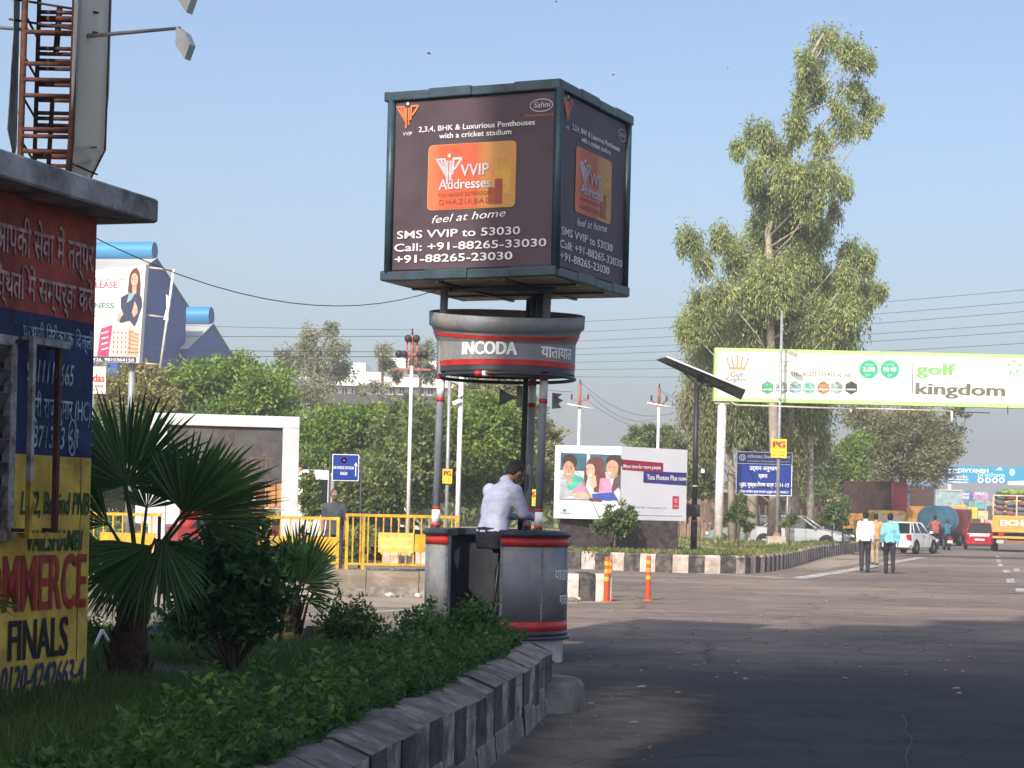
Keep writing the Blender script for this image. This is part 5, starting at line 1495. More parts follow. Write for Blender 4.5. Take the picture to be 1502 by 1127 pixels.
# ------------------------------------------------------------------ vehicles
m_tyre = M('tyre', (.018, .018, .018), .85); m_rim = M('wheel rim', (.35, .35, .36), .35, .6); m_glass = M('car glass', (.012, .015, .018), .08, spec=.6)
m_chr = M('bright trim', (.55, .55, .56), .25, .8); m_blkp = M('black plastic', (.02, .02, .022), .6); m_tail = M('tail lamp', (.50, .02, .02), .25); m_plate = M('number plate', (.75, .75, .72), .5)
def wheel(parent, x, y, r=.29, w=.18):
    b = MB(); b.lathe([(r * .6, -w / 2), (r * .93, -w / 2), (r, -w * .3), (r, w * .3), (r * .93, w / 2), (r * .6, w / 2)], m_tyre, 20, axis='x'); o = b.build('tyre', parent, (x, y, r))
    b = MB(); b.lathe([(0, -w * .32), (r * .2, -w * .42), (r * .6, -w * .36), (r * .62, w * .36), (r * .2, w * .42), (0, w * .32)], m_rim, 14, axis='x'); q = b.build('rim', o)
    return o
def car(px, py, rz, paint, label, L=3.7, Wd=1.55, H=1.45, kind='hatch', z0=0.0, Y=None, group='cars in view'):
    p = G(px, py) if Y is None else W(px, py, Y)
    r = empty('car', (p.x, p.y, z0), rz, label, 'car', group)
    w = Wd / 2; l = L / 2
    # local +y = front; sections from rear to front: y, z bottom, z belt, z deck, halfwidth
    if kind == 'hatch':
        st = [(-l, .42, .72, .74, w * .80), (-l + .06, .30, .88, .90, w * .93), (-l + .25, .22, .93, .95, w), (-.6, .20, .93, .95, w), (.5, .20, .90, .93, w), (l - .95, .21, .86, .92, w), (l - .35, .24, .74, .80, w * .95), (l - .06, .30, .62, .66, w * .85), (l, .38, .55, .58, w * .74)]
        g0 = [(-l + .10, .90), (l - 1.05, .90)]; g1 = [(-l + .42, H - .04), (l - 1.85, H - .04)]
    else:
        st = [(-l, .42, .80, .84, w * .80), (-l + .06, .30, .90, .95, w * .92), (-l + .35, .22, .92, .98, w), (-l + .8, .2, .92, .96, w), (0, .20, .92, .95, w), (l - 1.15, .21, .86, .93, w), (l - .4, .24, .76, .82, w * .95), (l - .06, .30, .62, .66, w * .85), (l, .38, .55, .58, w * .74)]
        g0 = [(-l + .55, .93), (l - 1.1, .90)]; g1 = [(-l + 1.15, H - .04), (l - 1.95, H - .04)]
    b = MB(); vs, fs = [], []; ns = 10
    for y, zb, zs, zt, hw in st:
        ring_ = [(-hw * .88, zb), (-hw, zb + .12), (-hw * 1.0, (zb + zs) / 2), (-hw * .97, zs), (-hw * .80, zt), (hw * .80, zt), (hw * .97, zs), (hw, (zb + zs) / 2), (hw, zb + .12), (hw * .88, zb)]
        vs += [(x, y, z) for x, z in ring_]
    for i in range(len(st) - 1):
        for k in range(ns):
            j = (k + 1) % ns; fs.append((i * ns + k, i * ns + j, (i + 1) * ns + j, (i + 1) * ns + k)[::-1])
    fs.append(tuple(range(ns))[::-1]); fs.append(tuple((len(st) - 1) * ns + k for k in range(ns)))
    b.add(vs, fs, paint, False); body = b.build('body', r)
    bv = body.modifiers.new('soften', 'BEVEL'); bv.width = .03; bv.segments = 2; bv.limit_method = 'ANGLE'; bv.angle_limit = math.radians(25)
    b = MB(); wb_, wt_ = w * .90, w * .72
    gv = [(-wb_, g0[0][0], .88), (wb_, g0[0][0], .88), (wb_, g0[1][0], .86), (-wb_, g0[1][0], .86), (-wt_, g1[0][0], H - .05), (wt_, g1[0][0], H - .05), (wt_, g1[1][0], H - .05), (-wt_, g1[1][0], H - .05)]
    b.add(gv, [(0, 1, 5, 4), (1, 2, 6, 5), (2, 3, 7, 6), (3, 0, 4, 7)], m_glass); b.build('glass', r)
    b = MB(); e = .04
    b.add([(-wt_ - .02, g1[0][0] - .04, H - .06), (wt_ + .02, g1[0][0] - .04, H - .06), (wt_ + .02, g1[1][0] + .04, H - .06), (-wt_ - .02, g1[1][0] + .04, H - .06), (-wt_ + .07, g1[0][0] + .08, H), (wt_ - .07, g1[0][0] + .08, H), (wt_ - .07, g1[1][0] - .08, H), (-wt_ + .07, g1[1][0] - .08, H)], [(0, 1, 5, 4), (1, 2, 6, 5), (2, 3, 7, 6), (3, 0, 4, 7), (4, 5, 6, 7), (3, 2, 1, 0)], paint)
    for (a, c) in ((0, 4), (1, 5), (2, 6), (3, 7)): b.tube(gv[a], gv[c], .035, paint, n=6)
    for sx in (-1, 1):
        for t in (.45, .78 if kind != 'hatch' else .8):
            yb = g0[1][0] + (g0[0][0] - g0[1][0]) * t; yt = g1[1][0] + (g1[0][0] - g1[1][0]) * t
            b.tube((sx * wb_, yb, .88), (sx * wt_, yt, H - .05), .028, paint, n=5)
    b.build('roof', r)
    for sx in (-1, 1):
        b = MB(); b.box((sx * w * .83, -l + .03, .76 if kind == 'hatch' else .80), (.22, .10, .24), m_tail, RZ(-sx * .25)); b.build('tail_lamp', r)
        b = MB(); b.box((sx * w * .76, l - .10, .62), (.30, .12, .14), M('head lamp', (.6, .6, .6), .1)); b.build('headlight', r)
        b = MB(); b.rbox(sx * (w + .06) - .08, sx * (w + .06) + .08, l - 1.25, l - 1.17, .92, 1.04, paint, .02); b.build('mirror', r)
        for y in (-l + .68, l - .72):
            b = MB(); b.lathe([(0, 0), (.36, 0)], m_blkp, 18, (sx * (w + .003), y, .32), axis='x'); b.build('wheel_arch', r)
            wheel(r, sx * (w - .04), y)
    b = MB(); b.rbox(-w * .9, w * .9, -l - .05, -l + .05, .28, .46, paint if kind == 'hatch' else paint, .03); b.bx(-w * .86, w * .86, -l - .04, -l + .05, .22, .28, m_blkp); b.build('bumper', r)
    b = MB(); b.bx(-.26, .26, -l - .065, -l - .045, .50, .61, m_plate); b.bx(-.26, .26, l + .0, l + .03, .40, .5, m_plate); b.build('number_plate', r)
    b = MB(); b.line([(-w * .98, .62), (0, .62)], .001, m_blkp); 
    for sx in (-1, 1):
        for y in (-.3, .45): b.bx(sx * (w + .001) - .003, sx * (w + .001) + .003, y - .006, y + .006, .32, .90, m_blkp)
        b.bx(sx * (w + .004) - .004, sx * (w + .004) + .012, -.22, -.06, .78, .81, m_blkp)
    b.build('door_seam', r)
    return r
m_cw = M('car white', (.72, .72, .71), .3, var=.02, spec=.6); m_cr = M('car red', (.40, .012, .02), .25, var=.02, spec=.6); m_cs = M('car silver', (.42, .44, .46), .35, .3, var=.02, spec=.6); m_cm = M('car maroon', (.22, .015, .015), .35, var=.03, spec=.5)
car(1334, 812, math.radians(-33), m_cw, 'white hatchback seen from behind, just right of the walking men', L=3.5, Wd=1.5, H=1.45)
car(1436, 806, math.radians(-13), m_cr, 'red hatchback seen from behind, beside the loaded truck', L=3.6, Wd=1.55, H=1.5)
car(1172, 800, math.radians(70) - math.pi * 1, m_cs, 'silver saloon parked behind the tall grey pole', L=4.2, Wd=1.65, H=1.5, kind='sedan', Y=88, z0=.12)
car(1098, 800, math.radians(80), M('car grey green', (.20, .25, .24), .4, var=.05), 'dull green grey car mostly hidden behind island shrubs', L=3.9, H=1.5, kind='sedan', Y=90, z0=.1)
car(356, 800, math.radians(-80), m_cm, 'dark red car behind the yellow barrier and the big palm', L=3.7, Wd=1.7, H=1.6, kind='sedan', Y=46)
car(598, 770, math.radians(-75), m_cw, 'white van roof showing above the yellow barrier left of the kiosk', L=3.0, Wd=1.5, H=1.62, Y=70)
car(545, 775, math.radians(-78), M('car dark blue', (.02, .025, .04), .3), 'dark glossy car low behind the yellow barrier', L=3.9, Wd=1.6, H=1.45, kind='sedan', Y=63)
car(1058, 765, math.radians(85), m_cw, 'pale car glimpsed between the gantry pillar and the shrubs', L=3.8, H=1.5, kind='sedan', Y=96, z0=.1)

def truck_wheels(r, w, ys, rad=.48):
    for y in ys:
        for sx in (-1, 1): wheel(r, sx * (w - .14), y, rad, .26)
m_ey = M('truck yellow', (.72, .40, .07), .5, var=.1, scale=3, dirt=((.35, .22, .10), 3, .4)); m_chs = M('chassis', (.05, .045, .04), .8, var=.2)
# loaded truck at the right edge (rear view)
p = G(1489, 810); kk = p.y / F
TA = math.radians(-14)
r = empty('loaded_truck', (p.x + .02, p.y, 0), TA, 'yellow truck seen from behind with EICHER lettering, piled with grey sacks', 'truck')
tw = 1.18; zb0 = .95
b = MB(); b.rbox(-tw, tw, 0, 4.2, zb0, zb0 + .14, m_chs, .01); b.bx(-.4, .4, .2, 5.6, .6, zb0, m_chs); b.build('chassis', r)
b = MB(); b.bx(-tw, tw, -.06, 0, 1.02, 1.90, m_ey); b.build('tailboard', r)
for i in range(5):
    b = MB(); b.bx(-tw, tw, -.075, -.06, 1.05 + i * .17, 1.19 + i * .17, m_ey); b.build('plank', r)
b = MB(); b.text('EICHER', -.80, 1.36, .30, m_white, w=1.75, bold=.07, y=-.10); b.text('EICHER', -.83, 1.345, .32, M('letter shade brown', (.35, .12, .04), .6), w=1.81, bold=.085, y=-.09); b.build('lettering', r)
b = MB()
for sx in (-1, 1): b.bx(sx * tw - .03, sx * tw + .03, 0, 4.2, 1.02, 2.35, m_ey)
b.bx(-tw, tw, 4.17, 4.25, 1.02, 2.9, m_ey); b.build('side_board', r)
b = MB()
for x in (-tw, 0, tw): b.bx(x - .04, x + .04, -.05, .02, 1.9, 2.95, m_lp2)
b.bx(-tw, tw, -.04, .0, 2.9, 2.97, m_lp2); b.build('rear_frame', r)
b = MB(); b.bx(-tw, tw, -.12, -.02, .70, .82, m_ey); b.bx(-.98, -.62, -.12, -.04, .44, .62, m_lp2); b.bx(.62, .98, -.12, -.04, .44, .62, m_lp2); b.bx(-.5, .5, -.11, -.05, .45, .6, M('brown plate', (.3, .12, .06), .7)); b.bx(-.9, -.6, -.1, .0, .85, 1.0, m_tail); b.bx(.6, .9, -.1, .0, .85, 1.0, m_tail); b.build('bumper', r)
rr2 = random.Random(3)
for i in range(26):
    x = -.85 + (i % 4) * .56 + rr2.uniform(-.08, .08); z = 2.0 + (i // 4 % 4) * .27 + rr2.uniform(-.04, .04); y = rr2.uniform(.15, .3)
    if i > 15: x = rr2.uniform(-.85, .85); z = 2.75 + rr2.uniform(0, .25); y = rr2.uniform(.6, 3.6)
    b = MB(); b.ell((0, 0, 0), (.34, .28, .165), M(*[('sack grey', (.16, .16, .17), .9), ('sack dull red', (.24, .10, .09), .9), ('sack slate', (.12, .13, .15), .9)][i % 3]), 10, 6, RY(rr2.uniform(-.3, .3)))
    s_ = b.build('sack', None, (p.x + .02 + x * math.cos(TA) - y * math.sin(TA), p.y + y * math.cos(TA) + x * math.sin(TA), z), label=(['grey', 'dull red', 'slate'][i % 3] + ' sack at the tail of the loaded truck, ' + ['bottom', 'second', 'third', 'top'][i // 4 % 4] + ' layer, ' + ['leftmost', 'second from left', 'third from left', 'rightmost'][i % 4]) if i < 16 else 'sack lying loose on top of the load of the yellow truck', cat='sack', group='sacks piled on the loaded truck')
b = MB(); b.poly([(.35, -.03, 2.75), (1.0, -.03, 2.3), (1.05, -.03, 2.9), (.7, -.02, 2.95)], M('blue tarp', (.06, .25, .50), .6)); o = b.build('tarpaulin', r); o.modifiers.new('thickness', 'SOLIDIFY').thickness = .02
b = MB(); b.rbox(-1.0, 1.0, 4.4, 6.0, .6, 2.7, m_ey, .08); b.build('cab', r)
truck_wheels(r, tw, (.95, 4.9))
b = MB(); b.ell((-.2, 1.5, 3.1), (.9, 1.2, .25), M('green heap', (.25, .34, .08), .9, var=.3, scale=5), 12, 6); b.build('fodder_heap', r)

def cargo_truck(px, py, Y, rz, label, w, L, z1, mt_rear, mt_side, low, low_mt, z0_=1.0, frame=None, name='container_truck', cab=True):
    p = W(px, py, Y); r = empty(name, (p.x, p.y, 0), rz, label, 'truck')
    w /= 2
    b = MB(); b.bx(-w, w, -.0, .06, low, z1, mt_rear); b.build('rear_door', r)
    for sx in (-1, 1):
        b = MB(); b.bx(sx * w - .04, sx * w + .04, .06, L, low, z1, mt_side)
        for i in range(int(L / .45)): b.bx(sx * (w + .05) - .02, sx * (w + .05) + .02, .15 + i * .45, .30 + i * .45, low, z1, mt_side)
        b.build('side_wall', r)
    b = MB(); b.bx(-w, w, .06, L, z1, z1 + .05, mt_side); b.bx(-w, w, L - .05, L, low, z1, mt_side); b.build('roof', r)
    b = MB(); b.bx(-w - .02, w + .02, -.06, .0, z0_, low, low_mt); b.bx(-w - .02, -w, 0, L, z0_, low, low_mt); b.bx(w, w + .02, 0, L, z0_, low, low_mt); b.build('lower_panel', r)
    b = MB(); b.bx(-.5, .5, .2, L, .6, z0_, m_chs); b.bx(-w, w, -.1, .0, .62, .74, m_chs); b.build('chassis', r)
    if cab:
        b = MB(); b.rbox(-w * .95, w * .95, L + .1, L + 1.8, .6, 2.7, low_mt, .08); b.build('cab', r)
        b = MB(); b.bx(-w * .8, w * .8, L + 1.75, L + 1.83, 1.7, 2.4, m_glass); b.build('windscreen', r)
    if frame:
        b = MB()
        for sx in (-1, 1): b.bx(sx * w - .05, sx * w + .05, -.04, -.005, low, z1, frame)
        b.bx(-w, w, -.045, -.003, z1 - .08, z1, frame); b.build('rear_frame', r)
    truck_wheels(r, w, (.7, L - .5) + ((L + 1.1,) if cab else ()), .45)
    return r
m_ctd = M('container dark brown', (.045, .022, .018), .8, var=.35, scale=.8); m_ctr = M('container red', (.26, .02, .03), .6, var=.1, scale=2)
m_orn = M('ornate orange panel', (.48, .24, .07), .6, scale=7, col2=(.20, .09, .03))
ct = cargo_truck(1318, 790, 108, math.radians(58), 'dark red container truck parked behind the walking men', 2.1, 2.85, 3.55, m_ctr, m_ctd, 1.85, m_orn, frame=m_ctr, cab=False)
b = MB(); b.text('HORN PLEASE', -.85, 1.35, .22, M('letter cream', (.6, .5, .35), .6), w=1.6, bold=.04, y=-.075); b.build('lettering', ct)
cargo_truck(1350, 790, 134, math.radians(20), 'truck with blue tarpaulin roof behind the motorcycles', 2.0, 5, 3.9, M('truck dark rear', (.10, .05, .04), .8), M('tarp blue', (.05, .20, .42), .6, var=.15, scale=2), 2.5, M('truck yellow ornate', (.55, .42, .08), .6, scale=8, col2=(.45, .08, .04)), frame=M('tarp blue', (.05, .20, .42)), name='tarpaulin_truck')
cargo_truck(1391, 790, 150, math.radians(5), 'truck with pale frame and red panel beyond the cyclist', 2.0, 4.5, 3.9, M('truck grey cyan', (.32, .45, .46), .6, var=.2, scale=2), M('truck frame pale', (.52, .42, .34), .6), 2.0, M('truck red ornate', (.45, .10, .08), .6, scale=6, col2=(.5, .38, .2)), frame=M('truck frame pale', (.52, .42, .34), .6), name='open_truck')
cargo_truck(1415, 790, 185, math.radians(5), 'small red truck in the far traffic queue', 2.2, 4.5, 2.9, M('truck far red', (.42, .06, .07), .6), M('truck far pink', (.5, .2, .2), .6), 1.7, M('truck far cream', (.55, .5, .4), .6), name='far_truck')
cargo_truck(1432, 790, 178, math.radians(0), 'cream tempo in the far traffic queue left of the loaded truck', 1.9, 3.5, 2.5, M('tempo cream', (.60, .52, .38), .6), M('tempo cream', (.60, .52, .38), .6), 1.4, M('tempo yellow', (.62, .42, .12), .6), name='far_tempo')
cargo_truck(1408, 790, 140, math.radians(-8), 'small brown goods carrier between the tanker and the red hatchback', 1.5, 2.6, 2.4, M('carrier brown', (.20, .12, .08), .7, var=.3, scale=3), M('carrier tan', (.36, .26, .16), .7), 1.5, M('carrier yellow', (.6, .42, .08), .6, scale=5, col2=(.4, .2, .08)), name='goods_carrier')
cargo_truck(1424, 790, 155, math.radians(-10), 'auto rickshaw green and yellow in the queue left of the red hatchback', 1.3, 1.8, 1.75, M('rickshaw hood', (.05, .05, .05), .6), M('rickshaw green', (.05, .22, .08), .5), 1.1, M('rickshaw yellow', (.62, .48, .05), .5), z0_=.5, name='auto_rickshaw')
cargo_truck(1444, 790, 205, math.radians(-10), 'distant dusty orange truck in line with the shop boards', 2.2, 4.5, 3.2, M('dusty orange body', (.42, .22, .10), .7, scale=3, col2=(.3, .16, .1)), M('dusty orange body', (.42, .22, .10), .7), 1.8, M('dusty cream', (.5, .44, .34), .7), name='far_truck')
# yellow loader in front of the container truck, half hidden by the men
p = W(1306, 800, 101); r = empty('small_lorry', (p.x, p.y, 0), math.radians(10), 'small yellow lorry hidden behind the men and the white hatchback', 'lorry')
b = MB(); b.rbox(-.85, .85, 0, 1.3, .5, 2.0, M('lorry amber', (.58, .36, .08), .5, var=.2, scale=3), .12); b.build('cab', r)
b = MB(); b.bx(-.7, .7, -.02, .0, 1.25, 1.75, m_lp2)
for i in range(5): b.bx(-.6 + i * .25, -.5 + i * .25, -.05, -.02, 1.0, 1.2, m_blkp)
b.build('windscreen', r); wheel(r, -.7, .5, .32); wheel(r, .7, .5, .32)
b = MB(); b.bx(-.85, .85, 1.35, 3.2, .8, 1.5, m_ey); b.build('load_bed', r); wheel(r, -.7, 2.7, .32); wheel(r, .7, 2.7, .32)
# tanker
p = W(1362, 800, 122); r = empty('water_tanker', (p.x, p.y, 0), math.radians(-32), 'light blue round water tanker behind the cyclist', 'tanker')
m_tk2 = M('tanker blue', (.16, .46, .60), .5, var=.12, scale=2)
b = MB(); b.lathe([(0, 0), (.6, -.02), (.82, .06), (.86, .3), (.86, 3.0), (.8, 3.2), (0, 3.25)], m_tk2, 24, (0, 0, 1.62), axis='y'); b.build('tank', r)
b = MB(); b.lathe([(.865, .8), (.885, .85), (.865, .9)], m_tk2, 24, (0, 0, 1.62), axis='y'); b.lathe([(.865, 2.2), (.885, 2.25), (.865, 2.3)], m_tk2, 24, (0, 0, 1.62), axis='y'); b.build('tank_ring', r)
b = MB(); b.bx(-.5, .5, .2, 4.5, .5, .75, m_chs); b.bx(-.9, .9, -.15, -.0, .5, .65, m_chs); b.build('chassis', r)
b = MB(); b.rbox(-.9, .9, 3.9, 5.3, .6, 2.3, M('tanker cab red', (.4, .08, .06), .5), .1); b.build('cab', r); truck_wheels(r, .95, (.8, 3.2, 4.6), .42)
# lorries behind the barrier on the left
p = W(372, 790, 56); r = empty('goods_truck', (p.x, p.y, 0), math.radians(90), 'truck with orange slatted body seen under the grey board', 'truck')
m_os = M('truck orange slats', (.55, .22, .07), .6, var=.2, scale=4)
b = MB(); b.bx(-1.0, 1.0, -1.2, 1.1, 1.35, 1.45, m_lp2); b.build('bed', r)
for sx in (-1, 1):
    for i in range(9):
        b = MB(); b.bx(sx * 1.0 - .03, sx * 1.0 + .03, -1.2 + i * .25, -1.02 + i * .25, 1.45, 2.6, m_os); b.build('slat', r)
    b = MB(); b.bx(sx * 1.04 - .02, sx * 1.04 + .02, -1.2, 1.1, 2.5, 2.62, m_os); b.build('side_rail', r)
b = MB(); b.bx(-.9, .9, -1.2, 3.2, .7, .95, m_chs); b.build('chassis', r)
m_wc = M('lorry white cab', (.66, .68, .70), .4, var=.04)
b = MB(); b.rbox(-1.0, 1.0, 1.5, 3.2, .8, 2.55, m_wc, .12); b.build('cab', r)
b = MB(); b.bx(-1.012, 1.012, 1.9, 2.9, 1.75, 2.35, m_glass); b.bx(-.85, .85, 3.19, 3.215, 1.65, 2.35, m_glass); b.build('window', r)
truck_wheels(r, 1.0, (-.6, 2.4), .42)
p = W(352, 790, 50); r = empty('red_lorry', (p.x, p.y, 0), math.radians(-90), 'bright red lorry cab behind the big palm and the grey board', 'lorry')
b = MB(); b.rbox(-.95, .95, -1.4, .5, .7, 2.2, M('lorry red', (.45, .02, .025), .4, var=.08), .1); b.build('cab', r)
b = MB(); b.bx(-.97, .97, -.3, .35, 1.5, 2.05, m_glass); b.build('window', r)
b = MB(); b.bx(.98, 1.04, .42, .5, 1.45, 1.75, m_wc); b.build('mirror', r); wheel(r, -.8, -.1, .4); wheel(r, .8, -.1, .4)
p = W(462, 790, 52); r = empty('white_lorry', (p.x, p.y, 0), math.radians(-82), 'white lorry cab with open window frame behind the blue station sign', 'lorry')
b = MB(); b.rbox(-1.0, 1.0, -.5, .42, .6, 2.45, m_wc, .14); b.build('cab', r)
b = MB(); b.bx(-1.01, 1.01, -.38, .25, 1.45, 2.2, m_glass); b.bx(-.8, .8, .415, .435, 1.4, 2.2, m_glass); b.build('window', r)
b = MB(); b.path([(1.02, .5, 2.3), (1.15, .75, 2.1), (1.15, .75, 1.5), (1.02, .55, 1.4)], .02, m_blkp, 5); b.build('mirror', r); wheel(r, -.85, -.1, .4); wheel(r, .85, -.1, .4)
# ------------------------------------------------------------------ people
CLOUD = {}
def fuse(b, mat, name, parent=None, loc=None, voxel=.011, fold=0.0, smooth=3):
    """melt overlapping limbs and trunk into one closed skin; cloth also gets folds"""
    o = b.build(name)
    r = o.modifiers.new('fuse', 'REMESH'); r.mode = 'VOXEL'; r.voxel_size = voxel
    q = o.modifiers.new('relax', 'SMOOTH'); q.factor = .5; q.iterations = smooth
    if fold:
        if 'f' not in CLOUD:
            t = bpy.data.textures.new('cloth folds', 'CLOUDS'); t.noise_scale = .13; t.noise_depth = 2; CLOUD['f'] = t
        d = o.modifiers.new('folds', 'DISPLACE'); d.texture = CLOUD['f']; d.strength = fold; d.mid_level = .5; d.texture_coords = 'LOCAL'
    dg = bpy.context.evaluated_depsgraph_get()
    m2 = bpy.data.meshes.new_from_object(o.evaluated_get(dg))
    old = o.data; bpy.data.objects.remove(o); bpy.data.meshes.remove(old)
    m2.name = name; m2.materials.clear(); m2.materials.append(mat)
    m2.polygons.foreach_set('material_index', [0] * len(m2.polygons))
    m2.polygons.foreach_set('use_smooth', [True] * len(m2.polygons))
    o = bpy.data.objects.new(name, m2); COL.objects.link(o)
    if parent is not None: o.parent = parent
    if loc is not None: o.location = loc
    return o
def limb(b, pts, mat):
    """tapering limb through (x, y, z, r) with round joints"""
    b.path([p[:3] for p in pts], [p[3] for p in pts], mat, 10)
    for p in pts: b.ell(p[:3], (p[3],) * 3, mat, 10, 8)
def trunk_loft(b, secs, mat, n=18):
    vs = []
    for cx, cy, cz, rx, ry in secs:
        for k in range(n):
            t = 2 * math.pi * k / n
            vs.append((cx + rx * math.copysign(abs(math.cos(t)) ** .85, math.cos(t)), cy + ry * math.copysign(abs(math.sin(t)) ** .85, math.sin(t)), cz))
    fs = [(i * n + k, i * n + (k + 1) % n, (i + 1) * n + (k + 1) % n, (i + 1) * n + k) for i in range(len(secs) - 1) for k in range(n)]
    fs += [tuple(reversed(range(n))), tuple((len(secs) - 1) * n + k for k in range(n))]
    b.add(vs, fs, mat, True)
m_skin = M('brown skin', (.23, .12, .072), .6, var=.08, scale=12); m_hair = M('black hair', (.010, .009, .009), .55, bump=1, bscale=70); m_shoe = M('black shoe', (.015, .014, .014), .4)
BASE = dict(pelvis=(0, 0, .95), waist=(0, 0, 1.06), chest=(0, -.01, 1.26), neck=(0, -.015, 1.44), head0=(0, .005, 1.52), head1=(0, .02, 1.59), head2=(0, .015, 1.655),
            shL=(-.165, -.015, 1.38), shR=(.165, -.015, 1.38), elL=(-.215, -.04, 1.12), elR=(.215, -.04, 1.12), wrL=(-.215, .04, .88), wrR=(.215, .04, .88),
            hipL=(-.09, 0, .90), hipR=(.09, 0, .90), knL=(-.10, .03, .50), knR=(.10, .03, .50), anL=(-.10, -.02, .09), anR=(.10, -.02, .09))
def person(loc, rz, label, shirt, trouser, pose=None, sleeve='long', H=1.7, hair=None, face=(0, 1, 0), group=None, fat=1.0, curl=1.0):
    J = dict(BASE)
    if pose: J.update(pose)
    s = H / 1.7
    J = {k: Vector(v) * s for k, v in J.items()}
    def q(n, r, dz=0): v = J[n]; return (v.x, v.y, v.z + dz, r * s)
    seated = J['knL'].y > .3 * s
    fdir = Vector(face).normalized(); h1 = J['head1']; side = fdir.cross(Vector((0, 0, 1))).normalized(); upv = side.cross(fdir)
    def sec(n, rx, ry, dz=0, g=1.0):
        v = J[n]; return (v.x, v.y, v.z + dz * s, rx * s * g, ry * s * g)
    def torso(g, lo):
        sh = (J['shL'] + J['shR']) / 2; hw = abs(J['shR'].x - J['shL'].x) / 2 / s
        out = [sec('pelvis', .150, .105, lo, g), sec('pelvis', .152, .108, .0, g), sec('waist', .138, .100, .02, g), sec('chest', .158, .112, .0, g),
               (sh.x, sh.y, sh.z - .03 * s, (hw + .005) * s * g, .095 * s * g), (sh.x, sh.y + .005, sh.z + .020 * s, (hw - .002) * s * g, .075 * s * g), (sh.x, (sh.y + J['neck'].y) / 2, sh.z + .05 * s, (hw * .72) * s * g, .066 * s * g), (J['neck'].x, J['neck'].y, J['neck'].z, .055 * s * g, .055 * s * g)]
        return out
    b = MB(); mk = m_skin
    trunk_loft(b, torso(.92, -.10), mk)
    limb(b, [q('neck', .052), q('head0', .052)], mk)
    Rh = Matrix((side, fdir, upv)).transposed()
    hc = h1 + upv * .015 * s
    b.ell(hc, (.074 * s, .090 * s, .108 * s), mk, 18, 14, Rh)
    b.ell(hc + fdir * .035 * s - upv * .058 * s, (.050 * s, .052 * s, .050 * s), mk, 14, 10, Rh)     # jaw
    b.ell(hc + fdir * .094 * s - upv * .018 * s, (.013 * s, .020 * s, .022 * s), mk, 8, 6, Rh)       # nose
    b.ell(hc + fdir * .080 * s + upv * .018 * s, (.045 * s, .012 * s, .010 * s), mk, 10, 6, Rh)      # brow
    for sg in (-1, 1): b.ell(hc + side * sg * .076 * s - upv * .010 * s, (.012 * s, .020 * s, .030 * s), mk, 8, 6, Rh)
    for S, sg in (('L', -1), ('R', 1)):
        el, wr = J['el' + S], J['wr' + S]
        d = (wr - el).normalized(); palm = wr + d * .055 * s
        limb(b, [q('sh' + S, .060), q('el' + S, .042), q('wr' + S, .028)], mk)
        sd = d.cross(Vector((0, 1, .2))).normalized()
        if sd.length < .1: sd = Vector((0, 1, 0))
        fw = d.cross(sd).normalized()
        Rp = Matrix((fw, d, sd)).transposed()
        b.ell(palm, (.040 * s, .052 * s, .018 * s), mk, 12, 8, Rp)
        for i, (o_, ln) in enumerate(((-.030, .066), (-.010, .080), (.010, .075), (.029, .058))):
            a0 = palm + fw * o_ * s + d * .030 * s; a1 = a0 + d * ln * .55 * s; a2 = a1 + (d * .75 + sd * .5 * curl).normalized() * ln * .5 * s
            limb(b, [(*a0, .0115 * s), (*a1, .0105 * s), (*a2, .0095 * s)], mk)
        a0 = wr + d * .02 * s - fw * .022 * s; a1 = a0 + (d * .7 - fw * .8).normalized() * .045 * s; a2 = a1 + d * .032 * s
        limb(b, [(*a0, .013 * s), (*a1, .012 * s), (*a2, .010 * s)], mk)
        limb(b, [q('hip' + S, .085), q('kn' + S, .055), q('an' + S, .036)], mk)
        an = J['an' + S]; limb(b, [(an.x, an.y, an.z, .036 * s), (an.x, an.y + .13 * s, an.z - .05 * s, .028 * s)], mk)
    body = fuse(b, mk, 'person', loc=loc, voxel=.0095)
    body.rotation_euler = (0, 0, rz)
    tag(body, label, 'person', group)
    g = 1.08 * fat
    b = MB(); trunk_loft(b, torso(g, .03 if seated else -.075)[:-1] + [(J['neck'].x, J['neck'].y, J['neck'].z + .012 * s, .066 * s, .064 * s)], shirt)
    for S in 'LR':
        if sleeve == 'long': limb(b, [q('sh' + S, .074 * (1 + (fat - 1) * .5)), q('el' + S, .058), q('wr' + S, .040)], shirt)
        else: m = J['sh' + S].lerp(J['el' + S], .8); limb(b, [q('sh' + S, .074), (m.x, m.y, m.z, .062 * s)], shirt)
    fuse(b, shirt, 'shirt', body, voxel=.014, fold=.024 if not seated else .020, smooth=2)
    b = MB()
    trunk_loft(b, [sec('pelvis', .150, .112, -.11 if not seated else -.15, fat), sec('pelvis', .158, .115, -.04, fat), sec('pelvis', .146, .106, .07, fat)], trouser)
    for S in 'LR':
        an = J['an' + S] + (J['an' + S] - J['kn' + S]) * .05
        limb(b, [q('hip' + S, .092), q('kn' + S, .072), (an.x, an.y, an.z, .058 * s)], trouser)
    fuse(b, trouser, 'trousers', body, voxel=.014, fold=.026, smooth=2)
    b = MB(); limb(b, [(J['neck'].x, J['neck'].y - .01, J['neck'].z + .015 * s, .062 * s)], shirt); b.lathe([(.066 * s, -.012 * s), (.070 * s, .012 * s), (.058 * s, .028 * s), (.052 * s, .02 * s)], shirt, 18, (J['neck'].x, J['neck'].y, J['neck'].z)); b.build('collar', body)
    for S in 'LR':
        an = J['an' + S]; b = MB(); b.ell((an.x, an.y + .055 * s, an.z - .042 * s), (.048 * s, .14 * s, .048 * s), m_shoe, 12, 8); b.build('shoe', body)
    b = MB(); hr = hair or m_hair
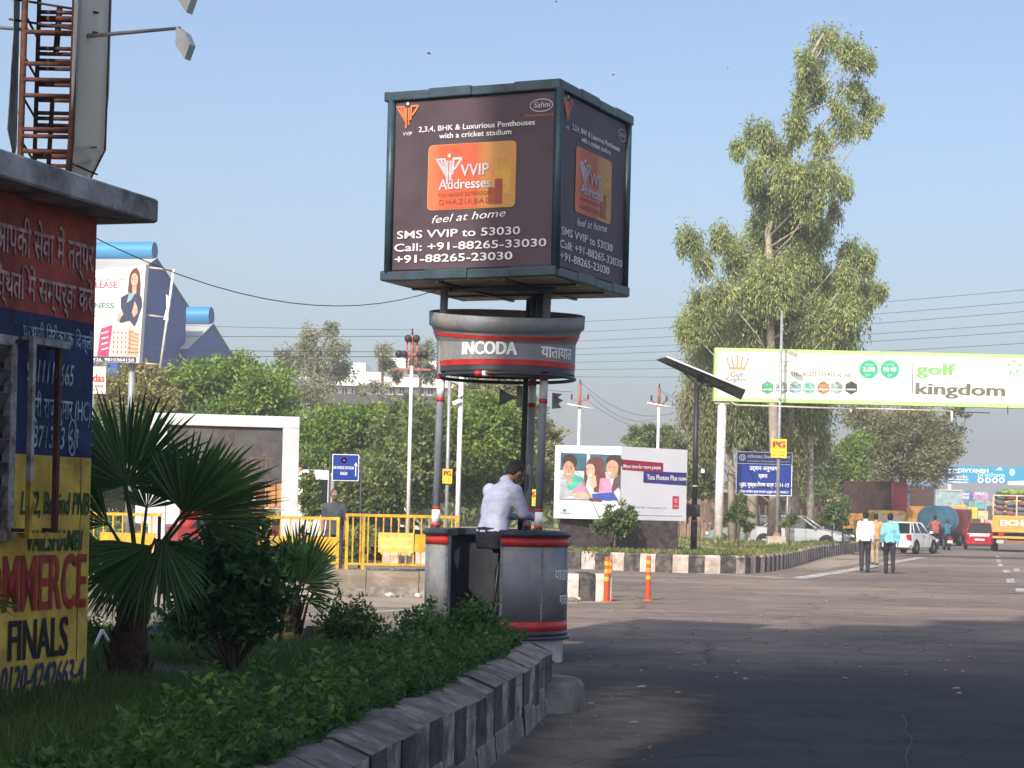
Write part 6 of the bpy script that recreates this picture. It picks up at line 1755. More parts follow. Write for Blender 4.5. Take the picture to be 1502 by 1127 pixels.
    b.ell(hc - fdir * .020 * s + upv * .022 * s, (.083 * s, .090 * s, .100 * s), hr, 20, 14, Rh)
    b.ell(hc - fdir * .040 * s - upv * .020 * s, (.074 * s, .062 * s, .080 * s), hr, 16, 10, Rh)
    fuse(b, hr, 'hair', body, voxel=.010, fold=.016, smooth=1)
    for sg in (-1, 1):
        b = MB(); e = hc + fdir * .082 * s + side * sg * .032 * s; b.ell(e, (.011 * s,) * 3, m_white, 8, 6); b.ell(e + fdir * .007 * s, (.006 * s,) * 3, m_hair, 6, 4); b.build('eye', body)
    b = MB(); b.ell(hc + fdir * .086 * s - upv * .052 * s, (.022 * s, .006 * s, .007 * s), M('lips', (.2, .07, .05), .6), 8, 5, Rh); b.build('mouth', body)
    return body
def cloth_mat(name, c, **k): return M(name, c, .85, var=.10, scale=7, bump=.9, bscale=8, **k)
walkA = dict(knL=(-.09, .14, .52), anL=(-.09, .02, .10), knR=(.09, -.02, .50), anR=(.09, -.20, .14), wrL=(-.22, .10, .90), wrR=(.22, -.02, .87), elL=(-.22, -.02, 1.12), elR=(.22, -.07, 1.12))
walkB = dict(knR=(.09, .10, .52), anR=(.09, .04, .09), knL=(-.09, 0, .50), anL=(-.10, -.14, .12), wrR=(.225, .06, .89), wrL=(-.22, .0, .88))
p = G(1268, 840); person(p, math.radians(-4), 'man in white shirt and dark trousers walking away, leftmost of the three', cloth_mat('shirt white', (.72, .73, .74)), cloth_mat('trousers charcoal', (.035, .035, .04)), walkB, H=1.72)
p = G(1304, 842); person(p, math.radians(-6), 'man in turquoise shirt and dark trousers walking away beside the man in white', cloth_mat('shirt turquoise', (.20, .52, .60)), cloth_mat('trousers black', (.025, .025, .03)), walkA, H=1.68)
p = G(1283, 829); person(p, math.radians(4), 'man in orange kurta partly hidden between two walking men', cloth_mat('shirt orange', (.58, .30, .13)), cloth_mat('trousers khaki', (.36, .27, .18)), walkB, H=1.70)
p = W(490, 790, 41); person((p.x, p.y, 0), math.radians(178), 'man in dark grey shirt standing behind the barrier under the blue sign', cloth_mat('shirt dark grey', (.055, .065, .075)), cloth_mat('trousers grey', (.07, .07, .075)), None, sleeve='short', H=1.86)
# the seated man in the kiosk
fx = math.radians(-50)
seatp = dict(pelvis=(0, 0, .90), waist=(0, .035, 1.02), chest=(0, .08, 1.25), neck=(0, .17, 1.41), head0=(.0, .225, 1.465), head1=(0, .285, 1.505), head2=(0, .30, 1.575),
             shL=(-.195, .13, 1.325), shR=(.195, .13, 1.325), elL=(-.25, .20, 1.10), elR=(.25, .19, 1.10), wrL=(-.12, .40, 1.07), wrR=(.13, .40, 1.08),
             hipL=(-.10, .05, .86), hipR=(.10, .05, .86), knL=(-.13, .46, .84), knR=(.13, .46, .84), anL=(-.12, .40, .44), anR=(.12, .40, .44))
pk = W(721, 790, 20.05)
man = person((pk.x, 20.05, .345), fx, 'man in pale lilac white shirt sitting inside the kiosk with his head bent down', cloth_mat('shirt pale lilac', (.37, .39, .53)), cloth_mat('trousers ink', (.006, .007, .014)), seatp, H=1.74, face=(0.1, .74, -.67), fat=1.10)
b = MB(); b.lathe([(0, .86), (.15, .86), (.16, .84), (.15, .80), (0, .80)], M('stool seat', (.012, .010, .010), .6), 20)
st = empty('stool', (pk.x + .17, 20.14, .27), 0, 'tall dark stool under the seated man in the kiosk', 'stool'); b.build('seat', st)
for k in range(4):
    b = MB(); a = k * math.pi / 2 + .6; b.tube((.10 * math.cos(a), .10 * math.sin(a), .81), (.19 * math.cos(a), .19 * math.sin(a), 0), .014, m_blk, n=6); b.build('leg', st)
b = MB(); b.path([(.17 * math.cos(t), .17 * math.sin(t), .30) for t in np.linspace(0, 2 * math.pi, 18)], .010, m_blk, 6); b.build('foot_ring', st)
# cyclist and motorcyclist
def two_wheeler(px, py, label, kind):
    p = G(px, py); r = empty(kind, p, math.radians(-2), label, kind)
    wr_, t = (.34, .03) if kind == 'bicycle' else (.30, .07)
    wy = (-.5, .55) if kind == 'bicycle' else (-.6, .62)
    for y in wy:
        b = MB(); b.path([(0, y + wr_ * math.cos(a), wr_ + t * .4 + wr_ * math.sin(a)) for a in np.linspace(0, 2 * math.pi, 25)], t * .6, m_tyre, 6); q = b.build('wheel', r)
        b = MB()
        for k in range(8): b.tube((0, y, wr_), (0, y + wr_ * .95 * math.cos(k * .785), wr_ + wr_ * .95 * math.sin(k * .785)), .006, m_rim, n=4)
        b.build('spokes', q)
    b = MB(); fm = M('frame dark', (.04, .03, .03), .4)
    if kind == 'bicycle':
        b.path([(0, -.5, .34), (0, -.12, .36), (0, .42, .85), (0, -.2, .82), (0, -.12, .36)], .02, fm, 6); b.tube((0, .42, .85), (0, .55, .34), .018, fm, n=6); b.tube((0, -.5, .34), (0, -.2, .82), .015, fm, n=6); b.path([(-.27, .28, .98), (-.2, .42, .98), (.2, .42, .98), (.27, .28, .98)], .015, fm, 6); b.tube((0, .42, .85), (0, .42, .98), .015, fm, n=6)
        b.bx(-.12, .12, -.65, -.25, .74, .77, fm)
    else:
        b.rbox(-.13, .13, -.65, .2, .55, .80, fm, .04); b.rbox(-.15, .15, .05, .5, .6, .92, M('tank dark red', (.10, .03, .03), .3), .05); b.tube((0, .45, 1.0), (0, .64, .32), .035, fm, n=6); b.path([(-.36, .3, 1.05), (-.2, .45, 1.04), (.2, .45, 1.04), (.36, .3, 1.05)], .015, fm, 6); b.rbox(-.15, .15, -.3, .3, .25, .55, m_chs, .04); b.tube((.14, -.8, .38), (.14, .2, .3), .04, m_chr, n=8)
    b.build('frame', r)
    b = MB(); b.ell((0, -.2 if kind == 'bicycle' else -.25, .88 if kind == 'bicycle' else .84), (.11, .18 if kind == 'bicycle' else .38, .05), m_blkp, 12, 8); b.build('saddle', r)
    b = MB(); b.bx(-.08, .08, -.93 if kind != 'bicycle' else -.87, -.91 if kind != 'bicycle' else -.86, .55, .68, m_tail); b.bx(-.13, .13, -.94 if kind != 'bicycle' else -.88, -.93 if kind != 'bicycle' else -.87, .38, .52, m_plate if kind != 'bicycle' else m_blkp); b.build('rear_plate', r)
    return p
ride = dict(pelvis=(0, -.2, .98), waist=(0, -.18, 1.08), chest=(0, -.10, 1.28), neck=(0, -.06, 1.45), head0=(0, -.04, 1.53), head1=(0, -.02, 1.60), head2=(0, -.02, 1.665), shL=(-.17, -.09, 1.39), shR=(.17, -.09, 1.39), elL=(-.30, .05, 1.18), elR=(.30, .05, 1.18), wrL=(-.27, .26, 1.02), wrR=(.27, .26, 1.02), hipL=(-.09, -.16, .93), hipR=(.09, -.16, .93), knL=(-.14, .16, .72), knR=(.14, .12, .60), anL=(-.13, -.05, .34), anR=(.13, -.08, .22))
p = two_wheeler(1370, 811, 'bicycle ridden away from the viewer beside the white hatchback', 'bicycle')
person(p, math.radians(-2), 'cyclist in dusty red shirt riding away right of the white hatchback', cloth_mat('shirt dusty red', (.36, .10, .09)), cloth_mat('trousers navy', (.03, .03, .05)), ride, H=1.75, group=None)
p = two_wheeler(1388, 807, 'motorcycle ridden away from the viewer between cyclist and red hatchback', 'motorcycle')
person(p, math.radians(-2), 'motorcyclist with dark helmet and teal jacket', cloth_mat('jacket teal', (.04, .14, .20)), cloth_mat('jeans blue', (.05, .10, .2)), {k: (v[0], v[1] - .05, v[2] - .12) for k, v in ride.items()}, H=1.72, hair=M('helmet blue black', (.02, .04, .09), .25))
p = two_wheeler(1402, 796, 'scooter farther away right behind the motorcyclist', 'scooter')
person(p, math.radians(-2), 'scooter rider in dark shirt seen small behind the motorcyclist', cloth_mat('shirt slate', (.09, .07, .07)), cloth_mat('trousers dark', (.04, .04, .05)), {k: (v[0], v[1] - .05, v[2] - .12) for k, v in ride.items()}, H=1.72)
# rider glimpsed on the far island side
p = W(1207, 790, 92); person((p.x, p.y, .1), math.radians(60), 'dark figure standing in the tree shade right of the silver saloon', cloth_mat('shirt slate', (.05, .06, .09)), cloth_mat('trousers dark', (.04, .04, .05)), None, H=1.7)
p = W(1190, 790, 93); person((p.x, p.y, .1), math.radians(100), 'figure in orange cloth beyond the silver saloon', cloth_mat('shirt orange', (.58, .30, .13)), cloth_mat('trousers dark', (.04, .04, .05)), None, H=1.72)
# ------------------------------------------------------------------ near plants
lm_palm = leafmat('palm leaf', [(.030, .070, .022), (.058, .125, .036), (.095, .185, .052)], .3, .35)
lm_hedge = leafmat('hedge leaf', [(.028, .068, .018), (.052, .115, .028), (.080, .165, .038), (.17, .30, .06)], .3, .62)
lm_bush = leafmat('bush leaf', [(.030, .075, .024), (.058, .13, .036), (.10, .20, .052)], .2, .42)
lm_grass = leafmat('grass', [(0.034, 0.083, 0.020), (0.055, 0.124, 0.027), (0.110, 0.142, 0.045)], .25, .6)
lm_stalk = M('palm stalk', (.06, .09, .03), .6)
m_fib = M('palm trunk fibre', (.085, .045, .030), .95, scale=16, col2=(.035, .018, .013), bump=.9, bscale=40)

def frond(parent, hub, start, axis, up, R, spread, nb, seed, droop=.1, mat=lm_palm):
    """fan leaf: hub in parent space, blades fan out around axis inside the plane (axis, side)"""
    rs = random.Random(seed)
    ax = Vector(axis).normalized(); side = ax.cross(Vector(up)).normalized(); nrm = side.cross(ax).normalized()
    hub = Vector(hub); start = Vector(start)
    vs, rn, fs = [], [], []
    for i in range(nb):
        t = (i / (nb - 1) - .5) * 2
        a = t * spread
        d = ax * math.cos(a) + side * math.sin(a) + nrm * (.10 * math.cos(i * 2.4)) 
        d.normalize()
        Lb = R * (1.0 - .22 * abs(t) ** 2) * rs.uniform(.88, 1.06)
        w = math.sin(min(1.2, spread) / nb) * R * .78
        pd = d.cross(nrm).normalized()
        f = .55
        p0 = hub; pm = hub + d * Lb * f; p3 = hub + d * Lb * .8 - nrm * 0 + Vector((0, 0, -droop * Lb * .25)); pt = hub + d * Lb + Vector((0, 0, -droop * Lb * rs.uniform(.4, 1.3)))
        z = nrm * w * .55
        q = [p0, pm - pd * w, pm + z, pm + pd * w, p3 - pd * w * .6, p3 + z * .6, p3 + pd * w * .6, pt]
        b0 = len(vs); vs += q; r_ = rs.random()
        rn += [r_] * 8
        fs += [(b0, b0 + 1, b0 + 2), (b0, b0 + 2, b0 + 3), (b0 + 1, b0 + 4, b0 + 5, b0 + 2), (b0 + 2, b0 + 5, b0 + 6, b0 + 3), (b0 + 4, b0 + 7, b0 + 5), (b0 + 5, b0 + 7, b0 + 6)]
    nbv = len(vs)
    mbb = MB(); mbb.add(vs, fs, mat)
    mid = start.lerp(hub, .5) + Vector((0, 0, .04))
    mbb.path([start, mid, hub, hub + ax * R * .12], [.016, .012, .009, .003], lm_stalk, 6)
    o = mbb.build('frond', parent)
    at = o.data.attributes.new('rnd', 'FLOAT', 'POINT')
    at.data.foreach_set('value', rn + [.5] * (len(mbb.v) - nbv))
    return o

def palm(base, label, trunk_px, fr, r0, r1, Yb, seed):
    root = empty('fan_palm', base, 0, label, 'palm', 'fan palms on the near island')
    T = [p - Vector(base) for p in trunk_px]
    tb = MB(); rs = random.Random(seed)
    pts = []; rr = []
    N = 12
    for i in range(N + 1):
        t = i / N; k = t * (len(T) - 1); a = int(min(k, len(T) - 2)); p = T[a].lerp(T[a + 1], k - a)
        pts.append(p); rr.append((r0 + (r1 - r0) * t) * (1 + .10 * math.sin(i * 2.5)) * (1.35 if i == 0 else 1))
    tb.path(pts, rr, m_fib, 12); tb.build('trunk', root)
    bo = MB()
    for i in range(70):      # broken leaf bases
        t = rs.random() ** .8; k = int(t * N); p = pts[k].lerp(pts[min(N, k + 1)], rs.random()); a = rs.uniform(0, 6.28); d = Vector((math.cos(a), math.sin(a), 0))
        q = p + d * rr[k] * .85
        e = q + d * rs.uniform(.02, .05) + Vector((0, 0, rs.uniform(.04, .11)))
        s = d.cross(Vector((0, 0, 1))) * .028
        bo.add([q - s, q + s, e + s * .4, e - s * .4, q + d * .012 - s, q + d * .012 + s], [(0, 1, 2, 3), (4, 3, 2, 5), (0, 4, 5, 1)], m_fib)
    bo.build('leaf_bases', root)
    top = pts[-1]
    for i, (hx, hy, dY, ax, up, Rpx, sp, nb, dr) in enumerate(fr):
        hub = W(hx, hy, Yb + dY) - Vector(base)
        frond(root, hub, top, ax, up, Rpx * Yb / F, sp, nb, seed * 50 + i, dr)
    return root
pb_ = G(184, 1003, .36); Yp = pb_.y
palm(pb_, 'large fan palm beside the booth wall, with the biggest fronds', [pb_, W(186, 960, Yp), W(196, 900, Yp), W(204, 862, Yp)], [
    # hub px, depth offset, axis (x,y,z), up, radius px, half spread, blades, droop
    (186, 712, -.05, (.02, -.12, 1), (0, 1, .1), 156, 1.85, 50, .03),
    (182, 708, .22, (-.05, .2, 1), (0, 1, .1), 140, 1.6, 38, .03),
    (268, 752, -.12, (.35, -.1, .9), (0, 1, .1), 128, 1.05, 32, .04),
    (262, 762, -.25, (.93, -.25, .38), (.1, .9, .5), 175, .42, 22, .03),
    (285, 745, .20, (.75, .2, .5), (.2, 1, .3), 135, .85, 26, .05),
    (222, 800, -.30, (-.75, -.15, -.75), (.1, 1, .1), 135, .85, 30, .06),
    (240, 792, -.30, (.15, -.2, -1), (0, 1, .1), 130, .65, 24, .02),
    (228, 790, .1, (.6, 0, -.75), (0, 1, .1), 105, .75, 20, .05),
    (150, 800, .15, (-.85, .1, -.25), (0, 1, .3), 72, 1.0, 16, .35),
    (160, 770, -.15, (-.8, -.2, .45), (.1, .9, .3), 110, .8, 24, .05),
    (176, 820, -.2, (-.45, -.2, -.9), (0, 1, 0), 95, .5, 16, .02),
    (215, 745, .35, (.2, .3, .9), (.5, .8, .1), 85, 1.3, 22, .03),
    (300, 770, .0, (.9, .1, -.12), (0, .9, .5), 95, .5, 16, .14),
], .135, .085, Yp, 3)
p2 = G(425, 946, .36); Y2 = p2.y
palm(p2, 'small fan palm behind the round dark shrub', [p2, W(424, 930, Y2), W(428, 905, Y2), W(434, 880, Y2)], [
    (440, 858, -.05, (.15, -.1, 1), (0, 1, .1), 100, .75, 24, .02),
    (446, 856, -.15, (.7, -.1, .6), (0, 1, .1), 62, .85, 22, .05),
    (446, 864, -.1, (.95, -.1, .0), (0, .9, .3), 52, .55, 16, .05),
    (432, 860, .1, (-.35, .1, .9), (0, 1, .1), 78, .7, 18, .03),
    (450, 880, .05, (.9, .1, -.2), (0, .9, .3), 40, .5, 12, .25),
], .10, .055, Y2, 5)
p3 = Vector((-2.62, 9.6, .36))
palm(p3, 'young fan palm at the booth wall, only one leaf tip reaching into view', [p3, p3 + Vector((0, 0, .12)), p3 + Vector((.01, 0, .25))], [(-52, 872, 0, (1, .05, -.18), (0, .9, .5), 100, .22, 7, .06), (-60, 860, 0, (-.3, 0, 1), (0, 1, 0), 120, .9, 20, .05)], .06, .04, 9.6, 9)
# thin dead spikes round the small palm base
b = MB(); rs_ = random.Random(2)
for i in range(16):
    a = rs_.uniform(-1, 1); b.path([(a * .10, -.05, .1), (a * .16, -.05, .35), (a * .28 + .02, -.05, rs_.uniform(.4, .62))], [.012, .009, .002], m_fib, 4)
b.build('dry_stalk', next(o for o in COL.objects if o.name.startswith('fan_palm') and 'small' in o['label']))

def bush(label, base, blobs, mat, n, leaf, seed, stems=7, clump=.05, name='shrub', group=None, up=.25):
    """leafy shrub: stems with leaves set along twigs"""
    rs = np.random.RandomState(seed)
    root = empty(name, base, 0, label, 'shrub', group)
    B = np.array(blobs, float); vol = B[:, 3] * B[:, 4] * B[:, 5]
    Cs, Ds, Rn = [], [], []
    sb_ = MB(); base_v = Vector(base)
    mt = M('twig brown', (.07, .05, .035), .9)
    nt = max(4, n // 14)
    which = rs.choice(len(B), nt, p=vol / vol.sum())
    for i in range(nt):
        b_ = B[which[i]]; d = rs.normal(size=3); d /= np.linalg.norm(d)
        p = b_[:3] + d * b_[3:] * rs.rand() ** .4
        tw = d * .5 + rs.normal(size=3) * .5 + np.array([0, 0, up + .2]); tw /= np.linalg.norm(tw)
        ln = leaf[0] * rs.uniform(2.2, 4.5)
        k = 14; t = np.linspace(0, 1, k)
        pts_ = p + np.outer(t - .5, tw) * ln + rs.normal(size=(k, 3)) * leaf[0] * .18
        s = np.cross(tw, rs.normal(size=3)); s /= np.linalg.norm(s) + 1e-6
        sg = np.where(np.arange(k) % 2 == 0, 1, -1)[:, None]
        dd = s * sg + tw * .55 + rs.normal(size=(k, 3)) * .35
        Cs.append(pts_); Ds.append(dd); Rn.append(np.full(k, rs.rand()) * .6 + rs.rand(k) * .3 + t * .12)
        if i % 3 == 0:
            a = Vector(p - tw * ln * .5) - base_v; c = Vector(p + tw * ln * .5) - base_v; sb_.tube(a, c, .003 * leaf[0] / .06, mt, r1=.0015, n=4, caps=False)
    for i in range(stems):
        b_ = B[rs.randint(len(B))]; e = Vector(b_[:3]) - base_v + Vector((rs.normal() * .05, rs.normal() * .05, 0))
        s0 = Vector((rs.normal() * .02, rs.normal() * .02, 0)); mid = s0.lerp(e, .5) + Vector((rs.normal() * .03, 0, -.02))
        r = .012 * max(1, leaf[0] / .06); sb_.path([s0, mid, e], [r, r * .7, r * .3], mt, 5)
    sb_.build('stem', root)
    C = np.concatenate(Cs) - np.array(base)[None]; D = np.concatenate(Ds); k = len(C)
    leaves_object('foliage', C, D, leaf[0] * rs.uniform(.7, 1.25, k), leaf[1] * rs.uniform(.75, 1.2, k), mat, root, rnd=np.concatenate(Rn), seed=seed)
    return root
b_ = G(338, 988, .36); Yb_ = b_.y
rt_ = bush('round dark glossy shrub on a single stem between the two palms', b_, pxblobs([(330, 850, 62, 62), (290, 870, 42, 52), (380, 855, 48, 60), (345, 800, 50, 42), (350, 900, 50, 40), (270, 900, 24, 34), (405, 820, 24, 30), (300, 815, 30, 28), (375, 905, 36, 26), (250, 925, 14, 18)], Yb_, .12), lm_bush, 4300, (.09, .044), 21, stems=16)
b = MB(); b.path([(0, 0, 0), (.01, 0, .15), (-.005, 0, .35), (.01, 0, .6)], [.035, .024, .022, .015], M('shrub bark', (.07, .045, .035), .9, bump=.5, bscale=30), 8); b.build('trunk', rt_)
def px_bush(label, px, base_py, lst, n, leaf, seed, mat=lm_hedge, z=.36, Yo=None, **k):
    b0 = G(px, base_py, z)
    return bush(label, b0, pxblobs(lst, b0.y, .12, seed=seed), mat, n, leaf, seed, **k)
px_bush('spiky young shrub near the far edge of the near island', 512, 955, [(510, 918, 38, 26), (495, 895, 12, 20), (530, 900, 18, 18), (545, 925, 22, 18), (478, 930, 14, 18), (500, 885, 8, 10)], 1500, (.06, .026), 31, group='shrubs along the far edge of the near island')
px_bush('small loose shrub left of the hedge hump', 612, 950, [(610, 925, 24, 22), (600, 910, 12, 14), (628, 918, 14, 16)], 800, (.055, .024), 32, group='shrubs along the far edge of the near island')
px_bush('single tall sprig in front of the kiosk opening', 634, 945, [(634, 905, 7, 26), (628, 885, 7, 8)], 190, (.055, .024), 33, stems=2)
px_bush('low bush beside the booth corner, left of the large palm', 140, 958, [(138, 935, 20, 18), (150, 945, 24, 14), (128, 925, 10, 14)], 700, (.06, .028), 34)
px_bush('small shrub behind the round dark shrub', 262, 950, [(255, 925, 20, 16), (285, 930, 18, 16), (240, 905, 8, 12)], 500, (.06, .024), 35)
# the hedge hump over the kerb tip
px_bush('dense rounded hedge clump over the tip of the striped kerb', 690, 975, [(690, 930, 44, 34), (650, 945, 40, 30), (725, 948, 26, 22), (700, 905, 26, 16), (610, 960, 36, 22), (575, 950, 32, 16), (545, 960, 24, 14)], 6500, (.05, .024), 36, stems=14)

# creeping hedge behind the kerb: nobody could count its sprigs
def hedge_cover():
    rs = np.random.RandomState(77); C, D, R_ = [], [], []
    S = resample([p for p in top_pts], .05)
    tot = 0
    for i in range(3400):
        k = rs.randint(len(S) - 1); a = S[k]; d = (S[k + 1] - a).normalized(); nrm = Vector((-d.y, d.x, 0))
        u = .27 + rs.rand() ** 1.25 * 1.15
        if rs.rand() < .3: u = .22 + rs.rand() * .25
        p = a + nrm * u
        if p.y < 4.8: continue
        hmax = (.07 + .26 * math.exp(-((u - .55) / .34) ** 2)) * (.75 + .5 * math.sin(p.y * 2.1 + p.x * 3) ** 2) * (1.0 if u > .2 else .8)
        if u < .32: hmax = min(hmax, .16)
        h = hmax * rs.uniform(.5, 1.15)
        zb = .36 if u > .3 else .47
        m = rs.randint(6, 13); t = rs.rand(m)
        lean = np.array([-nrm.x, -nrm.y, 0]) * rs.uniform(-.2, .5) * (1 if u < .5 else .3) + rs.normal(size=3) * .12
        q = np.array([p.x, p.y, zb])[None] + np.outer(t * h, np.array([0, 0, 1])) + np.outer(t * h, lean)
        C.append(q + rs.normal(size=(m, 3)) * .012); D.append(rs.normal(size=(m, 3)) * [1, 1, .5] + [0, 0, .45]); R_.append(np.clip(rs.rand() * .55 + rs.rand(m) * .2 + (.35 if rs.rand() < .06 else 0), 0, 1) * np.ones(m))
    C = np.concatenate(C); D = np.concatenate(D); k = len(C)
    leaves_object('hedge_cover', C, D, rs.uniform(.032, .065, k), rs.uniform(.018, .034, k), lm_hedge, None, rnd=np.concatenate(R_), seed=7, kind='stuff')
hedge_cover()
def grass_cover(name, pts_fn, n, hL, w, seed, mat=lm_grass, spread=.45):
    rs = np.random.RandomState(seed); P = pts_fn(rs, n); k = len(P)
    D = rs.normal(size=(k, 3)) * [spread, spread, .15] + [0, 0, 1]
    leaves_object(name, P, D, rs.uniform(hL * .5, hL * 1.3, k), w, mat, None, fold=False, rnd=rs.rand(k) * .7 + .3 * (np.sin(P[:, 0] * 2) * .5 + .5), seed=seed, kind='stuff')
def near_pts(rs, n):
    out = []
    while len(out) < n:
        x = rs.uniform(-3.4, .2); y = rs.uniform(7.2, 17)
        if math.sin(x * 2.7 + y * 1.3) + math.sin(y * 2.1 - x) + rs.normal() * .5 < -.55: continue
        d = min((Vector((x, y, 0)) - q).length for q in top_pts[::2])
        # stay inside the island
        if any(False for _ in ()): continue
        xk = np.interp(y, [p.y for p in top_pts], [p.x for p in top_pts]) if y < top_pts[-2].y else np.interp(y, [14.4, 16.2, 17.0], [.3, -.9, -2.2])
        if x > xk - .25: continue
        if x < -2.5 - (11.8 - y) * -.0 and y < 11.8 and x < -2.5 - (11.8 - y) * .333: continue
        out.append((x, y, .36))
    return np.array(out)
grass_cover('grass', near_pts, 46000, .12, .0075, 12)
def sprigs():
    rs = np.random.RandomState(9); C, D, R_ = [], [], []
    for (x, y) in [(205, 1090), (190, 1070), (232, 1100), (285, 1050), (260, 1085), (300, 1110), (470, 1000), (455, 1015), (480, 1035), (500, 1010), (350, 1040), (330, 1075), (250, 1045), (170, 1115), (390, 1000), (440, 1060), (400, 1085), (360, 1100), (210, 1120), (310, 1000), (280, 1015)]:
        p = np.array(G(x, y, .36)); h = rs.uniform(.08, .2); m = 14; t = np.linspace(.1, 1, m)
        C.append(p + np.outer(t * h, [rs.normal() * .2, rs.normal() * .2, 1])); a = np.arange(m) * 2.4; D.append(np.stack([np.cos(a), np.sin(a), np.full(m, .6)], 1)); R_.append(np.full(m, .88 + rs.rand() * .12))
    C = np.concatenate(C); k = len(C)
    leaves_object('seedlings', C, np.concatenate(D), rs.uniform(.055, .095, k), rs.uniform(.028, .045, k), lm_hedge, None, rnd=np.concatenate(R_), seed=5, kind='stuff')
sprigs()
# rolled blue-grey tarpaulin and white lath lying behind the large palm
p = G(252, 948, .36); b = MB(); n = 14
for i in range(n): pass
b.path([(-.26, 0, .06), (-.14, .02, .09), (0, 0, .12), (.12, .01, .12), (.24, 0, .10), (.33, 0, .07)], [.045, .08, .10, .105, .08, .03], M('blue grey tarpaulin', (.07, .10, .17), .7, var=.2, scale=9, bump=.9, bscale=12), 14)
b.build('rolled_tarpaulin', loc=p, rz=math.radians(8), label='rolled blue grey tarpaulin lying on the grass behind the large palm', cat='tarpaulin')
p = G(133, 962, .36); b = MB(); b.tube((0, 0, .0), (.07, .05, .19), .014, m_white, n=5); b.tube((.07, .05, .19), (.14, .1, .05), .012, m_white, n=5); b.build('white_lath', loc=p, label='broken white laths leaning beside the booth corner', cat='lath')
for i, (x, y, w, lab) in enumerate([(140, 968, .10, 'white scrap of paper on the grass at the booth corner'), (205, 963, .06, 'small white scrap at the foot of the large palm'), (246, 1066, .10, 'grey leaf-like scrap on the soil of the near island')]):
    p = G(x, y, .37); b = MB(); b.add([(-w / 2, -.02, 0), (w / 2, -.03, .015), (w * .4, .03, .03), (-w * .4, .02, .01), (0, 0, .035)], [(0, 1, 4), (1, 2, 4), (2, 3, 4), (3, 0, 4)], M('scrap white', (.55, .56, .58), .8) if i < 2 else M('scrap grey', (.16, .18, .2), .8))
    b.build('paper_scrap', loc=p, label=lab, cat='litter')
for i, (x, y, w, lab) in enumerate([(940, 1008, .12, 'pale torn paper on the dirt, upper left of two near the plinth'), (994, 1016, .07, 'small pale paper on the road right of the torn paper'), (832, 1030, .09, 'white crumpled paper at the foot of the plinth'), (866, 1032, .08, 'flat white paper just right of the plinth foot'), (929, 1060, .10, 'thin pale scrap on the dirt verge'), (965, 1076, .03, 'tiny white crumb at the edge of the dirt verge'), (800, 1077, .05, 'tiny white scrap close to the kerb wall'), (1402, 1010, .10, 'pale scrap on the dark asphalt at right'), (1406, 1017, .07, 'smaller pale scrap below the other on the dark asphalt'), (1212, 882, .10, 'small yellowish scrap on the sunlit road'), (584, 874, .22, 'white crumpled paper at the foot of the dusty median')]):
    p = G(x, y, .005); w *= .72; b = MB(); h = w * .16
    b.add([(-w / 2, -w * .2, 0), (w / 2, -w * .25, h * .3), (w * .45, w * .25, h), (-w * .4, w * .2, h * .4), (0, 0, h * 1.2)], [(0, 1, 4), (1, 2, 4), (2, 3, 4), (3, 0, 4)], M('litter pale', (.32, .31, .30), .8, var=.1)); b.build('litter', loc=p, label=lab, cat='litter')

# ------------------------------------------------------------------ far island plants
lm_ft = leafmat('far turf', [(.12, .15, .04), (.09, .15, .03), (.22, .22, .08), (.32, .27, .13)], .25, .7)
lm_young = leafmat('young tree leaf', [(.07, .12, .035), (.11, .16, .05), (.20, .24, .10)], .3, .6)
def far_pts(rs, n):
    ks = [(p.x, p.y) for p in kp]; out = []
    while len(out) < n:
        u = rs.rand()
        if u < .45:
            k = rs.randint(len(ks) - 1); t = rs.rand(); x = ks[k][0] * (1 - t) + ks[k + 1][0] * t; y = ks[k][1] * (1 - t) + ks[k + 1][1] * t
            d = np.array([ks[k + 1][0] - ks[k][0], ks[k + 1][1] - ks[k][1]]); d /= np.linalg.norm(d); o = rs.uniform(.12, 1.6)
            out.append((x - d[1] * o, y + d[0] * o, .42))
        else:
            y = rs.uniform(52, 100); x0 = np.interp(y, [q[1] for q in sorted(ks, key=lambda q: q[1])], [q[0] for q in sorted(ks, key=lambda q: q[1])])
            x = rs.uniform(0.5, 26)
            if x > np.interp(y, [51, 54, 60, 66, 80, 100], [6.5, 7.3, 8.2, 9.3, 12.0, 14.5]) - .3: continue
            if math.sin(x * .9 + y * .37) + rs.normal() * .5 < -.35: continue
            out.append((x, y, .42))
    return np.array(out)
grass_cover('ground_cover', far_pts, 24000, .17, .055, 31, lm_ft, .9)
def far_tree(label, px, base_py, Y, lst, n, leaf, seed, mat=lm_young, tr=.03, **k):
    b0 = W(px, base_py, Y); b0.z = .42
    return tree(label, b0, pxblobs(lst, Y, .25, seed=seed), mat, n, leaf, 0, trunk_r=tr, seed=seed, name='young_tree', clump=.18, **k)
far_tree('grey green young tree in front of the wide billboard', 900, 790, 54.5, [(900, 750, 18, 14), (915, 762, 20, 14), (888, 765, 16, 12), (925, 755, 12, 10), (905, 778, 22, 10), (880, 775, 10, 8)], 2600, (.10, .06), 41)
far_tree('yellowish young tree right of the gantry pillar', 1082, 790, 62, [(1080, 745, 14, 16), (1092, 758, 12, 14), (1072, 760, 12, 12), (1098, 772, 12, 10), (1085, 735, 8, 10)], 2000, (.10, .06), 42)
far_tree('slender young tree with pale crown right of the silver saloon', 1222, 785, 72, [(1220, 752, 12, 16), (1232, 762, 12, 12), (1215, 765, 10, 10), (1225, 742, 8, 10)], 1600, (.11, .07), 43)
far_tree('leafy young tree directly left of the container truck', 1237, 780, 85, [(1237, 735, 10, 16), (1240, 755, 9, 12), (1232, 745, 8, 12)], 1300, (.12, .07), 44)
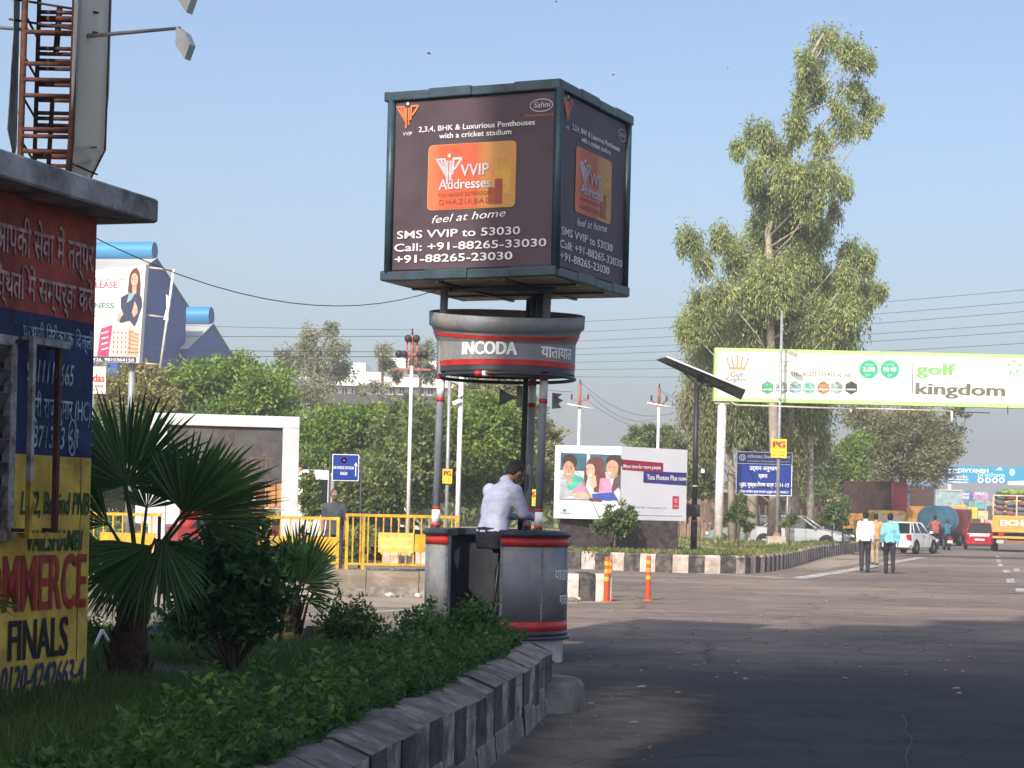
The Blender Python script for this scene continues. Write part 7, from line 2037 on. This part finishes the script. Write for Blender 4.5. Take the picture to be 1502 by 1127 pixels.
far_tree('thin twiggy young tree beside the pole block', 1158, 785, 70, [(1160, 758, 12, 10), (1168, 766, 10, 8), (1152, 768, 8, 6)], 500, (.12, .05), 45)
for i, (px, py, lab) in enumerate([(1055, 800, 'tuft of pale strap leaves on the far island left of the yellowish young tree'), (1066, 778, 'tuft of pale strap leaves beside the gantry pillar')]):
    p = G(px, py, .42); r = empty('strap_plant', p, 0, lab, 'plant'); rs = np.random.RandomState(i); a = rs.rand(60) * 6.28
    leaves_object('leaf_tuft', np.zeros((60, 3)), np.stack([np.cos(a) * .5, np.sin(a) * .5, np.ones(60)], 1), rs.uniform(.25, .5, 60), .05, leafmat('strap leaf', [(.3, .32, .16), (.18, .24, .1), (.42, .42, .25)], .3, .6), r, seed=i)

# ------------------------------------------------------------------ trees behind
lm_g1 = leafmat('leaf fresh green', [(0.061, 0.118, 0.022), (0.122, 0.201, 0.034), (0.195, 0.283, 0.050), (0.305, 0.378, 0.090)], .3, .55)
lm_g2 = leafmat('leaf mid green', [(0.055, 0.094, 0.025), (0.104, 0.153, 0.039), (0.171, 0.224, 0.067), (0.293, 0.319, 0.134)], .3, .6)
lm_yg = leafmat('leaf yellow olive', [(0.110, 0.130, 0.045), (0.207, 0.212, 0.073), (0.342, 0.319, 0.123), (0.464, 0.413, 0.202)], .3, .6)
lm_ol = leafmat('leaf dusty olive', [(0.104, 0.112, 0.050), (0.171, 0.171, 0.078), (0.244, 0.242, 0.112), (0.342, 0.319, 0.157)], .25, .65)
lm_gr = leafmat('leaf grey far', [(0.171, 0.189, 0.123), (0.244, 0.260, 0.168), (0.329, 0.330, 0.235)], .25, .65)
lm_eu = leafmat('eucalyptus leaf', [(.10, .135, .05), (.19, .24, .085), (.31, .36, .13), (.45, .48, .19)], .3, .5)
GT = 'green trees behind the yellow barriers'
def ptree(label, px, Y, lst, n, leaf, seed, mat, ry=1.2, tr=.16, base_z=0.0, base_py=760, **k):
    b0 = W(px, base_py, Y); b0.z = base_z
    return tree(label, b0, pxblobs(lst, Y, ry, seed=seed), mat, n, leaf, trunk_r=tr, seed=seed, **k)
ptree('yellow olive tree crown under the SALE / LEASE billboard', 165, 66, [(160, 570, 40, 30), (200, 560, 36, 24), (190, 600, 50, 36), (140, 610, 40, 30), (225, 600, 34, 40), (120, 560, 24, 24), (180, 650, 60, 50), (215, 550, 22, 16)], 19500, (0.17, 0.09), 51, lm_yg)
ptree('tall bushy green tree left of centre above the white board', 330, 70, [(330, 560, 44, 34), (380, 575, 44, 34), (412, 602, 32, 34), (290, 560, 36, 30), (260, 580, 34, 34), (345, 605, 60, 30), (405, 560, 30, 22), (430, 645, 32, 46), (300, 545, 26, 16), (350, 540, 30, 16), (245, 560, 20, 16), (330, 650, 90, 40)], 27000, (0.17, 0.09), 52, lm_g1, tr=.22)
ptree('bright green tree behind the blue station sign', 500, 68, [(500, 628, 44, 32), (470, 650, 40, 38), (530, 622, 36, 26), (545, 650, 40, 40), (510, 685, 50, 40), (460, 690, 40, 40), (560, 618, 22, 18)], 24000, (0.17, 0.09), 53, lm_g1)
ptree('leafy vine covered tree directly left of the kiosk post', 600, 64, [(590, 640, 36, 44), (620, 660, 34, 50), (575, 690, 40, 40), (625, 625, 24, 24), (600, 618, 22, 18), (620, 710, 30, 34), (560, 730, 34, 24)], 24000, (0.17, 0.12), 54, lm_g2)
ptree('green tree seen between the kiosk posts', 705, 66, [(700, 640, 44, 44), (740, 630, 34, 40), (665, 630, 30, 40), (720, 690, 50, 44), (760, 660, 26, 44), (680, 700, 40, 36), (715, 600, 40, 24)], 24000, (0.17, 0.10), 55, lm_g1)
ptree('brown green dry tree behind the right kiosk posts', 790, 70, [(790, 640, 26, 26), (805, 665, 18, 26), (780, 690, 30, 36), (770, 600, 20, 24), (810, 640, 12, 12), (800, 720, 26, 24)], 10500, (0.16, 0.08), 56, lm_ol)
ptree('dusty tree rising behind the kiosk between its posts', 730, 82, [(700, 575, 34, 22), (740, 570, 30, 22), (720, 600, 44, 26), (680, 590, 24, 24), (765, 590, 20, 20)], 10500, (0.17, 0.08), 57, lm_ol)
ptree('dark low shrubbery tree behind the man at the barrier', 470, 60, [(470, 720, 36, 26), (520, 720, 36, 26), (560, 700, 26, 26), (440, 700, 22, 26)], 10500, (0.14, 0.08), 58, lm_g2, tr=.08)
ptree('leafy sapling in front of the white lorry cab, right of the white board leg', 452, 43, [(452, 735, 12, 22), (446, 714, 10, 16), (460, 752, 12, 14), (456, 700, 7, 9)], 1600, (.10, .06), 76, lm_g2, tr=.03, ry=.2, base_z=.0)
ptree('tall grey green eucalyptus beyond the green trees, left', 450, 110, [(458, 490, 12, 14), (484, 486, 10, 12), (450, 510, 18, 16), (490, 515, 20, 18), (430, 530, 20, 16), (465, 545, 24, 20), (500, 545, 18, 16), (455, 575, 30, 20), (415, 520, 12, 8)], 10500, (0.20, 0.08), 59, lm_gr, tr=.22, droop=.3)
ptree('thin grey tree against the white building left of the red and white pole', 560, 105, [(562, 515, 10, 12), (570, 535, 12, 12), (550, 566, 14, 8), (582, 552, 8, 9), (530, 570, 10, 6)], 2600, (0.20, 0.07), 60, lm_gr, tr=.12, droop=.3)
ptree('thin grey tree directly behind the red and white pole', 615, 108, [(622, 515, 14, 16), (610, 530, 12, 12), (628, 545, 10, 14), (600, 586, 14, 6)], 3900, (0.20, 0.07), 61, lm_gr, tr=.12, droop=.3)
ptree('small pale tree cluster between the billboard and the power poles', 935, 100, [(930, 640, 14, 14), (950, 635, 14, 14), (975, 640, 18, 18), (990, 650, 18, 14), (960, 655, 30, 14), (1000, 665, 20, 20), (945, 665, 30, 14)], 7500, (0.19, 0.09), 62, lm_g2)
ptree('small grey green tree just left of the solar lamp', 1000, 96, [(1000, 690, 20, 26), (1020, 680, 14, 24), (1035, 700, 18, 26), (1015, 715, 26, 20)], 6000, (0.17, 0.09), 63, lm_g2)
ptree('dark green tree behind the blue Hindi board, right part', 1190, 110, [(1180, 690, 34, 30), (1200, 660, 28, 28), (1170, 650, 24, 30), (1210, 710, 26, 24), (1185, 725, 30, 20), (1150, 640, 24, 30)], 13500, (0.19, 0.09), 64, lm_g2)
ptree('bright green tree under the middle of the long hoarding', 1250, 112, [(1250, 665, 26, 24), (1240, 690, 26, 22), (1262, 650, 20, 16), (1230, 710, 20, 14)], 9000, (0.20, 0.11), 65, lm_g1)
ptree('broad dusty olive tree above the container truck', 1320, 118, [(1300, 640, 44, 34), (1340, 620, 44, 24), (1360, 660, 44, 36), (1310, 685, 46, 22), (1360, 690, 34, 22), (1385, 640, 24, 24), (1280, 670, 30, 30), (1395, 665, 14, 10), (1330, 650, 40, 30), (1400, 605, 18, 8), (1265, 610, 30, 20)], 36000, (0.23, 0.09), 66, lm_ol, tr=.3)
ptree('green hedge tree at the far left behind the palm', 140, 62, [(130, 660, 40, 50), (180, 690, 44, 40), (150, 720, 50, 30)], 10500, (0.17, 0.09), 67, lm_g2)
# eucalyptus
EU = [(570, 80, 50, 34), (640, 125, 55, 42), (695, 155, 40, 32), (495, 160, 34, 28), (530, 190, 40, 46), (480, 290, 28, 44), (535, 255, 34, 50), (655, 255, 50, 30), (715, 315, 40, 30), (745, 320, 18, 14), (600, 310, 30, 24), (640, 370, 56, 32), (560, 420, 40, 30), (700, 385, 26, 24),
      (350, 400, 62, 36), (280, 450, 40, 26), (400, 460, 44, 44), (335, 510, 44, 44), (555, 540, 70, 48), (620, 575, 34, 34), (590, 650, 24, 36), (480, 560, 44, 50), (330, 580, 34, 40), (420, 620, 70, 50), (515, 640, 52, 44), (360, 690, 44, 50), (460, 710, 62, 52), (545, 730, 48, 60), (120, 755, 46, 40), (165, 815, 44, 34), (225, 745, 48, 40), (275, 810, 66, 50), (375, 820, 54, 46), (480, 820, 70, 60), (640, 790, 50, 44), (700, 820, 40, 40), (740, 920, 30, 28), (640, 880, 46, 44), (560, 900, 66, 56), (450, 920, 84, 56), (330, 920, 78, 56), (230, 930, 56, 44), (150, 960, 48, 30), (115, 1040, 50, 36), (200, 1030, 60, 44), (300, 1030, 76, 56), (420, 1030, 84, 60), (540, 1030, 80, 60), (640, 975, 46, 44), (690, 960, 30, 24), (600, 1080, 30, 30)]
EU = [(960 + a / 2.253, 20 + b / 2.253, c / 2.253 * .90, d / 2.253 * .92) for a, b, c, d in EU]
Ye = 84
EU += [(1132, 300, 26, 26), (1126, 345, 30, 24), (1134, 420, 34, 30), (1152, 262, 22, 22), (1168, 190, 16, 20), (1140, 470, 40, 34), (1185, 115, 14, 22)]
EUh = [W(x, y, Ye) for x, y in [(1136, 765), (1137, 700), (1134, 600), (1130, 480), (1131, 400), (1126, 340), (1150, 270), (1166, 180), (1176, 130), (1196, 70), (1208, 50)]]
eb = EUh[0].copy(); eb.z = .42; EUh[0].z = .42
m_eb = M('eucalyptus bark', (.42, .37, .31), .8, scale=4, col2=(.26, .21, .17), bump=.3)
tree('very tall eucalyptus with a leaning top towering over the hoarding', eb, pxblobs(EU, Ye, 1.8, seed=70), lm_eu, 115000, (.20, .055), droop=.75, dens=60, bark=m_eb, trunk_r=.24, seed=70, name='eucalyptus_tree', clump=.24, hold=[p - eb for p in EUh])
low = [(1085, 610, 26, 22), (1110, 640, 20, 30), (1060, 600, 24, 18), (1150, 620, 26, 34), (1180, 610, 24, 30), (1200, 640, 14, 30), (1165, 670, 18, 34), (1010, 600, 14, 30), (1030, 640, 14, 30), (1050, 660, 10, 26), (1220, 610, 20, 20)]
def hanging(label, px, lst, n, seed, mat, hold, tr=.2):
    H_l = [W(x, y, Ye + 5) for x, y in hold]; bb = H_l[0].copy(); bb.z = .42; H_l[0].z = .42
    tree(label, bb, pxblobs(lst, Ye + 5, 1.5, seed=seed), mat, int(n * 1.9), (.24, .06), droop=.9, bark=m_eb, trunk_r=tr, seed=seed, name='eucalyptus_tree', clump=.28, hold=[p - bb for p in H_l])
hanging('dark trunked eucalyptus with hanging foliage just behind the blue Hindi board', 1165, low[:5] + low[5:9], 9000, 71, lm_ol, [(1163, 765), (1165, 700), (1163, 640), (1160, 590), (1158, 520), (1155, 470)], .26)
hanging('eucalyptus with two pale trunks behind the gantry pillar', 1100, [low[0], low[1], low[2], (1096, 600, 26, 20), (1100, 560, 30, 30)] + low[8:10], 6500, 72, lm_eu, [(1104, 765), (1104, 690), (1106, 620), (1110, 560), (1104, 480), (1100, 420)], .24)
hanging('slim eucalyptus filling the crown on the right side of the tall one', 1200, [(1232, 470, 30, 34), (1250, 430, 26, 26), (1218, 500, 34, 30), (1275, 430, 14, 14), (1195, 520, 34, 24), (1190, 600, 30, 26)], 9000, 73, lm_eu, [(1190, 765), (1188, 680), (1192, 600), (1205, 540), (1225, 480), (1250, 430)], .18)
hanging('slim eucalyptus at the left edge of the tall group', 1040, [(1030, 470, 26, 26), (1010, 480, 16, 20), (1040, 510, 26, 22), (1065, 500, 28, 28), (1050, 560, 26, 30), (1020, 560, 14, 30)], 7000, 74, lm_eu, [(1075, 765), (1072, 680), (1066, 600), (1055, 540), (1040, 490), (1030, 470)], .16)
# far treeline hiding the horizon on the left and behind the island
def belt():
    rs = np.random.RandomState(15); n = 36000
    px = rs.uniform(-60, 1330, n); Y = rs.uniform(128, 150, n)
    hmax = 2.6 + 1.6 * np.sin(px * .021) + 1.0 * np.sin(px * .07 + 1) + .6 * np.sin(px * .17)
    hmax = np.clip(hmax, 1.5, 6)
    z = rs.rand(n) ** .8 * (hmax + 1.0)
    C = np.stack([(px - 751) / F * Y, Y, z], 1)
    leaves_object('far_treeline', C, rs.normal(size=(n, 3)) + [0, 0, .3], rs.uniform(.35, .8, n), rs.uniform(.25, .5, n), lm_g2, None, fold=False, rnd=np.clip(.5 + .3 * np.sin(px * .05) + rs.normal(size=n) * .2, 0, 1), seed=15, kind='stuff')
belt()
def verge():
    rs = np.random.RandomState(18); n = 26000
    px = rs.uniform(60, 830, n); Y = rs.uniform(56, 66, n); z = rs.rand(n) * (.65 + .35 * np.sin(px * .05)); C = np.stack([(px - 751) / F * Y, Y, z], 1)
    leaves_object('roadside_weeds', C, rs.normal(size=(n, 3)) + [0, 0, .7], rs.uniform(.10, .28, n), rs.uniform(.06, .14, n), lm_g2, None, fold=False, seed=18, kind='stuff')
verge()

# ------------------------------------------------------------------ overhead wires and birds
m_wire = M('wire', (.05, .05, .055), .6)
def wire(a, ya, c, yc, sag, r, label, n=14):
    r = r * .66
    A_, C_ = W(a[0], a[1], ya), W(c[0], c[1], yc); pts_ = []
    for i in range(n + 1):
        t = i / n; p = A_.lerp(C_, t); p.z -= sag * 4 * t * (1 - t); pts_.append(p)
    b = MB(); b.path(pts_, r, m_wire, 4, False); b.build('overhead_wire', label=label, cat='wire', group='overhead wires')
wire((110, 334), 13.5, (640, 426), 20, .32, .006, 'nearest thin wire hanging from the booth roof to the kiosk post')
for i, (y0, y1, y2) in enumerate([(466, 484, 500), (488, 493, 522), (505, 513, 515), (515, 520, 528)]):
    wire((-60, y0 - 4), 64, (605, y1 + (0 if i < 2 else 3)), 60, .1, .014 if i else .009, ['topmost', 'second', 'third', 'lowest'][i] + ' wire running left from the pole with six insulators')
for i, (y0, y1) in enumerate([(480, 420), (494, 438), (507, 452), (516, 470), (524, 482), (533, 500), (541, 520), (549, 540)]):
    wire((640, y0), 150, (1560, y1), 110, .35, .020, ['topmost', 'second', 'third', 'fourth', 'fifth', 'sixth', 'seventh', 'lowest'][i] + ' faint wire crossing the sky right of the kiosk')
for i, (a, c, s) in enumerate([((853, 562), (1000, 600), .9), ((862, 575), (967, 612), .7), ((840, 575), (700, 540), .3), ((855, 582), (1010, 625), .8), ((967, 569), (1060, 640), .4), ((976, 575), (1045, 612), .2)]):
    wire(a, 95, c, 110, s, .016, ['upper', 'middle', 'left going', 'lower', 'right going', 'short'][i] + ' wire on the right hand power poles')
wire((815, 655), 54.9, (882, 768), 54.6, -.3, .012, 'loose dark cable hanging over the left edge of the wide billboard')
def bird(px, py, Y, s, a, label):
    s = s * .6; p = W(px, py, Y); b = MB(); mt = M('bird dark', (.03, .03, .035), .7)
    b.ell((0, 0, 0), (.28 * s, .07 * s, .07 * s), mt, 8, 6); b.add([(.08 * s, 0, .02), (-.10 * s, 0, .02), (-.05 * s, .42 * s, .16 * s), (.08 * s, .40 * s, .15 * s)], [(0, 1, 2, 3)], mt); b.add([(.08 * s, 0, .02), (-.10 * s, 0, .02), (-.05 * s, -.42 * s, .16 * s), (.08 * s, -.40 * s, .15 * s)], [(3, 2, 1, 0)], mt)
    o = b.build('bird', loc=p, label=label, cat='bird', group='birds in the sky'); o.rotation_euler = (.3, a, a)
bird(629, 79, 90, .7, .2, 'small bird left of the cube, high in the sky'); bird(899, 110, 100, .45, 1.2, 'tiny bird just right above the cube'); bird(1067, 101, 110, .35, .8, 'tiny bird left of the eucalyptus top'); bird(816, 3, 90, .5, .1, 'bird at the very top edge of the sky'); bird(310, 304, 120, .3, .5, 'tiny distant bird left of the cube at mid height')

def crack(pts, w, name, mat):
    P = [G(x, y) for x, y in pts]; b = MB(); r = random.Random(len(pts))
    for a, c in zip(P, P[1:]):
        d = (c - a); d.z = 0; n_ = Vector((-d.y, d.x, 0)).normalized() * w * r.uniform(.4, 1)
        b.poly([(a.x - n_.x, a.y - n_.y, .0045), (c.x - n_.x * .7, c.y - n_.y * .7, .0045), (c.x + n_.x * .7, c.y + n_.y * .7, .0045), (a.x + n_.x, a.y + n_.y, .0045)], mat)
    b.build(name, kind='structure')
mp_ = M('pale crack filling', (.078, .076, .074), .95, scale=20); md_ = M('dark crack', (.018, .018, .018), .95)
crack([(1322, 1048), (1330, 1062), (1326, 1072), (1338, 1084), (1334, 1096), (1328, 1110), (1332, 1132)], .012, 'road_crack', mp_)
crack([(838, 1121), (868, 1113), (905, 1116), (935, 1110), (985, 1112), (1030, 1107), (1080, 1108)], .012, 'road_crack', md_)
crack([(1468, 869), (1485, 871), (1502, 869.5)], .05, 'road_crack', md_)

# ------------------------------------------------------------------ air
hz_ = MB(); m_hz = bpy.data.materials.new('thin haze'); m_hz.use_nodes = True; nt = m_hz.node_tree
nt.nodes.remove(nt.nodes['Principled BSDF']); pv = nt.nodes.new('ShaderNodeVolumePrincipled')
pv.inputs['Color'].default_value = (.95, .96, .98, 1); pv.inputs['Density'].default_value = 0.0015; pv.inputs['Anisotropy'].default_value = .15
nt.links.new(pv.outputs[0], nt.nodes['Material Output'].inputs['Volume'])
hz_.bx(-1000, 1000, -70, 1510, -1, 34, m_hz)
hz_.build('haze', kind='stuff')
